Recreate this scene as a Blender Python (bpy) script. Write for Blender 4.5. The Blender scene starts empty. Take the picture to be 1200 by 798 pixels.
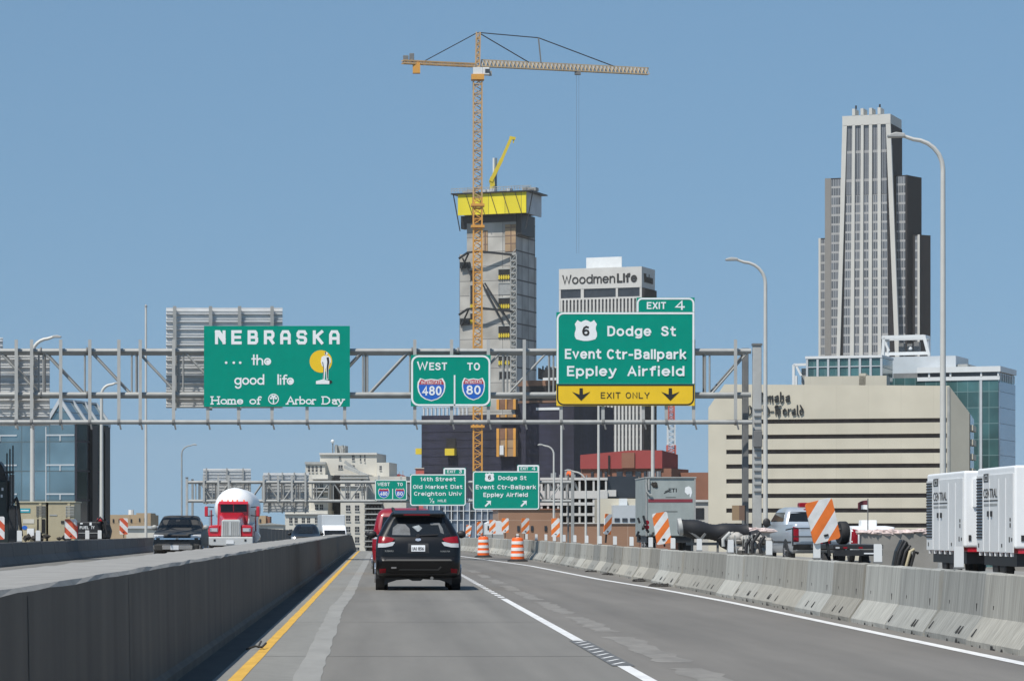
import bpy, bmesh, math, random
from math import sin, cos, pi, radians, sqrt, atan2
from mathutils import Vector, Matrix

random.seed(7)
scene = bpy.context.scene
COL = scene.collection

# ------------------------------------------------------------------ camera, sky, sun, exposure
F, CX, HY, CAMH = 3600.0, 445.0, 620.0, 1.27      # focal length and principal point of a 1200 px wide picture
cam_data = bpy.data.cameras.new('camera')
cam = bpy.data.objects.new('camera', cam_data)
COL.objects.link(cam)
cam.location = (0, 0, CAMH)
cam.rotation_euler = (radians(90), 0, 0)
cam_data.sensor_width = 36.0
cam_data.lens = F * 36.0 / 1200.0
cam_data.shift_x = (600 - CX) / 1200.0
cam_data.shift_y = (HY - 399) / 1200.0
cam_data.clip_start = 0.5
cam_data.clip_end = 30000
scene.camera = cam

SUN_DIR = Vector((-0.40, -0.50, 1.0)).normalized()  # towards the sun
world = bpy.data.worlds.new('World')
scene.world = world
world.use_nodes = True
wn = world.node_tree
wn.nodes.clear()
sky = wn.nodes.new('ShaderNodeTexSky')
sky.sky_type = 'NISHITA'
sky.sun_disc = False
sky.sun_elevation = math.asin(SUN_DIR.z)
sky.sun_rotation = atan2(SUN_DIR.x, SUN_DIR.y)
sky.altitude = 300
sky.air_density = 0.9
sky.dust_density = 0.9
sky.ozone_density = 5.0
bg = wn.nodes.new('ShaderNodeBackground')
bg.inputs['Strength'].default_value = 0.081
wo = wn.nodes.new('ShaderNodeOutputWorld')
# the sky near the horizon is as even as on a clear dry day: look-up lifted off the brightest horizon band
tcw = wn.nodes.new('ShaderNodeTexCoord')
mpw = wn.nodes.new('ShaderNodeMapping')
mpw.inputs['Scale'].default_value = (1, 1, 0.38)
mpw.inputs['Location'].default_value = (0, 0, 0.15)
wn.links.new(tcw.outputs['Generated'], mpw.inputs['Vector'])
wn.links.new(mpw.outputs[0], sky.inputs['Vector'])
wb = wn.nodes.new('ShaderNodeVectorMath'); wb.operation = 'MULTIPLY'     # white balance of the daylight
wb.inputs[1].default_value = (0.965, 1.045, 0.955)
wn.links.new(sky.outputs[0], wb.inputs[0])
wn.links.new(wb.outputs[0], bg.inputs['Color'])
wn.links.new(bg.outputs[0], wo.inputs['Surface'])

sun_data = bpy.data.lights.new('sun', 'SUN')
sun_data.energy = 3.4
sun_data.angle = radians(0.5)
sun_data.color = (1.0, 0.945, 0.862)
sun = bpy.data.objects.new('sun', sun_data)
COL.objects.link(sun)
sun.rotation_euler = (-SUN_DIR).to_track_quat('-Z', 'Y').to_euler()
sun.location = (-60, -60, 120)

scene.view_settings.view_transform = 'Standard'
scene.view_settings.look = 'None'
scene.view_settings.exposure = 0.5
scene.view_settings.gamma = 1.0
scene.view_settings.use_curve_mapping = False
scene.render.film_transparent = False
scene.cycles.max_bounces = 6
scene.cycles.use_denoising = True

# ------------------------------------------------------------------ helpers
def X(px, Y): return (px - CX) * Y / F
def Z(py, Y): return CAMH + (HY - py) * Y / F

def ground_z(Y):
    """height of the bridge deck: level, then falling away over a crest"""
    if Y < 170: return 0.0
    if Y < 302: return -1.78e-4 * (Y - 170) ** 2
    return max(-8.0, -3.1 - 0.047 * (Y - 302))

GROUND = -8.0

class MB:
    def __init__(s):
        s.v, s.f, s.m = [], [], []
    def add(s, verts, faces, mi=0):
        n = len(s.v)
        s.v += [tuple(p) for p in verts]
        for f in faces:
            s.f.append([i + n for i in f]); s.m.append(mi)
        return s
    def box(s, x0, x1, y0, y1, z0, z1, mi=0):
        return s.add([(x0,y0,z0),(x1,y0,z0),(x1,y1,z0),(x0,y1,z0),(x0,y0,z1),(x1,y0,z1),(x1,y1,z1),(x0,y1,z1)],
              [(0,3,2,1),(4,5,6,7),(0,1,5,4),(1,2,6,5),(2,3,7,6),(3,0,4,7)], mi)
    def bar(s, p, q, w, h=None, mi=0, up=(0,0,1)):
        p, q = Vector(p), Vector(q); h = h or w
        d = (q - p).normalized(); u = Vector(up)
        if abs(d.dot(u)) > 0.97: u = Vector((0,1,0))
        a = d.cross(u).normalized() * (w/2); b = a.cross(d).normalized() * (h/2)
        vs = [p-a-b,p+a-b,p+a+b,p-a+b,q-a-b,q+a-b,q+a+b,q-a+b]
        return s.add(vs, [(0,1,2,3),(7,6,5,4),(0,4,5,1),(1,5,6,2),(2,6,7,3),(3,7,4,0)], mi)
    def cyl(s, p, q, r, n=10, r2=None, mi=0):
        p, q = Vector(p), Vector(q); r2 = r if r2 is None else r2
        d = (q - p).normalized(); u = Vector((0,0,1)) if abs(d.z) < .9 else Vector((0,1,0))
        a = d.cross(u).normalized(); b = d.cross(a)
        vs = []
        for c, rr in ((p, r), (q, r2)):
            for i in range(n):
                t = 2*pi*i/n
                vs.append(c + a*cos(t)*rr + b*sin(t)*rr)
        fs = [(i, (i+1) % n, n+(i+1) % n, n+i) for i in range(n)] + [tuple(range(n)), tuple(range(2*n-1, n-1, -1))]
        return s.add(vs, fs, mi)
    def tube(s, pts, r, n=8, mi=0):
        pts = [Vector(p) for p in pts]; k = len(pts)
        rs = r if isinstance(r, (list, tuple)) else [r]*k
        vs, fs, prev = [], [], None
        for i, p in enumerate(pts):
            d = (pts[min(i+1,k-1)] - pts[max(i-1,0)]).normalized()
            if prev is None:
                u = Vector((0,0,1)) if abs(d.z) < .9 else Vector((0,1,0))
                a = d.cross(u).normalized()
            else:
                a = (prev - d*prev.dot(d)).normalized()
            prev = a; b = d.cross(a)
            for j in range(n):
                t = 2*pi*j/n; vs.append(p + a*cos(t)*rs[i] + b*sin(t)*rs[i])
        for i in range(k-1):
            for j in range(n):
                fs.append((i*n+j, i*n+(j+1) % n, (i+1)*n+(j+1) % n, (i+1)*n+j))
        fs += [tuple(range(n)), tuple(range(k*n-1, (k-1)*n-1, -1))]
        return s.add(vs, fs, mi)
    def prism(s, poly, y0, y1, mi=0):
        """polygon in x, z extruded along y"""
        n = len(poly)
        vs = [(x, y0, z) for x, z in poly] + [(x, y1, z) for x, z in poly]
        fs = [tuple(range(n)), tuple(range(2*n-1, n-1, -1))] + [(i, n+i, n+(i+1) % n, (i+1) % n) for i in range(n)]
        return s.add(vs, fs, mi)
    def prism_x(s, poly, x0, x1, mi=0):
        """polygon in y, z extruded along x"""
        n = len(poly)
        vs = [(x0, y, z) for y, z in poly] + [(x1, y, z) for y, z in poly]
        fs = [tuple(range(n)), tuple(range(2*n-1, n-1, -1))] + [(i, n+i, n+(i+1) % n, (i+1) % n) for i in range(n)]
        return s.add(vs, fs, mi)
    def prism_z(s, poly, z0, z1, mi=0):
        n = len(poly)
        vs = [(x, y, z0) for x, y in poly] + [(x, y, z1) for x, y in poly]
        fs = [tuple(range(n)), tuple(range(2*n-1, n-1, -1))] + [(i, n+i, n+(i+1) % n, (i+1) % n) for i in range(n)]
        return s.add(vs, fs, mi)
    def lathe(s, prof, n=20, c=(0,0,0), mi=0):
        vs, fs, k = [], [], len(prof)
        for r, z in prof:
            for j in range(n):
                t = 2*pi*j/n; vs.append((c[0]+r*cos(t), c[1]+r*sin(t), c[2]+z))
        for i in range(k-1):
            for j in range(n):
                fs.append((i*n+j, i*n+(j+1) % n, (i+1)*n+(j+1) % n, (i+1)*n+j))
        fs += [tuple(range(n)), tuple(range(k*n-1, (k-1)*n-1, -1))]
        return s.add(vs, fs, mi)
    def blob(s, c, r, seed=0, n=10, jag=.25, mi=0):
        rnd = random.Random(seed); vs, fs = [], []
        rings = n//2
        for i in range(rings+1):
            th = pi*i/rings
            for j in range(n):
                ph = 2*pi*j/n; k = 1 + rnd.uniform(-jag, jag)
                vs.append((c[0]+r[0]*k*sin(th)*cos(ph), c[1]+r[1]*k*sin(th)*sin(ph), c[2]+r[2]*k*cos(th)))
        for i in range(rings):
            for j in range(n):
                fs.append((i*n+j, i*n+(j+1) % n, (i+1)*n+(j+1) % n, (i+1)*n+j))
        return s.add(vs, fs, mi)
    def build(s, name, mats, parent=None, bevel=0, smooth=False, loc=None, rz=0, seg=2):
        me = bpy.data.meshes.new(name)
        me.from_pydata(s.v, [], s.f)
        return finish(me, name, mats, parent, bevel, smooth, loc, rz, s.m, seg)

def finish(me, name, mats, parent=None, bevel=0, smooth=False, loc=None, rz=0, mi=None, seg=2):
    if not isinstance(mats, (list, tuple)): mats = [mats]
    for m in mats: me.materials.append(m)
    if mi: me.polygons.foreach_set('material_index', mi)
    bm = bmesh.new(); bm.from_mesh(me)
    bmesh.ops.recalc_face_normals(bm, faces=bm.faces)
    bm.to_mesh(me); bm.free()
    if smooth:
        me.polygons.foreach_set('use_smooth', [True]*len(me.polygons))
        me.set_sharp_from_angle(angle=radians(smooth if smooth is not True else 40))
    me.update()
    o = bpy.data.objects.new(name, me)
    COL.objects.link(o)
    if parent: o.parent = parent
    if loc: o.location = loc
    if rz: o.rotation_euler = (0, 0, rz)
    if bevel:
        b = o.modifiers.new('bevel', 'BEVEL'); b.width = bevel; b.segments = seg
        b.limit_method = 'ANGLE'; b.angle_limit = radians(40)
    return o

def tag(o, label, cat, group=None, kind=None):
    o['label'] = label; o['category'] = cat
    if group: o['group'] = group
    if kind: o['kind'] = kind
    return o

def thing(name, label, cat, loc=(0,0,0), rz=0, group=None):
    o = bpy.data.objects.new(name, None)
    o.empty_display_size = 0.3
    COL.objects.link(o)
    o.location = loc; o.rotation_euler = (0, 0, rz)
    return tag(o, label, cat, group)

def dup(root, loc, rz=0, label=None):
    r = root.copy(); COL.objects.link(r); r.location = loc; r.rotation_euler = (0, 0, rz)
    if label: r['label'] = label
    def rec(a, b):
        for ch in list(a.children):
            c = ch.copy(); COL.objects.link(c); c.parent = b
            rec(ch, c)
    rec(root, r)
    return r

ORD = ('first second third fourth fifth sixth seventh eighth ninth tenth eleventh twelfth thirteenth fourteenth fifteenth sixteenth '
       'seventeenth eighteenth nineteenth twentieth twenty-first twenty-second twenty-third twenty-fourth twenty-fifth twenty-sixth '
       'twenty-seventh twenty-eighth twenty-ninth thirtieth thirty-first thirty-second thirty-third thirty-fourth thirty-fifth').split()

# ------------------------------------------------------------------ materials
def lin(c):
    return tuple(((v/255)/12.92 if v/255 <= .04045 else ((v/255+.055)/1.055)**2.4) for v in c)

def mat(name, col, rough=.7, metal=0.0, var=.12, scale=1.5, stretch=(1,1,1), bump=0.0, rnd=0.0, spec=.5, detail=4, coat=0, noise2=None, col2=None):
    m = bpy.data.materials.new(name); m.use_nodes = True
    nt = m.node_tree; N, L = nt.nodes, nt.links
    b = N['Principled BSDF']
    b.inputs['Roughness'].default_value = rough
    b.inputs['Metallic'].default_value = metal
    b.inputs['Specular IOR Level'].default_value = spec
    if coat: b.inputs['Coat Weight'].default_value = coat; b.inputs['Coat Roughness'].default_value = .05
    tc = N.new('ShaderNodeTexCoord'); mp = N.new('ShaderNodeMapping')
    mp.inputs['Scale'].default_value = stretch
    L.new(tc.outputs['Object'], mp.inputs['Vector'])
    src = None
    if var or bump:
        nz = N.new('ShaderNodeTexNoise'); nz.inputs['Scale'].default_value = scale; nz.inputs['Detail'].default_value = detail
        nz.inputs['Roughness'].default_value = .65
        L.new(mp.outputs[0], nz.inputs['Vector'])
        mr = N.new('ShaderNodeMapRange'); mr.inputs[1].default_value = .28; mr.inputs[2].default_value = .72
        mr.inputs[3].default_value = 1-var; mr.inputs[4].default_value = 1+var
        L.new(nz.outputs[0], mr.inputs[0]); src = mr.outputs[0]
    if noise2:
        sc2, var2, st2 = noise2
        mp2 = N.new('ShaderNodeMapping'); mp2.inputs['Scale'].default_value = st2
        L.new(tc.outputs['Object'], mp2.inputs['Vector'])
        n2 = N.new('ShaderNodeTexNoise'); n2.inputs['Scale'].default_value = sc2; n2.inputs['Detail'].default_value = 3
        L.new(mp2.outputs[0], n2.inputs['Vector'])
        r2 = N.new('ShaderNodeMapRange'); r2.inputs[1].default_value = .3; r2.inputs[2].default_value = .7
        r2.inputs[3].default_value = 1-var2; r2.inputs[4].default_value = 1+var2
        L.new(n2.outputs[0], r2.inputs[0])
        mu = N.new('ShaderNodeMath'); mu.operation = 'MULTIPLY'
        L.new(src, mu.inputs[0]); L.new(r2.outputs[0], mu.inputs[1]); src = mu.outputs[0]
    if rnd:
        oi = N.new('ShaderNodeObjectInfo'); r3 = N.new('ShaderNodeMapRange')
        r3.inputs[3].default_value = 1-rnd; r3.inputs[4].default_value = 1+rnd
        L.new(oi.outputs['Random'], r3.inputs[0])
        mu = N.new('ShaderNodeMath'); mu.operation = 'MULTIPLY'
        L.new(src, mu.inputs[0]); L.new(r3.outputs[0], mu.inputs[1]); src = mu.outputs[0]
    if src is not None and (var or rnd or noise2):
        vm = N.new('ShaderNodeVectorMath'); vm.operation = 'SCALE'
        vm.inputs[0].default_value = col[:3]
        if col2:      # castings from different batches: some greyer, some more yellow
            oi2 = N.new('ShaderNodeObjectInfo'); ml = N.new('ShaderNodeMath'); ml.operation = 'MULTIPLY'; ml.inputs[1].default_value = 7.31
            fc = N.new('ShaderNodeMath'); fc.operation = 'FRACT'
            L.new(oi2.outputs['Random'], ml.inputs[0]); L.new(ml.outputs[0], fc.inputs[0])
            mc = N.new('ShaderNodeMix'); mc.data_type = 'RGBA'; L.new(fc.outputs[0], mc.inputs[0])
            mc.inputs[6].default_value = (*col[:3], 1); mc.inputs[7].default_value = (*col2[:3], 1)
            L.new(mc.outputs[2], vm.inputs[0])
        L.new(src, vm.inputs['Scale']); L.new(vm.outputs[0], b.inputs['Base Color'])
    else:
        b.inputs['Base Color'].default_value = (*col[:3], 1)
    if bump:
        bp = N.new('ShaderNodeBump'); bp.inputs['Strength'].default_value = bump; bp.inputs['Distance'].default_value = .02
        L.new(nz.outputs[0], bp.inputs['Height']); L.new(bp.outputs[0], b.inputs['Normal'])
    return m

def grid_mat(name, base, line, cell, wline, off=(0,0,0), rough=.3, metal=0.0, var=.25, rline=.6, jitter=0.0, axis_u='X', spec=.5, per_cell=.25):
    """surface split into cells: panes or panels of slightly different tone parted by lines (a real tiling of the thing)"""
    m = bpy.data.materials.new(name); m.use_nodes = True
    nt = m.node_tree; N, L = nt.nodes, nt.links
    b = N['Principled BSDF']; b.inputs['Metallic'].default_value = metal; b.inputs['Specular IOR Level'].default_value = spec
    tc = N.new('ShaderNodeTexCoord'); sp = N.new('ShaderNodeSeparateXYZ'); L.new(tc.outputs['Object'], sp.inputs[0])
    def fr(sock, c, o):
        a = N.new('ShaderNodeMath'); a.operation = 'ADD'; a.inputs[1].default_value = o; L.new(sock, a.inputs[0])
        d = N.new('ShaderNodeMath'); d.operation = 'DIVIDE'; d.inputs[1].default_value = c; L.new(a.outputs[0], d.inputs[0])
        f = N.new('ShaderNodeMath'); f.operation = 'FRACT'; L.new(d.outputs[0], f.inputs[0])
        g = N.new('ShaderNodeMath'); g.operation = 'FLOOR'; L.new(d.outputs[0], g.inputs[0])
        return f.outputs[0], g.outputs[0]
    masks, ids = [], []
    us = sp.outputs[axis_u]
    for sock, c, w, o in ((us, cell[0], wline[0], off[0]), (sp.outputs['Z'], cell[1], wline[1], off[1])):
        f, g = fr(sock, c, o); ids.append(g)
        lt = N.new('ShaderNodeMath'); lt.operation = 'LESS_THAN'; lt.inputs[1].default_value = w/c; L.new(f, lt.inputs[0])
        masks.append(lt.outputs[0])
    mx = N.new('ShaderNodeMath'); mx.operation = 'MAXIMUM'; L.new(masks[0], mx.inputs[0]); L.new(masks[1], mx.inputs[1])
    cb = N.new('ShaderNodeCombineXYZ'); L.new(ids[0], cb.inputs[0]); L.new(ids[1], cb.inputs[1])
    wn_ = N.new('ShaderNodeTexWhiteNoise'); L.new(cb.outputs[0], wn_.inputs['Vector'])
    mr = N.new('ShaderNodeMapRange'); mr.inputs[3].default_value = 1-per_cell; mr.inputs[4].default_value = 1+per_cell
    L.new(wn_.outputs['Value'], mr.inputs[0])
    nz = N.new('ShaderNodeTexNoise'); nz.inputs['Scale'].default_value = .15; L.new(tc.outputs['Object'], nz.inputs['Vector'])
    m2 = N.new('ShaderNodeMapRange'); m2.inputs[1].default_value = .3; m2.inputs[2].default_value = .7
    m2.inputs[3].default_value = 1-var; m2.inputs[4].default_value = 1+var; L.new(nz.outputs[0], m2.inputs[0])
    mu = N.new('ShaderNodeMath'); mu.operation = 'MULTIPLY'; L.new(mr.outputs[0], mu.inputs[0]); L.new(m2.outputs[0], mu.inputs[1])
    vm = N.new('ShaderNodeVectorMath'); vm.operation = 'SCALE'; vm.inputs[0].default_value = base[:3]; L.new(mu.outputs[0], vm.inputs['Scale'])
    mix = N.new('ShaderNodeMix'); mix.data_type = 'RGBA'; L.new(mx.outputs[0], mix.inputs[0])
    L.new(vm.outputs[0], mix.inputs[6]); mix.inputs[7].default_value = (*line[:3], 1)
    L.new(mix.outputs[2], b.inputs['Base Color'])
    rr = N.new('ShaderNodeMapRange'); rr.inputs[3].default_value = rough; rr.inputs[4].default_value = rline
    L.new(mx.outputs[0], rr.inputs[0]); L.new(rr.outputs[0], b.inputs['Roughness'])
    if metal:
        mm = N.new('ShaderNodeMapRange'); mm.inputs[3].default_value = metal; mm.inputs[4].default_value = 0
        L.new(mx.outputs[0], mm.inputs[0]); L.new(mm.outputs[0], b.inputs['Metallic'])
    return m

def stripe_mat(name, a, bcol, period, direction):
    """diagonal reflective stripes of a work zone panel"""
    m = bpy.data.materials.new(name); m.use_nodes = True
    nt = m.node_tree; N, L = nt.nodes, nt.links
    b = N['Principled BSDF']; b.inputs['Roughness'].default_value = .45
    tc = N.new('ShaderNodeTexCoord'); dp = N.new('ShaderNodeVectorMath'); dp.operation = 'DOT_PRODUCT'
    dp.inputs[1].default_value = direction
    L.new(tc.outputs['Object'], dp.inputs[0])
    d = N.new('ShaderNodeMath'); d.operation = 'DIVIDE'; d.inputs[1].default_value = period; L.new(dp.outputs['Value'], d.inputs[0])
    f = N.new('ShaderNodeMath'); f.operation = 'FRACT'; L.new(d.outputs[0], f.inputs[0])
    lt = N.new('ShaderNodeMath'); lt.operation = 'LESS_THAN'; lt.inputs[1].default_value = .5; L.new(f.outputs[0], lt.inputs[0])
    mix = N.new('ShaderNodeMix'); mix.data_type = 'RGBA'; L.new(lt.outputs[0], mix.inputs[0])
    mix.inputs[6].default_value = (*a, 1); mix.inputs[7].default_value = (*bcol, 1)
    nz = N.new('ShaderNodeTexNoise'); nz.inputs['Scale'].default_value = 6; nz.inputs['Detail'].default_value = 5
    L.new(tc.outputs['Object'], nz.inputs['Vector'])
    mr = N.new('ShaderNodeMapRange'); mr.inputs[1].default_value = .3; mr.inputs[2].default_value = .7; mr.inputs[3].default_value = .8; mr.inputs[4].default_value = 1.05
    L.new(nz.outputs[0], mr.inputs[0])
    vm = N.new('ShaderNodeVectorMath'); vm.operation = 'SCALE'; L.new(mix.outputs[2], vm.inputs[0]); L.new(mr.outputs[0], vm.inputs['Scale'])
    L.new(vm.outputs[0], b.inputs['Base Color'])
    return m

M = {}
M['asphalt_left'] = mat('worn_concrete_lane', (.170,.162,.146), .88, var=.12, scale=.9, stretch=(1,.10,1), bump=.15, noise2=(1.5,.15,(1,.02,1)), detail=8)
M['asphalt_right'] = mat('brown_grey_lane', (.157,.146,.130), .88, var=.15, scale=.6, stretch=(1,.15,1), bump=.15, noise2=(1.3,.16,(1,.02,1)), detail=8)
M['shoulder'] = mat('shoulder_concrete', (.215,.213,.198), .9, var=.10, scale=1.2, stretch=(1,.15,1), noise2=(6,.06,(1,1,1)))
M['ghost'] = mat('ground_off_marking', (.262,.26,.245), .9, var=.12, scale=2, stretch=(1,.2,1))
M['ghost_faint'] = mat('faded_dash', (.205,.194,.176), .9, var=.22, scale=2.2, stretch=(1.5,.5,1), detail=8)
M['yellow_paint'] = mat('yellow_road_paint', (.62,.37,.055), .7, var=.16, scale=5, stretch=(1,.3,1))
M['white_paint'] = mat('white_road_paint', (.66,.66,.65), .7, var=.14, scale=5, stretch=(1,.3,1))
M['foot_strip'] = mat('painted_wall_shadow', (.055,.053,.05), .95, var=.25, scale=4, stretch=(1,.2,1))  # dark colour that paints the median wall's shadow band
M['tar'] = mat('rumble_tar', (.115,.115,.113), .7, var=.25, scale=8)
M['deck'] = mat('work_zone_concrete', (.24,.23,.21), .95, var=.2, scale=.7, bump=.3)
M['dirt'] = mat('city_ground', (.17,.155,.13), .95, var=.25, scale=.02)
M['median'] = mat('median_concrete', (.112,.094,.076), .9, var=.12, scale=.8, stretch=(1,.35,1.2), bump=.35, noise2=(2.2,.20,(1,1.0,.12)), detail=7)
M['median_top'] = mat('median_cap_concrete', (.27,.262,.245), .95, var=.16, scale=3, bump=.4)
M['barrier'] = mat('precast_concrete', (.345,.33,.285), .92, var=.13, scale=1.4, stretch=(1,2.2,.35), bump=.3, rnd=.25, noise2=(7,.20,(1,3,.10)), col2=(.31,.313,.29))
M['barrier_dark'] = mat('weathered_concrete', (.13,.125,.12), .92, var=.15, scale=1.4, stretch=(1,2.2,.35), bump=.25, rnd=.12, noise2=(7,.10,(1,3,.12)))
M['black_stain'] = mat('rubber_stain', (.025,.025,.025), .9, var=.2)
M['galv'] = mat('galvanised_steel', (.33,.335,.325), .6, .2, var=.14, scale=2.0, stretch=(1,1,1))
M['galv_dark'] = mat('dull_galvanised_steel', (.17,.172,.17), .65, .2, var=.15, scale=2)
M['galv_light'] = mat('pale_steel', (.41,.412,.395), .6, .1, var=.1, scale=2)
M['pole_white'] = mat('pale_pole_steel', (.55,.545,.51), .55, .1, var=.08, scale=1)
M['sign_back'] = mat('aluminium_sign_back', (.60,.61,.61), .6, .0, var=.12, scale=1.5, stretch=(1,1,4))
M['green'] = mat('green_sign_sheeting', (.0,.26,.185), .6, spec=.12, var=.05, scale=2.5)
M['sign_white'] = mat('white_sign_legend', (.78,.80,.80), .5, var=.05, scale=4)
M['sign_yellow'] = mat('yellow_sign_sheeting', (.80,.52,.015), .5, var=.05, scale=2)
M['sign_black'] = mat('black_sign_legend', (.015,.015,.015), .6, var=0)
M['sign_red'] = mat('red_shield_band', (.42,.03,.05), .5, var=0)
M['sign_blue'] = mat('blue_shield_field', (.015,.12,.50), .5, var=0)
M['stripe'] = stripe_mat('orange_white_panel', (.76,.76,.74), (.80,.19,.03), .30, (.707,0,-.707))
M['stripe_flip'] = stripe_mat('red_white_panel', (.76,.74,.72), (.62,.10,.04), .36, (.707,0,.707))
M['orange'] = mat('orange_drum_plastic', (.85,.13,.015), .5, var=.08, scale=4)
M['drum_white'] = mat('white_drum_band', (.76,.74,.72), .5, var=.1, scale=4)
M['rubber'] = mat('black_rubber', (.018,.018,.019), .75, var=.15, scale=5)
M['black_plastic'] = mat('black_plastic', (.022,.022,.024), .55, var=.1)
M['black_metal'] = mat('black_painted_steel', (.02,.021,.023), .5, .1, var=.2, scale=3)
M['chrome'] = mat('chrome', (.62,.63,.65), .22, .9, var=.06)
M['pale_chrome'] = mat('dull_chrome', (.58,.59,.58), .4, .25, var=.06)
M['glass'] = mat('vehicle_glass', (.012,.014,.016), .08, .0, var=0, spec=.45)
M['tail_red'] = mat('red_lamp_lens', (.23,.006,.014), .25, var=0, spec=.3)
M['tail_white'] = mat('clear_lamp_lens', (.50,.51,.52), .2, .1, var=0)
M['plate'] = mat('licence_plate', (.72,.74,.76), .5, var=.06, scale=20)
M['black_paint'] = mat('black_car_paint', (.006,.006,.007), .3, .0, var=0, spec=.3, coat=.2)
M['red_paint'] = mat('red_car_paint', (.26,.014,.024), .35, var=0, coat=.25)
M['truck_red'] = mat('red_truck_paint', (.50,.016,.032), .3, var=.06, coat=.5)
M['grey_paint'] = mat('dark_grey_car_paint', (.055,.054,.052), .5, .0, var=.06, scale=1.5, spec=.25)
M['silver_paint'] = mat('silver_car_paint', (.52,.56,.60), .3, .45, var=.03, coat=.4)
M['white_paint_metal'] = mat('white_painted_metal', (.80,.81,.81), .4, var=.03, scale=2)
M['pale_grey_metal'] = mat('pale_grey_painted_metal', (.66,.67,.665), .5, var=.05, scale=2)
M['tan_metal'] = mat('tan_painted_metal', (.42,.37,.25), .55, var=.08, scale=2)
M['tarp'] = mat('crumpled_tarp', (.36,.345,.32), .9, var=.35, scale=3, bump=.6)
M['pink_foam'] = mat('pale_pink_debris', (.60,.50,.47), .95, var=.25, scale=4, bump=.6)
M['debris'] = mat('dark_road_debris', (.035,.032,.028), .95, var=.4, scale=9)

# ------------------------------------------------------------------ lettering
_cap = {}
def text_geo(s, spacing=1.0, bold=0.0, extrude=.02):
    cu = bpy.data.curves.new('lettering', 'FONT')
    cu.body = s; cu.size = 1.0; cu.space_character = spacing; cu.offset = bold; cu.extrude = extrude; cu.resolution_u = 3
    o = bpy.data.objects.new('lettering', cu); COL.objects.link(o)
    dg = bpy.context.evaluated_depsgraph_get(); dg.update()
    me = bpy.data.meshes.new_from_object(o.evaluated_get(dg))
    bpy.data.objects.remove(o); bpy.data.curves.remove(cu)
    me.materials.clear()
    return me
def cap_h():
    if 'E' not in _cap:
        me = text_geo('E'); ys = [v.co.y for v in me.vertices]; _cap['E'] = max(ys) - min(ys)
    return _cap['E']

def text(s, x0, x1, zb, cap, y, material, parent, name='legend', bold=.0, spacing=1.06, t=.02, label=None):
    """letters standing in the x, z plane at depth y: between x0 and x1, baseline zb, capital height cap"""
    me = text_geo(s, spacing, bold)
    xs = [v.co.x for v in me.vertices]; w = max(xs) - min(xs); mn = min(xs)
    sx = (x1 - x0) / w; sz = cap / cap_h()
    for v in me.vertices:
        x, yy, zz = v.co
        v.co = (x0 + (x - mn)*sx, y + (-t if zz > 0 else 0), zb + yy*sz)
    me.name = name
    return finish(me, name, material, parent)

def arc(cx, cz, r, a0, a1, n=10, rz=None):
    rz = rz or r
    return [(cx + r*cos(radians(a0+(a1-a0)*i/n)), cz + rz*sin(radians(a0+(a1-a0)*i/n))) for i in range(n+1)]

def strokes(paths, w, x0, zb, sx, sz, y, material, parent, name='legend', cap_ext=.9):
    """letters drawn as flat mitred strokes"""
    mb = MB()
    for k, p in enumerate(paths):
        pts = [Vector((x0 + a*sx, zb + b*sz)) for a, b in p]
        pts = [q for i, q in enumerate(pts) if i == 0 or (q - pts[i-1]).length > 1e-5]
        if len(pts) < 2: continue
        closed = (pts[0] - pts[-1]).length < w*.2 and len(pts) > 4
        if closed: pts = pts[:-1]
        n = len(pts); L_, R_ = [], []
        for i in range(n):
            d0 = (pts[i] - pts[i-1]) if (i > 0 or closed) else (pts[1] - pts[0])
            d1 = (pts[(i+1) % n] - pts[i]) if (i < n-1 or closed) else d0
            d0 = d0.normalized(); d1 = d1.normalized()
            n0, n1 = Vector((-d0.y, d0.x)), Vector((-d1.y, d1.x))
            m = (n0 + n1); m = m.normalized() if m.length > 1e-6 else n0
            m = m * min(w / max(m.dot(n0), .35), 1.6*w)
            q = pts[i]
            if not closed and i == 0: q = q - d1*w*cap_ext
            if not closed and i == n-1: q = q + d0*w*cap_ext
            L_.append(q + m); R_.append(q - m)
        y1_ = y + .001; yk = [y - .010 - .0012*k - .0011*i/n for i in range(n)]
        vs = [(q.x, yk[i], q.y) for i, q in enumerate(L_)] + [(q.x, yk[i], q.y) for i, q in enumerate(R_)] + [(q.x, y1_, q.y) for q in L_] + [(q.x, y1_, q.y) for q in R_]
        fs = []
        for i in range(n if closed else n-1):
            j = (i+1) % n
            fs += [(i, j, n+j, n+i), (2*n+i, 3*n+i, 3*n+j, 2*n+j), (i, 2*n+i, 2*n+j, j), (n+i, n+j, 3*n+j, 3*n+i)]
        if not closed: fs += [(0, n, 3*n, 2*n), (n-1, 3*n-1, 4*n-1, 2*n-1)]
        mb.add(vs, fs)
    return mb.build(name, material, parent)

def el(cx, cy, rx, ry, a0=0, a1=360, n=18):
    return [(cx + rx*cos(radians(a0+(a1-a0)*i/n)), cy + ry*sin(radians(a0+(a1-a0)*i/n))) for i in range(n+1)]
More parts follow.
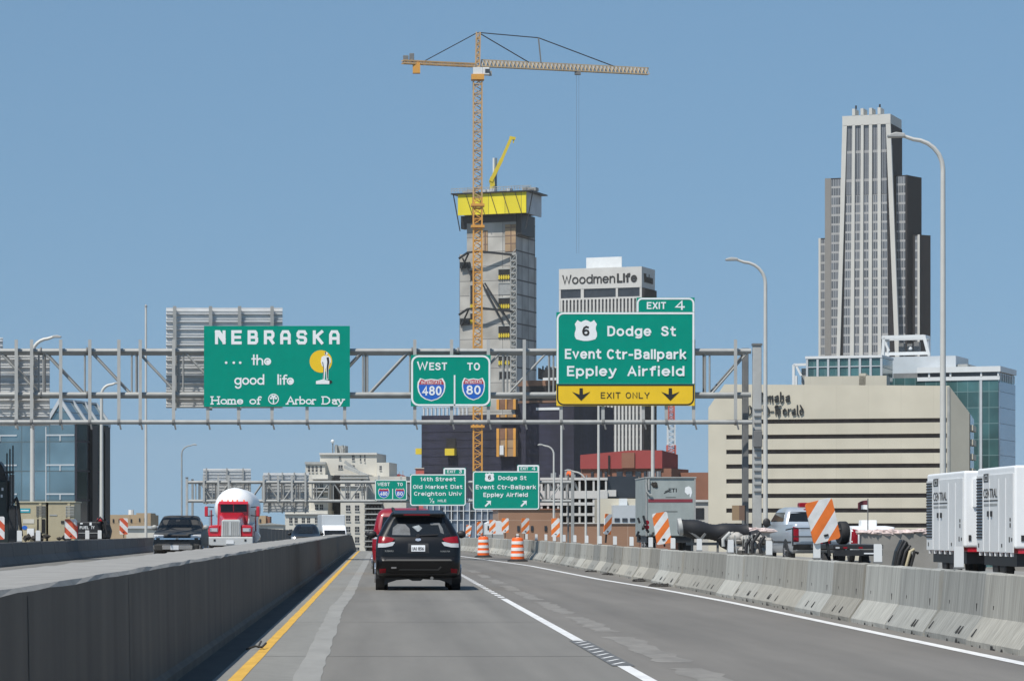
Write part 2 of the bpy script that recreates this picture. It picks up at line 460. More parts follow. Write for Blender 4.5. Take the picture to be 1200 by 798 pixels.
# road sign alphabet as centre lines, capital height 1
_bowl = el(.27, .36, .27, .36)
ROAD = {
 'o': ([_bowl], .54), 'e': ([[(.02,.37),(.53,.37)], el(.27,.36,.27,.36,2,315)], .54), 'd': ([_bowl, [(.54,1),(.54,0)]], .54),
 'a': ([[(.04,.62),(.14,.71),(.28,.72),(.40,.66),(.45,.54),(.45,0)], [(.45,.41),(.20,.41),(.06,.34),(.02,.2),(.07,.06),(.2,0),(.34,.04),(.45,.16)]], .46),
 'g': ([_bowl, [(.54,.72),(.54,-.08),(.46,-.24),(.27,-.29),(.08,-.23)]], .54), 'p': ([[(0,.72),(0,-.30)], _bowl], .54),
 't': ([[(.14,.97),(.14,.16),(.2,.03),(.38,0)], [(0,.72),(.36,.72)]], .38), 'v': ([[(0,.72),(.24,0),(.48,.72)]], .48),
 'n': ([[(0,.72),(0,0)], [(0,.46),(.1,.66),(.24,.72),(.38,.66),(.45,.5),(.45,0)]], .45), 'h': ([[(0,1),(0,0)], [(0,.46),(.1,.66),(.24,.72),(.38,.66),(.45,.5),(.45,0)]], .45),
 'r': ([[(0,.72),(0,0)], [(0,.42),(.1,.62),(.30,.70)]], .30), 'l': ([[(0,1),(0,0)]], 0), 'i': ([[(0,.62),(0,0)], [(0,.94),(0,1.02)]], 0), 'm': ([[(0,.72),(0,0)], [(0,.46),(.08,.66),(.2,.72),(.32,.66),(.37,.5),(.37,0)], [(.37,.46),(.45,.66),(.57,.72),(.69,.66),(.74,.5),(.74,0)]], .74),
 'k': ([[(0,1),(0,0)], [(.42,.72),(.03,.28)], [(.15,.42),(.44,0)]], .44), 'y': ([[(0,.72),(.25,.02)], [(.50,.72),(.2,-.18),(.08,-.29),(-.03,-.29)]], .50),
 'f': ([[(.13,0),(.13,.82),(.2,.96),(.38,1.0)], [(0,.72),(.34,.72)]], .36),
 's': ([[(.42,.60),(.34,.70),(.2,.72),(.08,.68),(.03,.56),(.1,.43),(.34,.32),(.42,.18),(.36,.05),(.2,0),(.08,.02),(0,.13)]], .42),
 'D': ([[(0,0),(0,1),(.3,1),(.48,.88),(.55,.66),(.55,.34),(.48,.12),(.3,0),(0,0)]], .55), 'E': ([[(.47,1),(0,1),(0,0),(.47,0)], [(0,.52),(.40,.52)]], .47),
 'S': ([[(.5,.80),(.42,.95),(.26,1),(.1,.95),(.02,.78),(.08,.62),(.26,.53),(.44,.44),(.54,.27),(.48,.08),(.28,0),(.1,.04),(0,.2)]], .54),
 'C': ([el(.29,.5,.29,.5,48,312)], .52), 'B': ([[(0,0),(0,1),(.32,1),(.45,.92),(.48,.77),(.42,.61),(.3,.54)], [(0,.54),(.3,.54),(.47,.46),(.53,.28),(.47,.08),(.32,0),(0,0)]], .53),
 'A': ([[(0,0),(.29,1),(.58,0)], [(.1,.3),(.48,.3)]], .58), 'M': ([[(0,0),(0,1),(.32,.25),(.64,1),(.64,0)]], .64),
 'U': ([[(0,1),(0,.25),(.08,.06),(.27,0),(.46,.06),(.54,.25),(.54,1)]], .54), 'O': ([el(.30,.5,.30,.5)], .60), 'W': ([[(0,1),(.2,0),(.41,.92),(.62,0),(.82,1)]], .82),
 'T': ([[(0,1),(.52,1)], [(.26,1),(.26,0)]], .52), 'X': ([[(0,0),(.52,1)], [(0,1),(.52,0)]], .52), 'I': ([[(0,1),(0,0)]], 0), 'N': ([[(0,0),(0,1),(.52,0),(.52,1)]], .52),
 'L': ([[(0,1),(0,0),(.45,0)]], .45), 'Y': ([[(0,1),(.27,.42),(.54,1)], [(.27,.42),(.27,0)]], .54), 'F': ([[(.45,1),(0,1),(0,0)], [(0,.52),(.38,.52)]], .45),
 '0': ([el(.25,.5,.25,.5)], .50), '1': ([[(0,.78),(.16,1),(.16,0)]], .18), '4': ([[(.40,0),(.40,1),(0,.28),(.54,.28)]], .54), '8': ([el(.25,.26,.25,.26), el(.25,.76,.21,.24)], .50),
 '6': ([[(.44,.92),(.28,1),(.1,.84),(.0,.5),(.03,.2),(.12,.05),(.26,0),(.42,.06),(.50,.28),(.43,.5),(.27,.57),(.1,.48),(.02,.34)]], .50),
 '3': ([[(0,.86),(.12,.98),(.26,1),(.44,.92),(.46,.76),(.4,.6),(.2,.54)], [(.2,.54),(.44,.46),(.5,.27),(.42,.07),(.24,0),(.08,.04),(0,.16)]], .50),
 '2': ([[(.02,.8),(.12,.96),(.26,1),(.42,.93),(.48,.76),(.4,.55),(0,0),(.50,0)]], .50), '-': ([[(0,.42),(.28,.42)]], .28), '/': ([[(0,0),(.34,1)]], .34), ' ': ([], .18)}
def road_text(s, x0, x1, zb, cap, y, material, parent, name='legend', bold=None, spacing=None, t=None, weight=.092, gap=.30):
    w = cap*weight; H = cap - 2*w
    tot = sum(ROAD[ch][1] for ch in s) + gap*(len(s)-1)
    sx = (x1 - x0 - 2*w)/tot; x = x0 + w; paths = []
    for ch in s:
        pa, adv = ROAD[ch]
        paths += [[(x + px*sx, pz*H) for px, pz in p] for p in pa]
        x += (adv + gap)*sx
    return strokes(paths, w, 0, zb + w, 1, 1, y, material, parent, name)

def nib_strokes(paths, nib, x0, zb, sx, sz, y, material, parent, name='lettering', t=.1):
    """letters drawn with a broad slanted nib"""
    mb = MB(); nx, nz = nib
    for k, p in enumerate(paths):
        for j in range(len(p)-1):
            a = (x0+p[j][0]*sx, zb+p[j][1]*sz); b = (x0+p[j+1][0]*sx, zb+p[j+1][1]*sz)
            dx, dz = b[0]-a[0], b[1]-a[1]; l = math.hypot(dx, dz) or 1
            ex, ez = dx/l*.04*sx, dz/l*.04*sx
            px, pz = (nx, nz) if abs(dx*nz - dz*nx)/l > .05*math.hypot(nx, nz) else (nx*.5-ez, nz*.5+ex)
            mb.prism([(a[0]-px-ex, a[1]-pz-ez), (a[0]+px-ex, a[1]+pz-ez), (b[0]+px+ex, b[1]+pz+ez), (b[0]-px+ex, b[1]-pz+ez)], y-t-.004*(k*5+j), y)
    return mb.build(name, material, parent)

def round_rect(x0, x1, z0, z1, r, n=5, corners=(1,1,1,1)):
    """outline, corners: lower left, lower right, upper right, upper left"""
    out = []
    for (cx, cz, a), on in zip(((x0+r, z0+r, 180), (x1-r, z0+r, 270), (x1-r, z1-r, 0), (x0+r, z1-r, 90)), corners):
        if on:
            out += [(cx + r*cos(radians(a+90*i/n)), cz + r*sin(radians(a+90*i/n))) for i in range(n+1)]
        else:
            sx = x0 if a in (180, 90) else x1; sz = z0 if a in (180, 270) else z1
            out.append((sx, sz))
    return out

def ring_prism(mb, outer, inner, y0, y1):
    n = len(outer)
    vs = [(x, y0, z) for x, z in outer] + [(x, y0, z) for x, z in inner] + [(x, y1, z) for x, z in outer] + [(x, y1, z) for x, z in inner]
    fs = []
    for i in range(n):
        j = (i+1) % n
        fs += [(i, j, n+j, n+i), (2*n+i, 3*n+i, 3*n+j, 2*n+j), (i, 2*n+i, 2*n+j, j), (n+i, n+j, 3*n+j, 3*n+i)]
    mb.add(vs, fs)

# ------------------------------------------------------------------ ground, bridge deck, road
YS = [-30, -10, 10, 25, 40, 60, 80, 100, 125, 150] + list(range(165, 310, 6)) + [330, 360, 400, 430]

_rag = random.Random(77)
def strip(name, left, right, ya, yb, dz, material, label, cat='road', kind='structure', step=None, rag=0):
    """sheet on the deck between two lateral positions (numbers or functions of the distance)"""
    ys = sorted(set([ya, yb] + [y for y in (YS if step is None else [ya + i*step for i in range(int((yb-ya)/step)+1)]) if ya < y < yb]))
    vs, fs = [], []
    for y in ys:
        l = left(y) if callable(left) else left; r = right(y) if callable(right) else right
        j0, j1 = (_rag.uniform(-rag, rag), _rag.uniform(-rag, rag)) if rag else (0, 0)
        vs += [(l+j0, y, ground_z(y)+dz), (r+j1, y, ground_z(y)+dz)]
    for i in range(len(ys)-1):
        fs.append((2*i, 2*i+1, 2*i+3, 2*i+2))
    o = MB().add(vs, fs).build(name, material)
    return tag(o, label, cat, kind=kind)

def interp(pts):
    def f(y):
        if y <= pts[0][0]: return pts[0][1]
        for (a, b), (c, d) in zip(pts, pts[1:]):
            if y <= c: return b + (d-b)*(y-a)/(c-a)
        return pts[-1][1]
    return f

tag(MB().add([(-5000, -600, GROUND), (5000, -600, GROUND), (5000, 6600, GROUND), (-5000, 6600, GROUND)], [(0,1,2,3)]).build('ground', M['dirt']),
    'flat brown city ground far below the bridge deck', 'ground', kind='structure')
hz = bpy.data.materials.new('thin_air'); hz.use_nodes = True
hz.node_tree.nodes.clear()
pv = hz.node_tree.nodes.new('ShaderNodeVolumePrincipled'); ho = hz.node_tree.nodes.new('ShaderNodeOutputMaterial')
pv.inputs['Density'].default_value = 0.00005; pv.inputs['Color'].default_value = (1.0, .96, .88, 1); pv.inputs['Anisotropy'].default_value = 0.0
hz.node_tree.links.new(pv.outputs[0], ho.inputs['Volume'])
tag(MB().box(-5100, 5100, -700, 6700, GROUND-1, 185).build('haze', hz), 'thin pale air between the camera and the far skyline', 'haze', kind='stuff')

dk = MB(); vs, fs = [], []
ys = [y for y in YS if y <= 430]
for y in ys:
    g = ground_z(y)
    vs += [(-21.5, y, g-.9), (-21.5, y, g), (19.5, y, g), (19.5, y, g-.9)]
for i in range(len(ys)-1):
    a, b = 4*i, 4*i+4
    fs += [(a, a+1, b+1, b), (a+1, a+2, b+2, b+1), (a+2, a+3, b+3, b+2), (a+3, a, b, b+3)]
n = len(vs)
fs += [(0,1,2,3), (n-4, n-1, n-2, n-3)]
tag(dk.add(vs, fs).build('bridge_deck', M['deck']), 'pale concrete bridge deck with a work zone along its edges', 'bridge deck', kind='structure')

EDGE = interp([(25, 6.05), (53, 6.08), (65, 5.92), (78, 5.55), (107, 5.2), (143, 3.85), (175, 2.6)])
BARX = interp([(20, 6.43), (90, 6.43), (125, 6.33), (150, 5.75), (165, 5.2), (180, 4.6), (200, 3.9), (230, 3.1), (300, 2.6)])
strip('road', -1.71, 2.25, -20, 425, .004, M['asphalt_left'], 'grey concrete driving lane behind the black car')
strip('road', 2.25, 6.6, -20, 170, .0045, M['asphalt_right'], 'brownish grey right lane beside the concrete barrier row')
strip('road', 2.25, lambda y: BARX(y)-.1, 170, 425, .0045, M['asphalt_right'], 'brownish grey right lane falling away over the crest')
strip('road', -12.75, -2.69, -20, 425, .004, M['asphalt_left'], 'opposite roadway beyond the concrete median wall')
strip('foot_strip', -1.70, -1.40, -20, 300, .0075, M['foot_strip'], 'dark strip painting the shadow along the foot of the median wall')  # painted shade: darkens the ground where the wall's shadow falls
strip('road_shoulder', -1.71, -.62, -20, 300, .0058, M['shoulder'], 'pale concrete shoulder under the yellow line')

G = interp([(20, -.60), (42, -.665), (50, -.69), (55, -.64), (58, -.615), (75, -.61), (117, -.54), (200, -.5)])
strip('ground_off_stripe', lambda y: G(y)-.115, lambda y: G(y)+.115, 12, 170, .0074, M['ghost'], 'pale ground-off old stripe between yellow line and lane', 'road marking', step=.8, rag=.013)
strip('yellow_line', -1.265, -1.155, 10, 330, .0095, M['yellow_paint'], 'solid yellow edge line along the median wall', 'road marking', step=1.0, rag=.004)
for a, b in ((10, 28.4), (34.9, 56)):
    strip('white_lane_line', 2.195, 2.315, a, b, .0085, M['white_paint'], 'solid white lane line nearest the camera' if a < 20 else 'solid white lane line beyond the dark rumble patch', 'road marking')
strip('rumble_patch', 2.15, 2.36, 28.4, 34.9, .0085, M['tar'], 'dark tar patch interrupting the white lane line', 'road marking')
for i in range(9):
    y = 28.7 + i*.68
    o = MB().add([(2.16, y, .0105), (2.20, y, .0105), (2.34, y+.5, .0105), (2.30, y+.5, .0105)], [(0,1,2,3)]).build('rumble_stripe', M['white_paint'])
    tag(o, 'thin slanted white sliver on the dark rumble patch', 'road marking', 'slivers on the rumble patch', 'structure')
for i in range(20):
    y = 56.8 + i*1.65
    strip('white_lane_dash', 2.20, 2.32, y, y+1.0, .0085, M['white_paint'], 'short white dash of the lane line beside the black car', 'road marking')['group'] = 'short white lane dashes'
GHOST_DASHES = [(20.5, 23.4), (24.6, 28.0), (29.2, 36.2), (38, 44.3), (46, 53.4), (55.2, 62.2), (63.3, 68.8), (71.4, 77.5), (80, 86), (89, 95)]
for a, b in GHOST_DASHES:
    strip('faded_dash', 2.64 if b < 40 else 2.68, 2.98 if b < 40 else 2.95, a, b, .0062, M['ghost_faint'], 'faded ground-off dash in the right lane', 'road marking', step=.45, rag=.055)['group'] = 'faded dashes in the right lane'
strip('edge_line', lambda y: EDGE(y)-.075, lambda y: EDGE(y)+.075, 10, 178, .0085, M['white_paint'], 'solid white edge line curving in front of the barrier row', 'road marking', step=4)
strip('expansion_joint', -1.69, 6.3, 130.0, 130.5, .0115, M['tar'], 'dark expansion joint across the deck ahead of the car', 'road joint')
M['crack'] = mat('sealed_joint', (.10,.098,.093), .85, var=.3, scale=6)
for yj in (30.6, 41.9, 54.2, 74.0, 97.0):
    strip('sealed_joint', -1.15, 2.19, yj, yj+.035, .0072, M['crack'], 'thin sealed joint across the driving lane', 'road joint')['group'] = 'thin sealed joints across the lane'

# hills low on the horizon
hl = MB()
rnd = random.Random(3)
N_ = 60
vs = []
for i in range(N_+1):
    x = -4500 + i*9000/N_
    h = -8 + 9 + 5*sin(i*.55) + 3*sin(i*1.7+1) + rnd.uniform(-1.5, 1.5)
    vs += [(x, 5200, -8), (x, 5600, h), (x, 6400, -8)]
for i in range(N_):
    a = 3*i
    hl.f += [(a, a+3, a+4, a+1), (a+1, a+4, a+5, a+2)]; hl.m += [0, 0]
hl.v = vs
M['far_hill'] = mat('far_wooded_hills', (.10,.12,.08), .95, var=.3, scale=.01)
tag(hl.build('hills', M['far_hill']), 'low dull green hills along the horizon', 'hills', kind='structure')

# ------------------------------------------------------------------ median wall, precast barrier rows
md = MB(); vs, fs = [], []
prof = [(-1.69, 0), (-1.69, .08), (-1.73, .12), (-1.745, .96), (-1.765, .985), (-2.60, .985), (-2.63, .96), (-2.70, 0)]
ys = [y for y in YS if y < 12] + [12 + .7*i for i in range(130)] + [y for y in YS if 104 < y < 215] + [222, 230]
rnd = random.Random(17)
for y in ys:
    k = 1.0 if y < 195 else max(.35, 1-(y-195)/55)
    for j, (x, z) in enumerate(prof):
        jz = rnd.uniform(-.007, .005) if j in (3, 4, 5, 6) else 0; jx = rnd.uniform(-.008, .008) if j in (4, 5, 6) else 0
        vs.append((x+jx, y, ground_z(y) + z*k + jz))
k = len(prof)
for i in range(len(ys)-1):
    for j in range(k):
        a, b = i*k+j, i*k+(j+1) % k
        fs.append((a, b, b+k, a+k))
fs += [tuple(range(k)), tuple(range(len(vs)-1, len(vs)-1-k, -1))]
mw = md.add(vs, fs)
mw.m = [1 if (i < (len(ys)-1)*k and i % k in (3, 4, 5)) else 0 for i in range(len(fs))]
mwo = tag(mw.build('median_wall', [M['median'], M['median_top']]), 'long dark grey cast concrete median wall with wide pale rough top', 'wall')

for k in range(24):
    yj = 15.2 + 6.1*k
    MB().add([(-1.7275, yj, .12), (-1.7275, yj+.022, .12), (-1.7425, yj+.022, .94), (-1.7425, yj, .94)], [(0,1,2,3)]).build('casting_joint', M['black_stain'], mwo)

def barrier_proto(name, length, material, label, group):
    b = MB()
    pr = [(-.30, .0), (-.30, .075), (-.125, .33), (-.085, .795), (-.07, .81), (.07, .81), (.085, .795), (.125, .33), (.30, .075), (.30, 0)]
    ny = 6; rnd = random.Random(11); vs = []
    for i in range(ny+1):
        y = .022 + (length-.044)*i/ny
        for x, z in pr:
            jx, jz = rnd.uniform(-.004, .004), (rnd.uniform(-.006, .004) if z > .5 else 0)
            vs.append((x+jx, y, z+jz))
    k = len(pr); fs = []
    for i in range(ny):
        for j in range(k):
            a, c = i*k+j, i*k+(j+1) % k
            fs.append((a, c, c+k, a+k))
    fs += [tuple(range(k)), tuple(range(len(vs)-1, len(vs)-1-k, -1))]
    o = tag(b.add(vs, fs).build(name, material), label, 'barrier', group)
    return o

SEG = 2.8
bar0 = barrier_proto('barrier_section', SEG, M['barrier'], '', 'concrete barrier sections along the right edge line')
st = MB(); rnd = random.Random(5)
for yy in (.45, 1.0, 1.75, 2.35):
    w = rnd.uniform(.04, .09); h = rnd.uniform(.05, .11)
    st.add([(-.3035, yy, .0), (-.3035, yy+w, .0), (-.3035, yy+w*.8, h*.7), (-.3035, yy+w*.2, h*.7)], [(0,1,2,3)])
_so = st.build('rubber_scuff', M['black_stain'], bar0); _so['kind'] = 'stuff'
sl = MB()
for yy in (.55, 2.2): MB().box(-.118, -.110, yy, yy+.03, .34, .46).build('lifting_slot', M['black_stain'], bar0)
scuffs = []
for q in range(4):
    st = MB(); rq = random.Random(60+q)
    for yy in sorted(rq.uniform(.1, 2.6) for _ in range(3+q)):
        w = rq.uniform(.05, .17); h = rq.uniform(.03, .10)
        st.add([(-.3035, yy, .0), (-.3035, yy+w, .0), (-.3035, yy+w*rq.uniform(.5, 1), h*.65), (-.3035, yy+w*.2, h*.65)], [(0,1,2,3)])
        if rq.random() < .22: st.add([(-.28, yy+.2, .12), (-.28, yy+.2+w*.6, .12), (-.215, yy+.25+w*.3, .20), (-.215, yy+.22, .20)], [(0,1,2,3)])
    so_ = st.build('scuff_source', M['black_stain']); scuffs.append(so_.data); bpy.data.objects.remove(so_)

def segment_angle(y, y2, fx): return atan2(-(fx(y2)-fx(y)), (y2-y))
i, y = 0, 36.35 - SEG*5
idx = 0
while y < 236:
    xa, xb = BARX(y)+.30, BARX(y+SEG)+.30
    L_ = math.hypot(xb-xa, SEG)
    a = atan2(-(xb-xa), SEG)
    slope = (ground_z(y+SEG)-ground_z(y))/SEG
    vis = y > 31.0
    if vis or y + SEG > 31.0:
        idx += 1
        lab = (ORD[idx-1] + ' grey section in the right barrier row from the right edge') if idx <= 34 else 'distant grey barrier section where the right row bends behind the orange drums'
        o = bar0 if idx == 1 else dup(bar0, (0,0,0), 0)
        o['label'] = lab
        for ch in o.children:
            if ch.name.startswith('rubber_scuff'): ch.data = scuffs[(idx*7+idx//3) % 4]
        rj = random.Random(idx*13+1)
        o.location = (xa + rj.uniform(-.022, .022), y, ground_z(y) - rj.uniform(0, .018)); o.rotation_euler = (math.atan(slope), rj.uniform(-.012, .012), a + rj.uniform(-.006, .006))
    y += SEG*cos(a)

barl = barrier_proto('barrier_section', 4.6, M['barrier_dark'], '', 'concrete barrier sections beyond the opposite lanes')
y, idx = 98.0, 0
while y < 236:
    idx += 1
    o = barl if idx == 1 else dup(barl, (0,0,0), 0)
    o['label'] = (ORD[idx-1] + ' dark section in the far left barrier row from the left edge') if idx <= 18 else 'dark far left barrier section hidden mostly behind the oncoming pickup'
    o.location = (-12.9, y, ground_z(y)); o.rotation_euler = (math.atan((ground_z(y+4.6)-ground_z(y))/4.6), 0, 0)
    y += 4.6

# grey stub paddles on the barrier tops
pd = MB().box(-.012, .012, -.055, .055, 0, .30)
stub0 = None
for nn in range(0, 19):
    Y = 35.7 + 5.8*nn
    x = BARX(Y) + .30
    if stub0 is None:
        stub0 = thing('barrier_stub', '', 'marker stub', group='grey stubs on the right barrier row')
        pb = MB(); pb.prism([(-.055, 0), (.055, 0), (.055, .24), (.04, .26), (-.055, .26)], -.012, .012); pb.build('paddle', M['pale_grey_metal'], stub0)
        fb = MB(); fb.box(-.06, .06, -.05, .05, 0, .02); fb.build('foot_plate', M['galv_dark'], stub0)
        o = stub0
    else: o = dup(stub0, (0,0,0))
    o['label'] = ORD[nn] + ' upright grey stub on the right barrier row from the right edge'
    o.location = (x, Y, ground_z(Y)+.812); o.rotation_euler = (0, 0, random.uniform(-.1, .1))
for px, Y in ((0, 103), (25, 110), (47, 116), (105, 135.5), (119.5, 141.5)):
    o = dup(stub0, (-12.9, Y, .812), 0, 'upright grey stub on the left barrier row ' + {0: 'at the very left edge', 25: 'before the tan enclosure left half', 47: 'before the tan enclosure right half', 105: 'under the black tank middle', 119.5: 'under the black tank right end'}[px])
    o['group'] = 'grey stubs on the far left barrier row'; o.scale = (1.6, 1, 1.6)

# ------------------------------------------------------------------ striped work zone panels and drums
def panel(px, py0, py1, w, Y, x, label, tilt=0, yaw=0, flip=False, z=None):
    """upright striped panel bolted to a stub post on the barrier"""
    zb = Z(py1, Y); h = Z(py0, Y) - zb
    t = thing('striped_panel', label, 'warning panel', (X(px, Y), Y, zb), yaw, 'striped warning panels along the barriers')
    t.rotation_euler = (0, tilt, yaw)
    MB().prism(round_rect(-w/2, w/2, 0, h, w*.12, 4), -.03, -.005).build('panel_board', M['stripe_flip' if flip else 'stripe'], t)
    p = MB(); base = ground_z(Y)+.85 - zb
    p.box(-.02, .02, .0, .04, min(base, -.05), h*.55); p.build('post', M['rubber'], t)
    MB().box(-.035, .035, -.045, -.03, h*.12, h*.17).build('bolt_plate', M['black_metal'], t)
    return t
panel(969, 585, 634, .44, 47.3, 0, 'large orange and white panel tilted beside the silver pickup', tilt=radians(-13), yaw=radians(8))
panel(778.5, 600, 637, .37, 74.4, 0, 'orange and white panel leaning in front of the black duct', tilt=radians(-9))
panel(711, 602, 626, .30, 95, 0, 'dull red and white panel turned away near the light poles', tilt=radians(6), yaw=radians(40), flip=False)
panel(651, 607, 629, .32, 118, 0, 'upright orange and white panel right of the brown brick wall')
panel(615.5, 607, 625, .36, 135, 0, 'orange and white panel with ragged top behind the nearer drum', yaw=radians(20))
panel(592, 607, 624, .34, 150, 0, 'orange and white panel between the two orange drums')
panel(577, 609, 625, .33, 158, 0, 'striped panel above the farther orange drum')
panel(562, 611, 627, .33, 166, 0, 'striped panel just left of the farther drum', flip=False, yaw=radians(20))
panel(548, 615, 628, .30, 175, 0, 'small red and white panel beside the black car mirror', flip=False, tilt=radians(8))
panel(83, 608, 631, .52, 128, 0, 'red and white panel at the left end of the black fuel tank', flip=True)
panel(145, 607, 626, .40, 150, 0, 'red and white panel in front of the tan brick blocks', flip=True)
panel(-3, 605, 632, .5, 107, 0, 'red and white panel cut off by the left edge', flip=True)

def drum(px, pyb, hpx, Y, label):
    x = X(px, Y)
    t = thing('traffic_drum', label, 'traffic drum', (x, Y, ground_z(Y)), 0, 'orange traffic drums on the closed lane')
    MB().lathe([(.40, 0), (.40, .05), (.33, .07), (.30, .10)], 8).build('rubber_base', M['rubber'], t, smooth=30)
    body = MB().lathe([(.27, .08), (.27, .34), (.255, .345), (.25, .60), (.235, .61), (.23, .88), (.20, .93), (.10, .95), (.0, .95)], 20).build('drum_body', M['orange'], t, smooth=30)
    for a, b, r in ((.20, .32, .276), (.42, .55, .262), (.68, .80, .245)):
        MB().lathe([(r-.02, a), (r, a+.005), (r-.004, b), (r-.02, b+.004)], 20).build('reflective_band', M['drum_white'], t, smooth=30)
    h = MB(); h.tube([(-.1, 0, .94), (-.08, 0, 1.0), (.08, 0, 1.0), (.1, 0, .94)], .015, 6); h.build('handle', M['rubber'], t)
    return t
drum(606.5, 655, 28, 121, 'orange and white drum, the nearer and larger of the two')
drum(566.5, 650, 24, 139, 'orange and white drum, the farther one close to the black car')

# debris at the barrier foot
for k, (px, py, wx, wy, hz) in enumerate(((648, 659, .45, 1.6, .10), (672, 664, .2, .8, .05), (695, 670, .25, .7, .04), (718, 673.5, .28, .8, .05), (752, 681, .35, .9, .06), (775, 687, .3, .6, .05), (608, 657.5, .35, 1.2, .05))):
    Y = CAMH*F/(py-HY); b = MB(); r_ = random.Random(k)
    for j in range(9):
        b.blob((X(px, Y)+r_.uniform(-wx, wx)*.6, Y+r_.uniform(-wy, wy)*.6, hz*.3), (wx*.35, wy*.35, hz*r_.uniform(.5, 1)), j+k*10, 8, .35)
    tag(b.build('debris_pile', M['debris']), 'dark ' + ('clump of debris, largest of those at the barrier foot' if k == 0 else 'scrap of debris at the foot of the nearer drum' if k == 6 else 'scrap of dirt lying against the barrier foot'), 'debris', None if k in (0, 6) else 'dirt scraps along the barrier foot')
tw = MB(); Y = 32.2
for k, (a, b) in enumerate((((-.09, 0, .0), (.0, .05, .03)), ((0, .05, .03), (.07, .0, .02)), ((.03, .05, .02), (.05, .3, .07)), ((.07, 0, .02), (.1, .35, .05)))):
    tw.tube([(X(299, Y)+a[0], Y+a[1], a[2]+.015), (X(299, Y)+b[0], Y+b[1], b[2]+.015)], .012, 6)
tag(tw.build('twig', M['debris']), 'small dark twig lying on the yellow line', 'twig')

# ------------------------------------------------------------------ light poles
def lamp(px, pytop, Y, label, arm_px, style='arm', base=None, w=.11, material='pole_white', curve=None):
    x = X(px, Y); g = ground_z(Y) if base is None else base
    t = thing('street_lamp', label, 'street lamp', (x, Y, g), 0, 'street lamps along the bridge')
    h = Z(pytop, Y) - g; s = Y/F
    MB().cyl((0,0,0), (0,0,.5), w*1.6, 12, w*1.5).build('base', M['galv'], t, smooth=30)
    if arm_px:
        L_ = arm_px*s; R = min(abs(L_)*.55, h*.2); sg = 1 if L_ > 0 else -1
        pts = [(0, 0, h-R*1.1)] + [(sg*(R - R*cos(radians(a))), 0, h-R*1.1 + R*.97*sin(radians(a))) for a in (15, 30, 45, 60, 75, 88)] + [(L_*.72, 0, h-.01)]
        MB().cyl((0,0,.4), (0,0,h-R*1.1), w, 12, w*.72).build('pole', M[material], t, smooth=30)
        MB().tube(pts, [w*.72, w*.7, w*.68, w*.66, w*.64, w*.62, w*.6, w*.5], 8).build('arm', M[material], t, smooth=30)
        MB().prism([(L_*.68, h-.06), (L_*.70, h+.06), (L_*.86, h+.09), (L_, h+.02), (L_*.99, h-.07)], -.14, .14).build('lamp_head', M['galv_light'], t, bevel=.03)
    else:
        MB().cyl((0,0,.4), (0,0,h), w, 12, w*.7).build('pole', M[material], t, smooth=30)
        MB().lathe([(w*.9, 0), (w*.9, .08), (w*.3, .16)], 10, (0,0,h)).build('cap', M['galv'], t)
    return t
lamp(1105, 159, 92, 'tall lamp post with long arm rising behind the white enclosures', -65, w=.10)
lamp(897, 304, 140, 'tall lamp post with arm right of the gantry column', -47, w=.11)
lamp(765, 396, 178, 'lamp post standing behind the grey box truck', -30, w=.12)
lamp(701.5, 440, 224, 'lamp post in front of the dark red building', -24, w=.115)
lamp(658, 430, 268, 'thin lamp post left of the far gantry column', -12, w=.12)
lamp(649, 521, 255, 'short curved lamp post against the dark netting', -19, w=.10)
lamp(686.5, 551, 240, 'low curved lamp post in front of the white parking deck', -25, w=.10)
lamp(38, 394.5, 174, 'tall lamp post on the left in front of the blue glass building', 34, w=.15)
lamp(119, 449, 229, 'lamp post against the dark corner of the glass building', 22, w=.16)
lamp(213, 521, 310, 'thin lamp post beside the left column of the far gantry', 18, w=.10, material='galv')
lamp(171, 360, 176, 'straight tall pale mast without an arm left of the dark pickup', 0, w=.085)

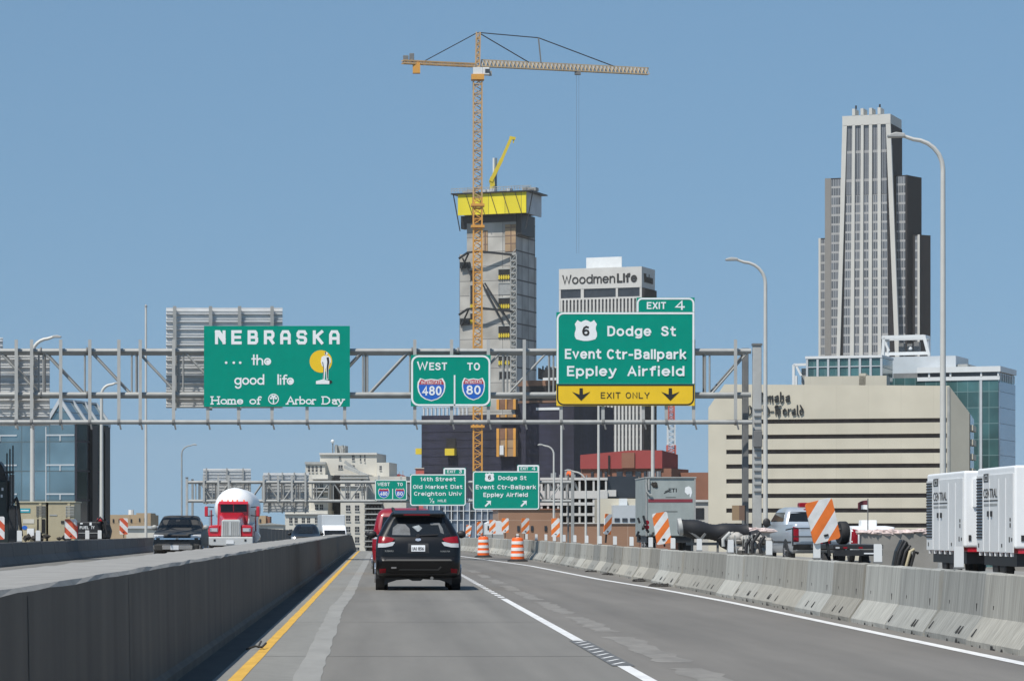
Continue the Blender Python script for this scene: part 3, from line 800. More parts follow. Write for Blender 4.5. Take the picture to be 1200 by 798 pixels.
# ------------------------------------------------------------------ sign gantries
def gantry(Y, label, chord_y, x0, x1, uprights, diags, hangers, posts, s, rear=1.5, rods=.0):
    """box truss across the road: chords, uprights, diagonals, hangers that carry the signs, posts"""
    t = thing('sign_gantry', label, 'sign gantry', (0, Y, ground_z(Y)))
    g = ground_z(Y); lx = lambda p: X(p, Y); lz = lambda p: Z(p, Y) - g
    ra, rb, rc = 3.1*s, 3.0*s, 2.6*s
    top, mid, low = chord_y
    if low is None: low = mid
    for nm, py, rr, yo in (('top_chord', top, ra, 0), ('bottom_chord', mid, rb, 0), ('rear_top_chord', top, ra*.85, rear), ('rear_bottom_chord', mid, rb*.85, rear)):
        MB().cyl((lx(x0), yo, lz(py)), (lx(x1), yo, lz(py)), rr, 12).build(nm, M['galv'], t, smooth=30)
    if low != mid:
        MB().cyl((lx(x0), -.35, lz(low)), (lx(x1), -.35, lz(low)), rc, 12).build('lower_rail', M['galv'], t, smooth=30)
    for px in uprights:
        for dx in (-2.6, 2.6):
            MB().cyl((lx(px+dx), .02, lz(mid)), (lx(px+dx), .02, lz(top)), 1.1*s, 8).build('upright', M['galv'], t, smooth=30)
        MB().cyl((lx(px), rear, lz(mid)), (lx(px), rear, lz(top)), 1.2*s, 8).build('rear_upright', M['galv_dark'], t, smooth=30)
        MB().cyl((lx(px), 0, lz(top)), (lx(px), rear, lz(top)), 1.2*s, 8).build('cross_strut', M['galv_dark'], t, smooth=30)
        MB().cyl((lx(px), 0, lz(mid)), (lx(px), rear, lz(mid)), 1.2*s, 8).build('cross_strut', M['galv_dark'], t, smooth=30)
        fl = MB()
        for py, rr in ((top, ra), (mid, rb)):
            fl.cyl((lx(px)-.03, 0, lz(py)), (lx(px)+.03, 0, lz(py)), rr*1.5, 12)
        if int(px) % 3 == 0: fl.build('flange', M['galv_dark'], t)
    for a, b in diags:
        MB().cyl((lx(a[0]), 0, lz(a[1])), (lx(b[0]), 0, lz(b[1])), 1.35*s, 8).build('diagonal', M['galv'], t, smooth=30)
        MB().cyl((lx(a[0]), rear, lz(a[1])), (lx(b[0]), rear, lz(b[1])), 1.1*s, 8).build('rear_diagonal', M['galv_dark'], t, smooth=30)
    for px in hangers:
        zt, zb = lz(top-13*(s/(Y/F))), lz(low+1)
        h = MB(); w = 1.9*s
        h.box(lx(px)-w, lx(px)+w, -.30, -.27, zb, zt); h.box(lx(px)-.012, lx(px)+.012, -.27, -.10, zb, zt)
        h.build('hanger', M['galv_light'], t)
        if low != mid:
            c = MB(); c.cyl((lx(px)-.05, -.35, lz(low)), (lx(px)+.05, -.35, lz(low)), rc*1.45, 10)
            c.bar((lx(px), -.36, lz(low)+.12), (lx(px)+.10, -.5, lz(low)-.30), .05, .05)
            c.build('clamp', M['galv_dark'], t)
    for px, wpx, pt, yo, m_ in posts:
        w = wpx*s/2
        p = MB(); p.box(lx(px)-w, lx(px)+w, yo-.16, yo+.16, 0, lz(pt)); p.build('column', M[m_], t, bevel=.03)
        MB().box(lx(px)-w*1.15, lx(px)+w*1.15, yo-.2, yo+.2, lz(pt), lz(pt)+.08).build('column_cap', M['galv_dark'], t)
    return t

GY = 124.0; gs = GY/F
ups = [48, 102, 157, 212, 266, 320, 374, 428, 483, 537, 592, 646, 700, 755, 829] 
dgs = [((0, 413), (45, 461)), ((52, 413), (97, 461)), ((107, 413), (152, 461)), ((162, 413), (207, 461)), ((217, 413), (261, 461)), ((270, 413), (315, 461)), ((325, 413), (369, 461))]
dgs += [((378+54.5*i, 461), (423+54.5*i, 413)) for i in range(8)] + [((834, 461), (876, 413))]
hang = [20, 38, 72, 106, 140, 165, 204, 244, 280, 319, 360, 404, 486, 529, 572, 614, 657, 706, 753, 780, 812, 861]
g1 = gantry(GY, 'near steel sign gantry spanning both roadways', (411.5, 462.5, 495), -190, 880, ups + [-60, -6, -114, -168], dgs + [((-54-54*i, 413), (-8-54*i, 461)) for i in range(3)], hang,
            [(887, 10, 405, 0, 'galv_light'), (878.5, 7, 408, 1.5, 'galv_dark'), (-190, 10, 405, 0, 'galv_light')], gs)
# ladder rungs and an electric box on the near column
lx = lambda p: X(p, GY)
ld = MB()
for i in range(13):
    zz = Z(480+8*i, GY); ld.box(lx(883), lx(892), -.22, -.18, zz-.02, zz+.02)
ld.build('ladder', M['galv_dark'], g1)
MB().box(lx(882), lx(892), -.38, -.17, Z(524, GY), Z(505, GY)).build('junction_box', M['galv_dark'], g1, bevel=.02)

G2 = 302.0; gs2 = G2/F
ups2 = [232+19.5*i for i in range(23)]
dgs2 = [((x_ + 2, 565) if i % 2 == 0 else (x_+2, 587), (x_+17.5, 587) if i % 2 == 0 else (x_+17.5, 565)) for i, x_ in enumerate(ups2[:-1])]
g2 = gantry(G2, 'far steel sign gantry beyond the crest of the bridge', (565, 587, None), 219, 671, [u for u in ups2], dgs2, [239, 256, 268, 309, 326, 342, 358, 444, 470, 488, 513, 538, 560, 580, 600, 624],
            [(219, 4.5, 560, 0, 'galv_light'), (224.5, 4, 562, 1.5, 'galv'), (671, 6, 552, 0, 'galv'), (667, 3, 556, 1.5, 'galv_dark')], gs2*.62, rear=1.6)

# ------------------------------------------------------------------ signs
def sign(name, label, cat, Y, x0, y0, x1, y1, tab=None, yellow=None, border=True, rad=8, group='green overhead signs'):
    """green panel hung on the gantry; returns the thing and px-to-local functions"""
    cx = (x0+x1)/2
    t = thing(name, label, cat, (X(cx, Y), Y, Z(y1, Y)), 0, group)
    s = Y/F
    lx = lambda p: (p-cx)*s
    lz = lambda p: (y1-p)*s
    pb = MB(); pb.box(lx(x0), lx(x1), 0, .05, 0, lz(y0))
    pb.build('panel', M['green'], t)
    rb = MB()
    for k in range(4):
        xx = lx(x0) + (lx(x1)-lx(x0))*(k+.5)/4; rb.box(xx-.05, xx+.05, .05, .12, .05, lz(y0)-.05)
    rb.build('rear_rib', M['galv'], t)
    if border:
        w = 2.2*s*(border if border is not True else 1)
        r = rad*s
        zb = lz(yellow) + .02 if yellow else .0
        o = MB()
        cor = (0,0,0 if tab else 1,1) if yellow else (1,1,0 if tab else 1,1)
        out = round_rect(lx(x0)+.01, lx(x1)-.01, zb+.01, lz(y0)-.01, r, 5, cor)
        inn = round_rect(lx(x0)+.01+w, lx(x1)-.01-w, zb+.01+(w if not yellow else .002), lz(y0)-.01-w, max(r-w, .02), 5, cor)
        ring_prism(o, out, inn, -.012, .0005); o.build('border', M['sign_white'], t)
    if yellow:
        zt = lz(yellow)
        MB().prism(round_rect(lx(x0), lx(x1), 0, zt, .02, 2), -.006, .001).build('exit_only_panel', M['sign_yellow'], t)
        w = 1.6*s; o = MB()
        ring_prism(o, round_rect(lx(x0)+.02, lx(x1)-.02, .02, zt, rad*s, 5, (1,1,0,0)), round_rect(lx(x0)+.02+w, lx(x1)-.02-w, .02+w, zt-w, rad*s-w, 5, (1,1,0,0)), -.014, -.005)
        o.build('black_border', M['sign_black'], t)
    if tab:
        a, b, c, txt, ta = tab
        tb = MB().box(lx(a), lx(c), 0, .05, lz(y0)+.003, lz(b)).build('exit_tab', M['green'], t)
        w = 2.0*s; o = MB()
        ring_prism(o, round_rect(lx(a)+.01, lx(c)-.01, lz(y0)+.004, lz(b)-.01, rad*s*.8, 5, (0,0,1,1)), round_rect(lx(a)+.01+w, lx(c)-.01-w, lz(y0)+.006, lz(b)-.01-w, rad*s*.8-w, 5, (0,0,1,1)), -.012, .0005)
        o.build('border', M['sign_white'], tb)
        for (s_, p0, p1, zb_, cp, bd) in ta:
            road_text(s_, lx(p0), lx(p1), lz(zb_), cp*s, 0, M['sign_white'], tb, bold=bd, t=.015)
    return t, lx, lz, s

def interstate(t, lx, lz, s, cx, y0, y1, w, num, nx0, nx1, nb, ncap, word=None):
    h = (y1-y0)*s
    def shape(k, zk0=1.0):
        pts = [(-.80, 1.0), (-.45, .93), (0, .97), (.45, .93), (.80, 1.0), (.97, .82), (1.0, .62), (.93, .40), (.75, .21), (.45, .08), (0, 0), (-.45, .08), (-.75, .21), (-.93, .40), (-1.0, .62), (-.97, .82)]
        return [(lx(cx) + x*w*s/2*k, lz(y1) + h*.5 + (z-.5)*h*k) for x, z in pts]
    sh = MB().prism(shape(1.0), -.006, .001).build('route_shield', M['sign_white'], t)
    full = shape(.90)
    zc = lz(y1) + h*.715
    # lower field, cut straight under the red band
    low = [p for p in full if p[1] < zc]
    xa = w*s/2*.90*.985
    MB().prism([(lx(cx)+xa, zc-.003)] + low + [(lx(cx)-xa, zc-.003)], -.012, -.003).build('blue_field', M['sign_blue'], sh)
    up = [p for p in full if p[1] >= zc]
    MB().prism([(lx(cx)-xa, zc+.004)] + sorted([p for p in up], key=lambda p: p[0]) + [(lx(cx)+xa, zc+.004)], -.012, -.003).build('red_band', M['sign_red'], sh)
    if word:
        text(word, lx(cx)-w*s*.36, lx(cx)+w*s*.36, zc+.03*h, h*.13, -.012, M['sign_white'], sh, bold=.01, t=.004)
    road_text(num, lx(nx0), lx(nx1), lz(nb), ncap*s, -.012, M['sign_white'], sh, name='numeral', bold=.02, t=.008)
    return sh

def us_shield(t, lx, lz, s, x0, y0, x1, y1, num, nx0, nx1, nb, ncap):
    half = [(0, 1.0), (.22, .96), (.42, .90), (.60, .94), (.74, 1.0), (1.0, .80), (.90, .66), (.90, .54), (1.0, .38), (1.0, .22), (.86, .08), (.5, .03), (.18, .0)]
    w = (x1-x0)/2
    pts = [(lx((x0+x1)/2 + a*w), lz(y1 - b*(y1-y0))) for a, b in half] + [(lx((x0+x1)/2 - a*w), lz(y1 - b*(y1-y0))) for a, b in reversed(half[1:])]
    sh = MB().prism(pts, -.008, .001).build('route_shield', M['sign_white'], t)
    road_text(num, lx(nx0), lx(nx1), lz(nb), ncap*s, -.008, M['sign_black'], sh, name='numeral', bold=.01, t=.008)
    return sh

def arrow(t, cx, cz, L_, wd, ang, material, head=.48, lxz=None, name='arrow'):
    """arrow of length L pointing along ang (degrees from up, clockwise)"""
    pts = [(-wd/2, -L_/2), (wd/2, -L_/2), (wd/2, L_/2-head*L_*.75), (wd*1.9, L_/2-head*L_*.95), (0, L_/2), (-wd*1.9, L_/2-head*L_*.95), (-wd/2, L_/2-head*L_*.75)]
    a = radians(ang); c, s_ = cos(a), sin(a)
    return MB().prism([(cx + x*c + z*s_, cz - x*s_ + z*c) for x, z in pts], -.018, .001).build(name, material, t)

SY = GY - .37
# --- state welcome sign
t, lx_, lz_, s = sign('welcome_sign', 'wide green state welcome sign with yellow sun emblem', 'road sign', SY, 239, 382, 410, 476.5, border=False)
# squared heavy capitals
def big(chars, x0, x1, zb, cap, wpx):
    """heavy squared capitals with rounded shoulders, one stroke path list per letter on a 0..1 grid"""
    A = {
     'N': [[(0,0),(0,1)], [(0,1),(.35,1),(.8,.55),(1,.35)], [(1,1),(1,0)], [(0,.98),(1,.05)]],
     'E': [[(1,0),(0,0),(0,1),(1,1)], [(0,.5),(.9,.5)]],
     'B': [[(0,0),(0,1),(.8,1),(.93,.88),(.93,.62),(.8,.5),(0,.5)], [(.8,.5),(1,.4),(1,.12),(.85,0),(0,0)]],
     'R': [[(0,0),(0,1),(.85,1),(1,.85),(1,.62),(.85,.45),(0,.45)], [(.55,.45),(1,0)]],
     'A': [[(0,0),(0,.75),(.2,1),(.8,1),(1,.75),(1,0)], [(0,.4),(1,.4)]],
     'S': [[(1,.82),(.85,1),(.15,1),(0,.85),(0,.65),(.15,.52),(.85,.48),(1,.35),(1,.15),(.85,0),(.15,0),(0,.18)]],
     'K': [[(0,0),(0,1)], [(1,1),(.1,.48)], [(.3,.6),(1,0)]],
    }
    n = len(chars); cw = (x1-x0)/(n + (n-1)*.55)
    for i, ch in enumerate(chars):
        xs = x0 + i*cw*1.55
        strokes(A[ch], 1.75*s, lx_(xs+wpx), lz_(zb-wpx), (cw-2*wpx)*s, (cap-2*wpx)*s, 0, M['sign_white'], t)
big('NEBRASKA', 252, 398, 403.6, 16.6, 1.75)
def circ(cx, cz, r, a0=0, a1=360, n=16): return [(cx + r*cos(radians(a0+(a1-a0)*i/n)), cz + r*sin(radians(a0+(a1-a0)*i/n))) for i in range(n+1)]
# round lower-case letters, units of pixels, x from the letter's left, z from the baseline
RL = {
 't': ([[(2,0),(2,11)], [(0,6.6),(4,6.6)]], 6),
 'h': ([[(0,0),(0,11)], [(0,4)] + circ(3.2,3.6,3.2,170,0,8) + [(6.4,0)]], 9),
 'e': ([circ(3.4,3.4,3.4), circ(3.7,3.1,1.2), [(3.6,3.6),(6.6,3.6)]], 9),
 'g': ([circ(3.4,3.4,3.4), [(6.8,6.8),(6.8,-1.5)] + circ(3.6,-1.5,3.2,0,-150,8)], 9.2),
 'o': ([circ(3.4,3.4,3.4)], 9),
 'd': ([circ(3.4,3.4,3.4), [(6.8,0),(6.8,11)]], 9.2),
 'l': ([[(0,0),(0,11)]], 2.8),
 'i': ([[(0,0),(0,6.6)], [(0,9.6),(0,10.1)]], 2.8),
 'f': ([[(1.5,0),(1.5,8.5)] + circ(3.5,8.5,2,180,60,6), [(0,6.4),(4,6.4)]], 5.5),
}
def round_word(w, x, zb, k):
    for ch in w:
        pa, adv = RL[ch]
        strokes(pa, .88*s, lx_(x), lz_(zb), s*k, s*k, 0, M['sign_white'], t)
        x += adv*k
for px in (265, 274, 281.5):
    MB().prism(circ(lx_(px), lz_(425), 1.5*s, 0, 337.5, 15), -.012, .001).build('legend', M['sign_white'], t)
round_word('the', 295.5, 427, .98)
round_word('good', 275.5, 450, .98)
round_word('life', 326, 450, .98)
# serif line
SER = {
 'H': ([[(0,0),(0,1)], [(.72,0),(.72,1)], [(0,.5),(.72,.5)]], [(0,0),(0,1),(.72,0),(.72,1)], 1.0),
 'o': ([circ(.3,.32,.30)], [], .78), 'm': ([[(0,0),(0,.62)], [(0,.5),(.15,.62),(.3,.62),(.38,.5),(.38,0)], [(.38,.5),(.52,.62),(.68,.62),(.76,.5),(.76,0)]], [(0,0),(.38,0),(.76,0)], 1.04),
 'e': ([circ(.28,.32,.29,330,30,14)[::-1][::-1], [(0,.33),(.55,.33)]], [], .72), 'f': ([[(.12,0),(.12,.8),(.2,.98),(.36,1.0),(.42,.92)], [(0,.6),(.34,.6)]], [(.12,0)], .55),
 'A': ([[(0,0),(.42,1),(.84,0)], [(.17,.36),(.67,.36)]], [(0,0),(.84,0)], 1.06), 'r': ([[(0,0),(0,.62)], [(0,.45),(.14,.62),(.34,.58)]], [(0,0)], .52),
 'b': ([[(0,0),(0,1.02)], circ(.28,.32,.29)], [], .76), 'D': ([[(0,0),(0,1)], [(0,1),(.4,1),(.68,.78),(.74,.5),(.68,.22),(.4,0),(0,0)]], [(0,0),(0,1)], 1.0),
 'a': ([circ(.26,.2,.2), [(.06,.56),(.28,.63),(.46,.52),(.46,0)]], [(.46,0)], .7), 'y': ([[(0,.62),(.28,.02)], [(.56,.62),(.2,-.2),(.02,-.28)]], [(0,.62),(.56,.62)], .66), ' ': ([], [], .5)}
def serif_word(w, x0, x1, zb, cap):
    tot = sum(SER[c][2] for c in w); k = (x1-x0)/tot; x = x0
    for c in w:
        pa, sf, adv = SER[c]
        pa = list(pa) + [[(a-.12, b), (a+.12, b)] for a, b in sf]
        if pa: strokes(pa, .74*s, lx_(x), lz_(zb), s*k, s*cap, 0, M['sign_white'], t)
        x += adv*k
serif_word('Home', 248.5, 286, 473.3, 8.3)
serif_word('of', 293, 307.5, 473.3, 8.3)
serif_word('Arbor', 336.5, 371.5, 473.3, 8.3)
serif_word('Day', 378.5, 403.5, 473.3, 8.3)
# leafy tree emblem in a ring
em = MB(); ring_prism(em, circ(lx_(320.5), lz_(467.5), 6.3*s, 0, 340, 17), circ(lx_(320.5), lz_(467.5), 5.2*s, 0, 340, 17), -.012, .001)
emb = em.build('tree_emblem', M['sign_white'], t)
e2 = MB(); e2.prism([(lx_(319.7), lz_(472.5)), (lx_(321.3), lz_(472.5)), (lx_(321.1), lz_(467)), (lx_(319.9), lz_(467))], -.011, .001)
for k, (a, b) in enumerate(((317.6, 466.5), (319.2, 464.2), (321.8, 464.2), (323.4, 466.5), (320.5, 466.4))):
    e2.prism(circ(lx_(a), lz_(b), 1.35*s, 0, 320, 8), -.009-.0006*k, .001)
e2.build('emblem_crown', M['sign_white'], emb)
# yellow sun with a standing sower on a plinth
MB().prism(circ(lx_(376), lz_(423.5), 13.2*s, 0, 348, 29), -.006, .001).build('sun_disc', M['sign_yellow'], t)
fg = MB()
Pp = lambda pts: [(lx_(a), lz_(b)) for a, b in pts]
fg.prism(circ(lx_(382.3), lz_(414.3), 1.9*s, 0, 330, 11), -.016, -.003)
fg.prism(Pp([(379, 417), (385, 417), (386.5, 425), (385, 431), (384.5, 445), (382.5, 445), (382, 432), (381.3, 432), (380.5, 445), (378.3, 445), (379, 431), (377, 424)]), -.0155, -.003)
fg.prism(Pp([(376.8, 418.5), (379, 417.3), (378.2, 424), (379.5, 428), (377.6, 429.5), (376, 424)]), -.0148, -.003)
fg.prism(Pp([(385, 417.3), (387.6, 420), (387.8, 425), (384.5, 426.5), (385.4, 422)]), -.0142, -.003)
fg.build('sower_figure', M['sign_white'], t)
fk = MB()
fk.prism(Pp([(382.6, 419), (385.2, 418.5), (386, 424), (384.6, 431), (384, 444), (383.1, 444), (382.8, 431), (383.5, 424)]), -.0185, -.015)
fk.prism(Pp([(377.6, 424.2), (378.6, 424.2), (379.6, 431), (379.2, 444), (378.6, 444), (378.9, 431)]), -.0180, -.015)
fk.prism(Pp([(380.9, 412.6), (382, 412), (382.2, 414), (381, 416)]), -.0188, -.0155)
fk.build('figure_shading', M['sign_black'], t)
MB().prism(Pp([(370.3, 450), (386, 450), (386, 446.2), (378, 444.6), (370.3, 446.5)]), -.014, .001).build('plinth', M['sign_white'], t)
MB().prism(Pp([(386, 450), (389.5, 448.2), (389, 446.2), (384.5, 444.6), (386, 446.2)]), -.0135, .001).build('plinth_shade', M['sign_black'], t)

# --- near route sign
t, lx_, lz_, s = sign('route_sign', 'near green sign with two interstate shields, WEST and TO', 'road sign', SY, 481.5, 416, 575, 476, rad=9)
road_text('W', lx_(488.7), lx_(501.5), lz_(433.8), 10.3*s, 0, M['sign_white'], t, bold=.015)
road_text('EST', lx_(503), lx_(524), lz_(433.8), 9.0*s, 0, M['sign_white'], t, bold=.015)
road_text('TO', lx_(547.5), lx_(562.5), lz_(434), 9.0*s, 0, M['sign_white'], t, bold=.015)
MB().prism([(lx_(531.8), lz_(475)), (lx_(533.6), lz_(475)), (lx_(533.6), lz_(439.5)), (lx_(531.8), lz_(439.5))], -.012, .001).build('divider', M['sign_white'], t)
interstate(t, lx_, lz_, s, 505.5, 443, 470, 33, '480', 494.5, 517.5, 463.3, 11, 'INTERSTATE')
interstate(t, lx_, lz_, s, 554.8, 442.5, 469, 27, '80', 546.5, 563.3, 462.3, 10.8, 'INTERSTATE')

# --- near exit sign
t, lx_, lz_, s = sign('exit_sign', 'near green exit sign with yellow EXIT ONLY strip', 'road sign', SY, 652, 365.8, 814, 475.5, rad=8,
    tab=(746, 348.8, 814, '', [('EXIT', 758, 780.5, 362.3, 8.3, .0), ('4', 791, 802.5, 363.4, 11.2, .02)]), yellow=450.5)
us_shield(t, lx_, lz_, s, 673.5, 375, 699.5, 399.5, '6', 682.2, 690.8, 393.6, 11.8)
road_text('Dodge', lx_(711.8), lx_(763.2), lz_(394), 12*s, 0, M['sign_white'], t, bold=.018, spacing=1.15)
road_text('St', lx_(774.8), lx_(792.2), lz_(394), 11.8*s, 0, M['sign_white'], t, bold=.018, spacing=1.1)
road_text('Event', lx_(662), lx_(704.8), lz_(420.6), 11.8*s, 0, M['sign_white'], t, bold=.018, spacing=1.05)
road_text('Ctr-Ballpark', lx_(711.2), lx_(804), lz_(421), 11.8*s, 0, M['sign_white'], t, bold=.018, spacing=1.02)
road_text('Eppley', lx_(664.5), lx_(722.5), lz_(440.8), 12*s, 0, M['sign_white'], t, bold=.018, spacing=1.15)
road_text('Airfield', lx_(735.3), lx_(802), lz_(440.8), 12*s, 0, M['sign_white'], t, bold=.018, spacing=1.15)
road_text('EXIT', lx_(704), lx_(727), lz_(466.8), 7.2*s, -.006, M['sign_black'], t, weight=.065)
road_text('ONLY', lx_(733.2), lx_(761), lz_(466.8), 7.2*s, -.006, M['sign_black'], t, weight=.065)
for px in (681, 785.5):
    P_ = [(-1.9, -7.4), (1.9, -7.4), (2.1, 0), (10.5, -3.2), (2.8, 4.4), (0, 7.2), (-2.8, 4.4), (-10.5, -3.2), (-2.1, 0)]
    MB().prism([(lx_(px+a), lz_(462.3+b)) for a, b in P_], -.018, .0).build('arrow', M['sign_black'], t)

# --- backs of the signs that face the other way
def sign_back(Y, x0, y0, x1, y1, beams, label):
    s = Y/F; cx = (x0+x1)/2
    t = thing('reversed_sign', label, 'road sign', (X(cx, Y), Y, Z(y1, Y)), 0, 'grey backs of signs facing the other way')
    lx = lambda p: (p-cx)*s; lz = lambda p: (y1-p)*s
    MB().box(lx(x0), lx(x1), .10, .13, 0, lz(y0)).build('panel', M['sign_back'], t)
    r = MB(); H = lz(y0); n = max(3, int(H/.305)); st = H/n
    for i in range(n):
        z = i*st
        r.prism_x([(.10, z+.02), (.0, z+.05), (.0, z+.085), (.10, z+.10)], lx(x0), lx(x1))
        r.prism_x([(.10, z+.16), (.05, z+.17), (.05, z+.20), (.10, z+.21)], lx(x0), lx(x1))
    r.build('stiffening_ribs', M['sign_back'], t)
    for b in beams:
        m_ = MB(); m_.box(lx(b)-.07, lx(b)+.07, -.16, -.14, -.1, H+.05); m_.box(lx(b)-.012, lx(b)+.012, -.14, .0, -.1, H+.05); m_.build('beam', M['galv'], t)
    return t
sign_back(GY+2.0, 194.5, 360.5, 331, 478, (205, 247, 281, 319), 'large ribbed grey sign back behind the state welcome sign')
sign_back(GY+2.0, -110, 413, 58, 499, (20, 38, -20, -60), 'ribbed grey sign back at the left edge above the glass building')
sign_back(GY+2.2, -110, 396, 3, 412.5, (-20,), 'narrow ribbed grey sign back strip cut off at the left edge')
sign_back(G2+2.2, 238, 549, 294, 590, (242, 266, 285), 'far ribbed sign back behind the white tank of the red truck')
sign_back(G2+2.2, 308.5, 554, 362, 600, (315, 331, 345, 358), 'far ribbed sign back overlapping the old cream building')

# --- far signs
FY = G2 - .45
t, lx_, lz_, s = sign('route_sign', 'far small green sign with two interstate shields', 'road sign', FY, 439.5, 562, 477, 586, rad=2, border=.42)
road_text('WEST', lx_(442.3), lx_(456.8), lz_(569.3), 4.2*s, 0, M['sign_white'], t, bold=.015)
road_text('TO', lx_(465.5), lx_(472), lz_(569.3), 3.9*s, 0, M['sign_white'], t, bold=.015)
MB().prism([(lx_(459.7), lz_(585.5)), (lx_(460.6), lz_(585.5)), (lx_(460.6), lz_(572.5)), (lx_(459.7), lz_(572.5))], -.012, .001).build('divider', M['sign_white'], t)
interstate(t, lx_, lz_, s, 449.7, 572, 583.5, 13, '480', 445.3, 454, 580.6, 4.6)
interstate(t, lx_, lz_, s, 468.6, 572, 583.5, 11, '80', 465.3, 472, 580.6, 4.6)

t, lx_, lz_, s = sign('exit_sign', 'far green exit sign for 14th Street with half mile line', 'road sign', FY, 480.5, 555.5, 546, 592.5, rad=3, border=.55,
    tab=(519.5, 548, 546, '', [('EXIT', 524, 534, 554, 3.3, .0), ('3', 538, 541.3, 554.3, 4.2, .02)]))
road_text('14th Street', lx_(492.8), lx_(534), lz_(563.6), 4.7*s, 0, M['sign_white'], t, bold=.015)
road_text('Old Market Dist', lx_(484), lx_(542), lz_(572.6), 4.7*s, 0, M['sign_white'], t, bold=.015)
road_text('Creighton Univ', lx_(485.2), lx_(541), lz_(580.6), 4.7*s, 0, M['sign_white'], t, bold=.015)
road_text('1', lx_(503), lx_(504.6), lz_(585.8), 2.6*s, 0, M['sign_white'], t, weight=.13); road_text('/', lx_(504), lx_(507.4), lz_(589), 5.2*s, 0, M['sign_white'], t, weight=.06); road_text('2', lx_(506.6), lx_(509), lz_(589.3), 2.6*s, 0, M['sign_white'], t, weight=.13)
road_text('MILE', lx_(513), lx_(523), lz_(588), 3.0*s, 0, M['sign_white'], t, bold=.01)

t, lx_, lz_, s = sign('exit_sign', 'far green exit sign with two slanted white arrows', 'road sign', FY, 554, 552, 632, 597, rad=3, border=.55,
    tab=(606, 544.5, 632, '', [('EXIT', 610, 619, 550.5, 3.4, .0), ('4', 623, 627.5, 550.8, 4.4, .02)]))
us_shield(t, lx_, lz_, s, 568.3, 554, 579, 564, '6', 571.8, 575.5, 561.6, 5)
road_text('Dodge St', lx_(584), lx_(617), lz_(562.3), 5*s, 0, M['sign_white'], t, bold=.015)
road_text('Event Ctr-Ballpark', lx_(557.5), lx_(628), lz_(573), 5*s, 0, M['sign_white'], t, bold=.015)
road_text('Eppley Airfield', lx_(566.5), lx_(618.5), lz_(582), 5*s, 0, M['sign_white'], t, bold=.015)
for px in (572, 614): arrow(t, lx_(px), lz_(589.8), 9.5*s, 2.0*s, 45, M['sign_white'])

# ------------------------------------------------------------------ buildings
M['window_dark'] = mat('dark_window_glass', (.03,.034,.042), .15, 0, var=.3, scale=.25, spec=.6)
M['opening'] = mat('deep_opening', (.015,.015,.017), .9, var=.2, scale=.5)
M['white_stone'] = mat('white_precast', (.56,.55,.52), .8, var=.06, scale=.2)
M['cream_stone'] = mat('cream_brick', (.56,.54,.48), .9, var=.12, scale=.25, noise2=(.08,.08,(1,1,1)))
M['beige_panel'] = grid_mat('beige_concrete_panels', (.56,.52,.42), (.47,.43,.34), (6.2, 60), (.05, .05), rough=.9, var=.07, per_cell=.025)
M['ribbon_window'] = mat('brown_ribbon_window', (.055,.044,.043), .55, var=.4, scale=.6, spec=.25)
M['beige_plain'] = mat('beige_concrete', (.56,.52,.42), .9, var=.06, scale=.2)
M['tower_concrete'] = mat('pale_tower_concrete', (.55,.54,.50), .85, var=.05, scale=.1)
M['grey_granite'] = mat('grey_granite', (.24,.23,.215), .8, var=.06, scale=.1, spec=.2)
M['tower_side'] = mat('painted_tower_shade', (.030,.029,.032), .8, spec=.15, var=.06, scale=.1)  # near-black colour that paints shade onto the turned-away sides of both towers
M['tower_window'] = grid_mat('tower_window_bay', (.13,.14,.155), (.36,.36,.355), (1.0, 3.95), (.2, .9), rough=.18, var=.1, per_cell=.35, spec=.6)
M['tower_window_tall'] = grid_mat('tall_window_bay', (.11,.117,.13), (.32,.32,.32), (.9, 12), (.14, 1.1), rough=.18, var=.1, per_cell=.3, spec=.6)
M['woodmen_window'] = grid_mat('strip_window', (.10,.10,.105), (.16,.155,.15), (50, 3.6), (.0, 1.1), rough=.25, var=.1, per_cell=.3)
M['core_concrete'] = grid_mat('raw_core_concrete', (.40,.385,.35), (.17,.165,.16), (7.4, 4.72), (.16, .22), rough=.95, var=.22, per_cell=.14, rline=.95)
M['core_side'] = grid_mat('raw_core_concrete_side', (.40,.39,.37), (.10,.10,.10), (6.1, 4.72), (.4, .5), rough=.95, var=.2, per_cell=.14, axis_u='Y', rline=.95)
M['form_yellow'] = grid_mat('yellow_formwork_sheet', (.72,.60,.02), (.36,.31,.03), (5.6, 30), (.22, .1), rough=.7, var=.06, per_cell=.08)
M['form_grey'] = mat('grey_formwork_sheet', (.50,.52,.54), .7, var=.12, scale=.3)
M['plywood'] = grid_mat('plywood_formwork', (.34,.235,.14), (.16,.10,.07), (2.2, 2.6), (.35, .35), rough=.9, var=.2, per_cell=.2)
M['netting'] = mat('navy_debris_netting', (.020,.021,.042), .9, var=.45, scale=.12, stretch=(1,1,.25), noise2=(.6,.25,(.3,1,1.6)))
M['slab_edge'] = mat('brown_slab_edge', (.20,.11,.07), .9, var=.3, scale=.3)
M['crane_orange'] = mat('orange_crane_steel', (.64,.31,.055), .6, var=.12, scale=.2)
M['crane_dull'] = mat('sun_faded_crane_steel', (.50,.32,.15), .65, var=.15, scale=.2)
M['crane_pale'] = mat('pale_jib_steel', (.47,.36,.22), .65, var=.15, scale=.2)
M['crane_yellow'] = mat('yellow_boom_steel', (.66,.50,.03), .5, var=.08, scale=.5)
M['red_clad'] = mat('dark_red_cladding', (.30,.048,.045), .8, var=.08, scale=.15)
M['brick'] = grid_mat('brown_brick_wall', (.31,.18,.115), (.36,.235,.165), (7.5, 5.2), (.12, .1), rough=.92, var=.12, per_cell=.05)
M['brick_red'] = mat('red_brown_brick', (.25,.115,.075), .92, var=.12, scale=.2)
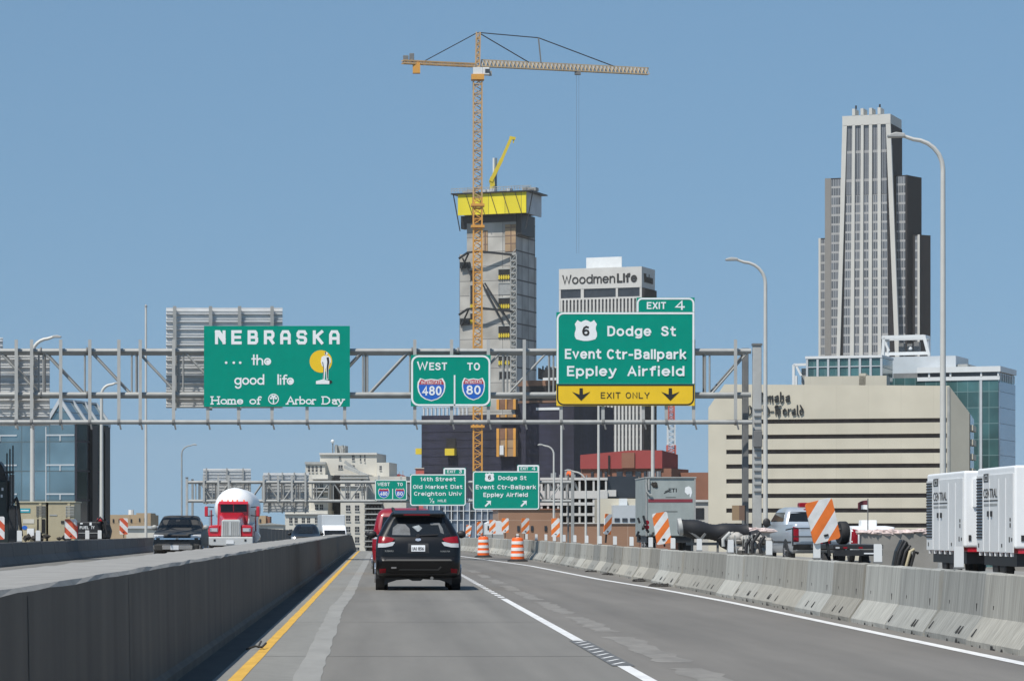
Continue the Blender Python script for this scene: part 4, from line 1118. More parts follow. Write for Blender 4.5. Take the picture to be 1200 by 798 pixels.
M['teal_glass'] = grid_mat('teal_curtain_wall', (.055,.135,.135), (.14,.23,.235), (2.6, 3.9), (.12, .16), rough=.1, metal=.25, var=.3, per_cell=.3)
M['blue_glass'] = grid_mat('blue_curtain_wall', (.21,.26,.33), (.16,.20,.25), (2.2, 3.9), (.10, .14), rough=.12, metal=.35, var=.15, per_cell=.12)
M['mirror_glass'] = grid_mat('mirror_curtain_wall', (.19,.262,.285), (.08,.12,.14), (4.6, 4.55), (.14, .18), rough=.08, metal=.65, var=.22, per_cell=.16)
M['dark_glass'] = grid_mat('dark_curtain_wall', (.045,.048,.065), (.02,.02,.03), (5.0, 4.55), (.3, .3), rough=.1, metal=.5, var=.6, per_cell=.6, axis_u='Y')
M['pale_blue_metal'] = mat('pale_blue_metal_panels', (.50,.53,.55), .5, .1, var=.06, scale=.3)
M['white_roof'] = mat('white_roof_metal', (.66,.68,.68), .5, var=.06, scale=.3)
M['tan_brick'] = grid_mat('tan_block_building', (.44,.33,.21), (.37,.27,.17), (4.0, 3.4), (.3, .25), rough=.95, var=.1, per_cell=.06)
M['aerial_red'] = mat('red_aerial_steel', (.52,.12,.09), .6, var=.05)
M['ladder_grey'] = mat('weathered_grey_paint', (.33,.34,.33), .85, var=.25, scale=.3)

YAW = radians(-22)
class Block:
    """a building standing on the city ground, its front turned by yaw; pixel columns give widths, pixel rows heights"""
    def __init__(b, name, label, cat, pl, Y, yaw=YAW, group=None):
        b.Y, b.c, b.s, b.X0 = Y, cos(yaw), sin(yaw), X(pl, Y)
        b.t = thing(name, label, cat, (b.X0, Y, GROUND), yaw, group)
    def u(b, p, v=0.0):
        """local x of picture column p on the plane at local depth v"""
        k = (p - CX)/F
        x0, y0 = b.X0 - v*b.s, b.Y + v*b.c
        return (k*y0 - x0)/(b.c - k*b.s)
    def v(b, p, u):
        """local depth of picture column p along the side wall at local x = u"""
        k = (p - CX)/F
        x0, y0 = b.X0 + u*b.c, b.Y + u*b.s
        return (x0 - k*y0)/(k*b.c + b.s)
    def z(b, py, u=0.0, v=0.0):
        return Z(py, b.Y + u*b.s + v*b.c) - GROUND

# --- concrete core of the high-rise under construction
B = Block('tower_core', 'tall raw concrete tower core under construction with yellow formwork around its top', 'building', 538, 1000)
u1 = B.u(603); dep = B.v(627.5, u1)
zt = B.z(297, u1/2); 
# the front wall is built as strips round its openings
MB().box(0, u1, .4, dep, 0, zt).build('core_wall', M['core_concrete'], B.t)
MB().box(u1+.002, u1+.35, .42, dep-.02, 0, zt-.02).build('side_wall', M['core_side'], B.t)
ua, ub = B.u(546.5), B.u(603.5)
vb = B.v(626.5, ub); ztop = B.z(250, u1/2)
MB().box(ua, ub-.1, .5, vb, zt+.003, ztop).build('upper_core_wall', M['core_concrete'], B.t)
MB().box(ub-.1, ub+.2, .52, vb-.02, zt, ztop).build('side_wall', M['core_side'], B.t)
for (p0, p1, q0, q1) in [(584, 597.5, 316.5, 328), (584, 597.5, 350, 362), (584, 597.5, 383, 396), (584, 597.5, 418, 428), (551, 556.5, 334, 361), (551, 556.5, 367, 379), (584.5, 597.5, 333, 346), (551, 556.5, 316, 328), (585, 597.5, 436, 444)]:
    a, b_, zz0, zz1 = B.u(p0), B.u(p1), B.z(q1, u1/2), B.z(q0, u1/2)
    dark = (q1-q0) > 10.5 or p0 < 560
    o = MB(); o.box(a, b_, .25, .41, zz0, zz1)
    w_ = o.build('opening', M['opening'] if (q0 != 333) else M['galv'], B.t)
    f_ = MB(); f_.box(a-.25, a, .1, .42, zz0, zz1); f_.box(b_, b_+.25, .1, .42, zz0, zz1); f_.box(a-.25, b_+.25, .1, .42, zz1, zz1+.3)
    f_.build('opening_frame', M['ladder_grey'], w_)
    if q0 not in (333, 436, 316):
        g_ = MB(); n_ = 5
        for k in range(n_): g_.box(a+(b_-a)*(k+.1)/n_, a+(b_-a)*(k+.7)/n_, -.1, .2, zz0, zz0+1.35)
        g_.box(a, b_, .0, .12, zz0+.5, zz0+.8)
        g_.build('guard_panel', M['crane_yellow'], w_)
pw = MB().box(B.u(591.5), B.u(604), .3, .52, B.z(296, u1/2), B.z(264, u1/2)).build('plywood_form', M['plywood'], B.t)
MB().box(B.u(566), B.u(571), .3, .52, B.z(296, u1/2), B.z(270, u1/2)).build('plywood_form', M['plywood'], B.t)
for q in (313, 379):    # steel tie frames against the core
    tf = MB(); zq = B.z(q-16, u1/2)
    tf.bar((B.u(540), -1.6, zq-1.5), (B.u(552), -3, zq+.2), .5, .6); tf.bar((B.u(552), -3, zq+.2), (B.u(566), -3, zq+.4), .5, .6); tf.bar((B.u(566), -3, zq+.4), (B.u(601), -.2, zq-.8), .5, .7)
    tf.bar((B.u(541), -.4, zq-5), (B.u(553), -3, zq), .4, .4); tf.box(B.u(539), B.u(551), -.3, .2, zq-4.6, zq-2.6)
    tf.build('tie_frame', M['black_metal'], B.t)
for a_, b_ in (((566, 333), (590, 380)), ((569, 333), (598, 380)), ((543, 303), (556, 330))):
    d_ = MB(); d_.bar((B.u(a_[0]), -.8, B.z(a_[1])), (B.u(b_[0]), -.3, B.z(b_[1])), .45, .45); d_.build('diagonal_brace', M['black_metal'], B.t)
lad = MB()
for k in range(26):
    zz = B.z(300+7.2*k, u1/2); lad.box(B.u(598.5), B.u(606), -.5, .1, zz, zz+.35)
    lad.bar((B.u(599), -.3, zz), (B.u(605), -.3, zz+1.9), .2, .2)
lad.box(B.u(598.5), B.u(599.3), -.5, -.2, B.z(480), B.z(300)); lad.box(B.u(605.2), B.u(606), -.5, -.2, B.z(480), B.z(300))
lad.build('stair_tower', M['ladder_grey'], B.t)
# yellow climbing formwork, its grey end, platform, struts, railing
fa, fb_ = B.u(536.5, -3), B.u(622.5-6, -3)
fv0, fv1 = -3, -3 + .60*(vb + 6)
z0_, z1_ = B.z(252.5, u1/2), B.z(228, u1/2)
fm = MB(); fm.box(fa, fb_, fv0, fv0+.5, z0_, z1_); fm.build('formwork_front', M['form_yellow'], B.t)
fm = MB(); fm.box(fb_-.6, fb_, fv0+.5, fv1, z0_, z1_); fm.build('formwork_end', M['form_grey'], B.t)
fm = MB(); fm.box(fa, fb_-.6, fv0+.55, fv1, z0_+.5, z1_-.3); fm.build('formwork_core', M['black_metal'], B.t)
MB().box(fa-2.2, fb_+2.0, fv0-.7, fv1+.4, z1_+.02, z1_+.40).build('work_platform', M['black_metal'], B.t)
rl = MB()
for k in range(30):
    xx = fa-2 + (fb_-fa+3.8)*k/29; rl.box(xx-.08, xx+.08, fv0-.65, fv0-.5, z1_+.55, z1_+1.9)
rl.box(fa-2, fb_+1.8, fv0-.65, fv0-.55, z1_+1.75, z1_+1.95); rl.box(fa-2, fb_+1.8, fv0-.65, fv0-.55, z1_+1.1, z1_+1.25)
rl.build('railing', M['ladder_grey'], B.t)
rnd = random.Random(2)
for k in range(14):
    xx = fa + (fb_-fa)*rnd.random(); h_ = MB(); h_.box(xx, xx+rnd.uniform(.6, 2.4), 0, 3, z1_+.55, z1_+rnd.uniform(1.0, 2.2)); h_.build('stored_material', M['ladder_grey'] if k % 2 else M['form_grey'], B.t)
for k in range(5):
    xx = fa + (fb_-fa)*(.16+.18*k); s_ = MB(); s_.bar((xx-.8, fv0-.6, z1_), (xx+1.4, fv0-.12, z0_-.3), .2, .2); s_.build('strut', M['black_metal'], B.t)
for a_, d_ in ((fa, -1), (fb_, 1)):
    s_ = MB(); s_.bar((a_+d_*1.9, fv0+1, z1_), (a_-d_*.4, fv0+1, z0_-5), .28, .28); s_.build('strut', M['black_metal'], B.t)
MB().box(B.u(539), B.u(546), .8, 4, B.z(267, u1/2), B.z(252, u1/2)).build('hanging_platform', M['black_metal'], B.t)
MB().box(ub+.2, ub+2.0, .6, vb*.7, B.z(276, u1/2), z0_+.2).build('hanging_platform', M['black_metal'], B.t)
MB().box(ua-.3, ub+.4, .1, .5, z0_-2.2, z0_-.02).build('overhang_shade_band', M['black_metal'], B.t)  # black band painting the shadow below the formwork overhang

# --- dark netted podium around the core
B = Block('netted_podium', 'lower floors of the high-rise wrapped in navy debris netting', 'building', 494, 950)
u2, u3 = B.u(603), B.u(672)
MB().box(0, u2, 0, 40, 0, B.z(487)).build('netting', M['netting'], B.t)
MB().box(u2+.01, u3, .3, 40, 0, B.z(472, u3)).build('netting', M['netting'], B.t)
pm = MB()
for k in range(12):
    a = B.u(495+4.6*k); pm.box(a, a+.5, .4, .9, B.z(487), B.z(478))
pm.box(0, u2*.55, .3, 1, B.z(478), B.z(477)); pm.build('column_row', M['form_grey'], B.t)
for (q0, q1, m_, p0, p1) in ((432, 443, 'black_metal', 628, 660), (444.5, 451, 'slab_edge', 604, 668), (451, 468, 'opening', 606, 670), (468.5, 471, 'slab_edge', 604, 672)):
    MB().box(B.u(p0), B.u(p1), 2, 30, B.z(q1, u3), B.z(q0, u3)).build('open_floor', M[m_], B.t)
rg = MB(); rnd = random.Random(9)
for k in range(20):
    a = B.u(628+32*k/20); rg.box(a, a+.35, 2, 2.5, B.z(432, u3), B.z(432-rnd.uniform(0, 5), u3))
rg.build('rebar', M['black_metal'], B.t)
for p0, p1, q0, q1 in ((636, 655, 442, 445), (628, 657, 477, 480)):
    MB().box(B.u(p0), B.u(p1), .1, 1.5, B.z(q1, u3), B.z(q0, u3)).build('white_sheet', M['white_roof'], B.t)
for k in range(7):   # floor edges showing through the netting
    zz = B.z(497+9.5*k)
    MB().box(.3, u2-.3, -.10, -.02, zz, zz+.28).build('floor_edge', M['netting'], B.t)
hm = MB()
hz = lambda q: B.z(q, u2)
for q0, q1, m_ in ((468, 480, 'red'), (486, 489, 'tan'), (502, 514.5, 'red'), (514.7, 535, 'tan')):
    o_ = MB(); o_.box(B.u(586), B.u(607), -2.2, -.02, hz(q1), hz(q0)); hp = o_.build('hoist_landing', M['slab_edge'] if m_ == 'red' else M['plywood'], B.t)
    e_ = MB(); e_.box(B.u(585), B.u(588), -2.5, -2.2, hz(q1), hz(q0)); e_.box(B.u(604.5), B.u(607.5), -2.5, -2.2, hz(q1), hz(q0)); e_.box(B.u(595.5), B.u(597), -2.6, -2.2, hz(q1), hz(q0)); e_.build('landing_post', M['crane_orange'], hp)
MB().box(B.u(589), B.u(593.5), -2.7, -2.25, hz(533), hz(522)).build('hoist_cage', M['white_roof'], B.t)
MB().box(-2.8, -.05, 2, 6, B.z(532), B.z(525)).build('loading_platform', M['crane_yellow'], B.t)
lp = MB(); lp.box(B.u(524), B.u(535), -2, -.02, B.z(534), B.z(526)); lp.build('loading_platform', M['crane_yellow'], B.t)
MB().box(B.u(523.5), B.u(534.5), -.4, -.02, B.z(525.5), B.z(514)).build('opening', M['opening'], B.t)

# --- tower crane
CYD = 915.0; cs = CYD/F
crane = thing('tower_crane', 'tall orange tower crane with long pale jib beside the concrete core', 'crane', (X(559.7, CYD), CYD, GROUND), 0)
def lattice(p0, p1, w, h, n, rc, rd, tri=False):
    mb = MB(); p0, p1 = Vector(p0), Vector(p1); d = (p1-p0).normalized()
    up = Vector((0,0,1)) if abs(d.z) < .9 else Vector((0,1,0))
    a = d.cross(up).normalized(); b = a.cross(d).normalized()
    cor = [(-w/2, -h/2), (w/2, -h/2), (w/2, h/2), (-w/2, h/2)] if not tri else [(-w/2, -h/2), (w/2, -h/2), (0, h/2)]
    C_ = [a*x + b*y for x, y in cor]; k = len(C_)
    for c in C_: mb.bar(p0+c, p1+c, rc, rc, up=tuple(b))
    for i in range(n):
        q0 = p0 + (p1-p0)*i/n; q1 = p0 + (p1-p0)*(i+1)/n; qm = (q0+q1)/2
        for j in range(k):
            c0, c1 = C_[j], C_[(j+1) % k]
            mb.bar(q0+c0, q0+c1, rd, rd)
            mb.bar(q0+c0, qm+c1, rd, rd); mb.bar(qm+c1, q1+c0, rd, rd)
    return mb
zm = Z(88, CYD) - GROUND; zsplit = Z(232, CYD) - GROUND
lattice((0,0,0), (0,0,zsplit), 2.5, 2.5, 34, .42, .24).build('lower_mast', M['crane_orange'], crane)
lattice((0,0,zsplit), (0,0,zm), 2.5, 2.5, 13, .40, .22).build('upper_mast', M['crane_dull'], crane)
MB().box(-1.9, 1.9, -1.9, 1.9, zm-1.6, zm).build('slewing_ring', M['crane_orange'], crane)
for q in (241, 500, 266):
    zz = Z(q, CYD)-GROUND; MB().box(-2.0, 2.0, -1.9, 1.9, zz-.3, zz+.4).build('mast_collar', M['crane_orange'], crane)
zj = Z(79, CYD) - GROUND
jy = radians(17); jd = Vector((cos(jy), sin(jy), 0))
MB().box(-1.4, 1.4, -1.4, 1.4, zm+.01, zj-.2).build('turntable', M['white_roof'], crane)
cb = MB(); o_ = jd*2.6; cb.box(o_.x-1.0, o_.x+1.0, o_.y-2.4, o_.y-.2, zm-.2, zj-.3); cbo = cb.build('cab', M['pale_grey_metal'], crane, bevel=.15)
cb = MB(); cb.box(o_.x-.3, o_.x+1.04, o_.y-2.45, o_.y-1.2, zm+.3, zj-.8); cb.build('cab_window', M['window_dark'], cbo)
zp = Z(38.5, CYD) - GROUND
lattice((0,0,zj), (.2,0,zp), 1.15, 1.15, 6, .34, .22).build('tower_head', M['crane_dull'], crane)
def along(px, Yguess=CYD):
    """distance along the jib of picture column px"""
    k = (px-CX)/F; x0 = crane.location.x
    return (k*CYD - x0)/(jd.x - k*jd.y)
Lj = along(760); zl = zj + .2
jib = lattice(Vector((0,0,zl+1.05)) + jd*1.2, Vector((0,0,zl+.95)) + jd*Lj, 1.5, 2.0, 44, .26, .17, tri=True)
jib.build('jib', M['crane_pale'], crane)
Lc = along(471.5)
lattice(Vector((0,0,zl+.3)) - jd*1.0, Vector((0,0,zl+.3)) + jd*Lc, 1.6, .8, 12, .34, .2).build('counter_jib', M['crane_dull'], crane)
q = jd*along(488); MB().box(q.x-1.1, q.x+1.1, q.y-1, q.y+1, zl-2.9, zl+.2).build('counterweight', M['crane_orange'], crane)
q = jd*along(482.5); MB().box(q.x-.7, q.x+.7, q.y-.8, q.y+.8, zl+.8, zl+2.9).build('winch', M['galv_dark'], crane, bevel=.1)
q = jd*along(475.5); MB().box(q.x-.8, q.x+.8, q.y-.8, q.y+.8, zl+.8, zl+2.2).build('power_box', M['galv_dark'], crane, bevel=.1)
strut_top = Vector((0,0,Z(50.5, CYD+15)-GROUND)) + jd*along(631); strut_bot = Vector((0,0,zl+1.9)) + jd*along(634)
for a_, b_ in ((Vector((.2,0,zp)), Vector((0,0,zl+1.9)) + jd*along(620)), (Vector((.2,0,zp)), strut_top), (strut_top, Vector((0,0,zl+1.9)) + jd*along(720)), (Vector((0,0,zp)), Vector((0,0,zl+.8)) + jd*along(497))):
    p_ = MB(); p_.bar(a_, b_, .26, .26); p_.build('pendant_rope', M['black_metal'], crane)
p_ = MB(); p_.bar(strut_top, strut_bot, .4, .4); p_.build('jib_strut', M['galv_dark'], crane)
tq = jd*along(677); MB().box(tq.x-.9, tq.x+.9, tq.y-.9, tq.y+.9, zl-1.1, zl-.1).build('trolley', M['galv_dark'], crane)
for dx in (-.35, .35):
    MB().cyl((tq.x+dx, tq.y, zl-1), (tq.x+dx, tq.y, Z(300, CYD+17)-GROUND), .035, 5).build('hoist_rope', M['galv_dark'], crane)
hb = MB(); tq2 = jd*along(574); hb.box(tq2.x-.6, tq2.x+.6, tq2.y-.5, tq2.y+.5, zl-2.6, zl-1.2); hb.bar((tq2.x, tq2.y, zl-1.3), (tq2.x, tq2.y, zl), .1, .1); hb.build('hanging_basket', M['galv'], crane)

# --- concrete placing boom on top of the core
BYD = 1004.0
bx = X(576, BYD)
boom = thing('placing_boom', 'small yellow jointed boom standing on top of the core', 'boom', (bx, BYD, Z(226.5, BYD)), 0)
lx = lambda p: X(p, BYD) - bx; lz = lambda p: Z(p, BYD) - Z(226.5, BYD)
MB().cyl((lx(577), 0, 0), (lx(576.5), 0, lz(216)), .9, 10, .7).build('pedestal', M['crane_yellow'], boom)
MB().prism([(lx(573), lz(213)), (lx(575), lz(207)), (lx(579), lz(210)), (lx(580), lz(218)), (lx(576), lz(219.5))], -.7, .7).build('knuckle', M['crane_yellow'], boom)
p_ = MB(); p_.bar((lx(575), -.3, lz(213)), (lx(588), -.3, lz(187)), 1.2, 1.2); p_.bar((lx(588), -.3, lz(187)), (lx(598.5), -.3, lz(163)), .95, .95); p_.build('main_arm', M['crane_yellow'], boom)
p_ = MB(); p_.bar((lx(578), .5, lz(211)), (lx(590), .5, lz(184)), .6, .6); p_.build('folded_arm', M['crane_dull'], boom)
p_ = MB(); p_.bar((lx(597), -.3, lz(161.5)), (lx(604), -.3, lz(163)), .9, .9); p_.bar((lx(602), -.3, lz(162)), (lx(601.5), -.3, lz(168)), .4, .4); p_.build('arm_tip', M['crane_yellow'], boom)
for px, m_ in ((578.7, 'white_roof'), (581.4, 'blue_glass')):
    MB().cyl((lx(px), .9, lz(222)), (lx(px), .9, lz(185)), .35, 8).build('support_mast', M[m_], boom)

# --- white office tower with rooftop name
B = Block('office_tower', 'white office tower with vertical window strips and rooftop lettering', 'building', 655, 1400)
ur = B.u(752); dv = B.v(767.5, ur)
zr_ = B.z(315.5); zw = B.z(339.5); zw2 = B.z(350)
MB().box(0, ur, .9, dv, 0, zw2).build('inner_wall', M['woodmen_window'], B.t)
MB().box(0, ur, 0, dv, zw, zr_).build('top_band', M['white_stone'], B.t)
MB().box(0, ur*.995, .6, dv, zw2, zw).build('top_window_band', M['window_dark'], B.t)
for a, b_ in ((655, 657), (680.5, 684), (721.5, 724), (749.5, 752)):
    MB().box(B.u(a), B.u(b_), .1, .9, zw2, zw-.003).build('top_pier', M['white_stone'], B.t)
MB().box(0, ur, .05, .9, zw2-.8, zw2).build('spandrel', M['white_stone'], B.t)
n_ = 22
for k in range(n_):
    a = B.u(657 + (749.5-657)*k/n_); wd = (ur/n_)*(.46)
    MB().box(a, a+wd, .0, .9, 0, zw2-.8).build('pier', M['white_stone'], B.t)
for a, b_ in ((0, B.u(656.8)), (B.u(750.2), ur)):
    MB().box(a, b_, -.05, .9, 0, zw2-.8).build('corner_pier', M['white_stone'], B.t)
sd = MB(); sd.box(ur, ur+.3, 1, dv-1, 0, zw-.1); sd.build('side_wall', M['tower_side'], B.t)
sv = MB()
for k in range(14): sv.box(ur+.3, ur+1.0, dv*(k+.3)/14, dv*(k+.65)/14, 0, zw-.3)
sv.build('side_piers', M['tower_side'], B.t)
pu0, pu1 = B.u(687, 12), B.u(728.5, 12)
MB().box(pu0, pu1, 12, min(dv-8, B.v(737.5, pu1)), zr_, B.z(300.5)).build('penthouse', M['white_roof'], B.t)
road_text('Woodmen', B.u(659), B.u(721), B.z(333.7), 11*1400/F, -.15, M['sign_black'], B.t, name='lettering', weight=.075, gap=.20)
road_text('LIfe', B.u(723), B.u(746.7), B.z(333.7), 11*1400/F, -.15, M['sign_black'], B.t, name='lettering', weight=.11, gap=.30)
tm = text('Woodmen', 3, dv*.8, B.z(333), 10*1400/F, 0, M['opening'], B.t, bold=.01, t=.3)
tm.rotation_euler = (0, 0, radians(90)); tm.location = (ur+.05, 0, 0)

# --- stepped granite skyscraper
B = Block('skyscraper', 'tall stepped skyscraper of pale piers and dark window bays', 'building', 987, 1300)
z135, z148 = B.z(136.5), B.z(148)
uc = B.u(1043.5); dc = B.v(1056.5, uc)
zb_ = B.z(430)
# centre shaft: dark core with flaring piers
MB().prism([(B.u(981.5), 0), (B.u(1052.5), 0), (B.u(1043.2), z148), (B.u(987.3), z148)], 1.2, dc).build('shaft_core', M['tower_side'], B.t)
MB().box(0, uc, .0, dc, z148, z135).build('parapet_band', M['tower_concrete'], B.t)
sl_ = [(uc, .05, z148), (uc, dc, z148), (uc, dc, z148)]
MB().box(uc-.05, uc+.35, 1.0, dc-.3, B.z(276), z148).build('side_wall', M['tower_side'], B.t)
cols_top = [(992.4, 998.8), (1002, 1008.8), (1012, 1018.2), (1022, 1028.2), (1032, 1038)]
cols_bot = [(987.5, 996), (1000.5, 1007), (1011, 1018), (1021.5, 1028.5), (1032.5, 1040.5)]
for (a, b_), (c_, d_) in zip(cols_top, cols_bot):
    zs = B.z(222)
    for (q0, q1, mm) in ((148, 229, 'tower_window_tall'), (229.5, 425, 'tower_window')):
        f0, f1 = (q0-148)/277, (q1-148)/277
        L0, R0 = a+(c_-a)*f0, b_+(d_-b_)*f0; L1, R1 = a+(c_-a)*f1, b_+(d_-b_)*f1
        w_ = MB(); w_.prism([(B.u(L1), B.z(q1)), (B.u(R1), B.z(q1)), (B.u(R0), B.z(q0)), (B.u(L0), B.z(q0))], .75, 1.19)
        w_.build('window_bay', M[mm], B.t)
edges_top = [(987, 992.4), (998.8, 1002), (1008.8, 1012), (1018.2, 1022), (1028.2, 1032), (1038, 1043.5)]
edges_bot = [(980, 984), (996, 1000.5), (1007, 1011), (1018, 1021.5), (1028.5, 1032.5), (1049, 1054)]
for (a, b_), (c_, d_) in zip(edges_top, edges_bot):
    p_ = MB(); p_.prism([(B.u(c_), B.z(425)), (B.u(d_), B.z(425)), (B.u(b_), z148+.2), (B.u(a), z148+.2)], 0, 1.6)
    p_.build('pier', M['tower_concrete'], B.t)
for px in (1000.3, 1010.2, 1020.2, 1030.2):
    MB().box(B.u(px-1.7), B.u(px+1.7), -.1, 7, z135, B.z(128.5)).build('roof_fin', M['tower_concrete'], B.t)
for px in (1002.5, 1030.4):
    MB().cyl((B.u(px), 1, B.z(128.5)), (B.u(px), 1, B.z(124.5)), .4, 6).build('aerial', M['black_metal'], B.t)
# wings
def wing(p0, p1, ptop, depth0, depth1, winp, edge=None, pside=None, name='wing'):
    a, b_ = B.u(p0, depth0), B.u(p1, depth0)
    w = MB().box(a, b_, depth0, depth1, 0, B.z(ptop)).build(name, M['tower_side'] if pside else M['tower_concrete'], B.t)
    x0, x1 = B.u(winp[0], depth0), B.u(winp[1], depth0)
    MB().box(x0, x1, depth0-.25, depth0+.05, 0, B.z(ptop+1.5)).build('window_bay', M['tower_window'], w)
    for e in edge or []:
        MB().box(B.u(e[0], depth0), B.u(e[1], depth0), depth0-.5, depth0+.05, 0, B.z(ptop)).build('pier', M[('tower_side', 'tower_concrete', 'grey_granite')[e[2]]], w)
    return w
wing(967, 987, 207, 5, 26, (974, 985.5), [(967, 974, 2)], pside=True)
wing(959.5, 970, 276, 9, 24, (962, 967.5), [(959.5, 962, 1), (967.5, 969.5, 1)], pside=True)
wr = wing(1044, 1063.5, 207, 5, 22, (1050.5, 1061), [(1061.3, 1063.5, 0)], pside=True)
def round_side(pa, pb, ptop, d0):
    """the dark curved flank right of a wing"""
    ua_, va = B.u(pa, d0), d0
    rr = 30.0
    pts = [(ua_, va)]
    for k in range(1, 9):
        an = radians(3+11*k); pts.append((ua_ + 2.2*(1-cos(an*.5))*1.0 + k*.35, va + k*2.6))
    end = pts[-1]; tgt = B.v(pb, end[0])
    sc = (tgt - va)/(end[1]-va)
    pts = [(x, va + (y-va)*sc) for x, y in pts]
    pts.append((pts[-1][0]-8, pts[-1][1])); pts.append((ua_-3, va+ (pts[-1][1]-va)*.7))
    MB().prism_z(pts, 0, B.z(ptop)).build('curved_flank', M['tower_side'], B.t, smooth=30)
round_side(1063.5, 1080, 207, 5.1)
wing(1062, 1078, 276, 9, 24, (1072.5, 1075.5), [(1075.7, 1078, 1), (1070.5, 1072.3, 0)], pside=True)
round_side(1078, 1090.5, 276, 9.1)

# --- newspaper building with ribbon windows
B = Block('ribbon_window_building', 'broad beige building with dark ribbon windows and old-style black lettering', 'building', 830, 600, radians(-14))
ul, u2_ = B.u(830), B.u(1112.5)
front = [(0, 0), (0, B.z(478)), (B.u(849), B.z(450.5)), (u2_, B.z(452, u2_)), (u2_, 0)]
dB = B.v(1134, u2_)
vs = [(x, .8, z) for x, z in front] + [(x, dB, min(z, B.z(485, u2_)) if i == 3 else min(z, B.z(470))) for i, (x, z) in enumerate(front)]
n = len(front)
wl = MB().add(vs, [tuple(range(n)), tuple(range(2*n-1, n-1, -1))] + [(i, n+i, n+(i+1) % n, (i+1) % n) for i in range(n)]).build('recessed_wall', M['opening'], B.t)
rows = [494.5, 512.3, 529.6, 546.6, 563.8, 581, 598, 615.5, 632]
hh = 2.5
def rowz(q, uu): return Z(q, 600) - GROUND
# wall bands between ribbons stand proud of the dark recess
zt_ = [(rowz(q-hh, 0), rowz(q+hh, 0)) for q in rows]
x0, x1 = B.u(851), u2_
MB().prism([(B.u(851), zt_[0][0]), (u2_, zt_[0][0]), (u2_, B.z(452, u2_)), (B.u(851), B.z(450.5))], 0, .79).build('wall', M['beige_panel'], B.t)
MB().prism([(0, 0), (B.u(851)-.003, 0), (B.u(851)-.003, B.z(450.45)), (B.u(849), B.z(450.5)), (0, B.z(478))], 0, .79).build('end_wall', M['beige_panel'], B.t)
for k in range(len(rows)):
    lo = zt_[k+1][0] if k+1 < len(rows) else 0
    MB().box(B.u(851), u2_, .0, .79, lo, zt_[k][1]).build('wall_band', M['beige_panel'], B.t)
    MB().box(B.u(1109.5), u2_, .004, .79, zt_[k][1], zt_[k][0]).build('corner_pier', M['beige_panel'], B.t)
    rg_ = MB().box(B.u(851.2), B.u(1109.4), .60, .72, zt_[k][1], zt_[k][0]).build('window', M['ribbon_window'], B.t)
dch = 3.6     # bevelled corner facing half towards us, its top sloping down
vs = [(u2_+.002, .0, 0), (u2_+dch, dch, 0), (u2_+dch-.5, dch+.9, 0), (u2_+.002, .9, 0)]
zz = [B.z(452.5, u2_), B.z(483, u2_), B.z(483, u2_), B.z(452.5, u2_)]
vs += [(x, y, z) for (x, y, _), z in zip(vs, zz)]
MB().add(vs, [(0,1,5,4), (1,2,6,5), (2,3,7,6), (3,0,4,7), (4,5,6,7), (3,2,1,0)]).build('corner_wall', M['beige_plain'], B.t)
e_ = MB(); e_.prism_x([(dch+.9, 0), (dch+.9, B.z(484, u2_)), (dch+14, B.z(488, u2_)), (dch+14, 0)], u2_-20, u2_+dch+.1); e_.build('rear_wing', M['window_dark'], B.t)
for k in range(7):
    zz = B.z(497+17*k, u2_); MB().box(u2_-10, u2_+dch+.6, dch+.95, dch+13, zz-1.1, zz).build('rear_band', M['beige_plain'], B.t)
MB().box(u2_-.4, u2_+.06, -.12, -.002, 0, B.z(453, u2_)).build('downpipe', M['ladder_grey'], B.t)
for p0, p1, q0 in ((935, 1033, 439), (1000, 1008, 436)):
    MB().box(B.u(p0), B.u(p1), 12, 20, B.z(453), B.z(q0)).build('roof_block', M['beige_panel'], B.t)
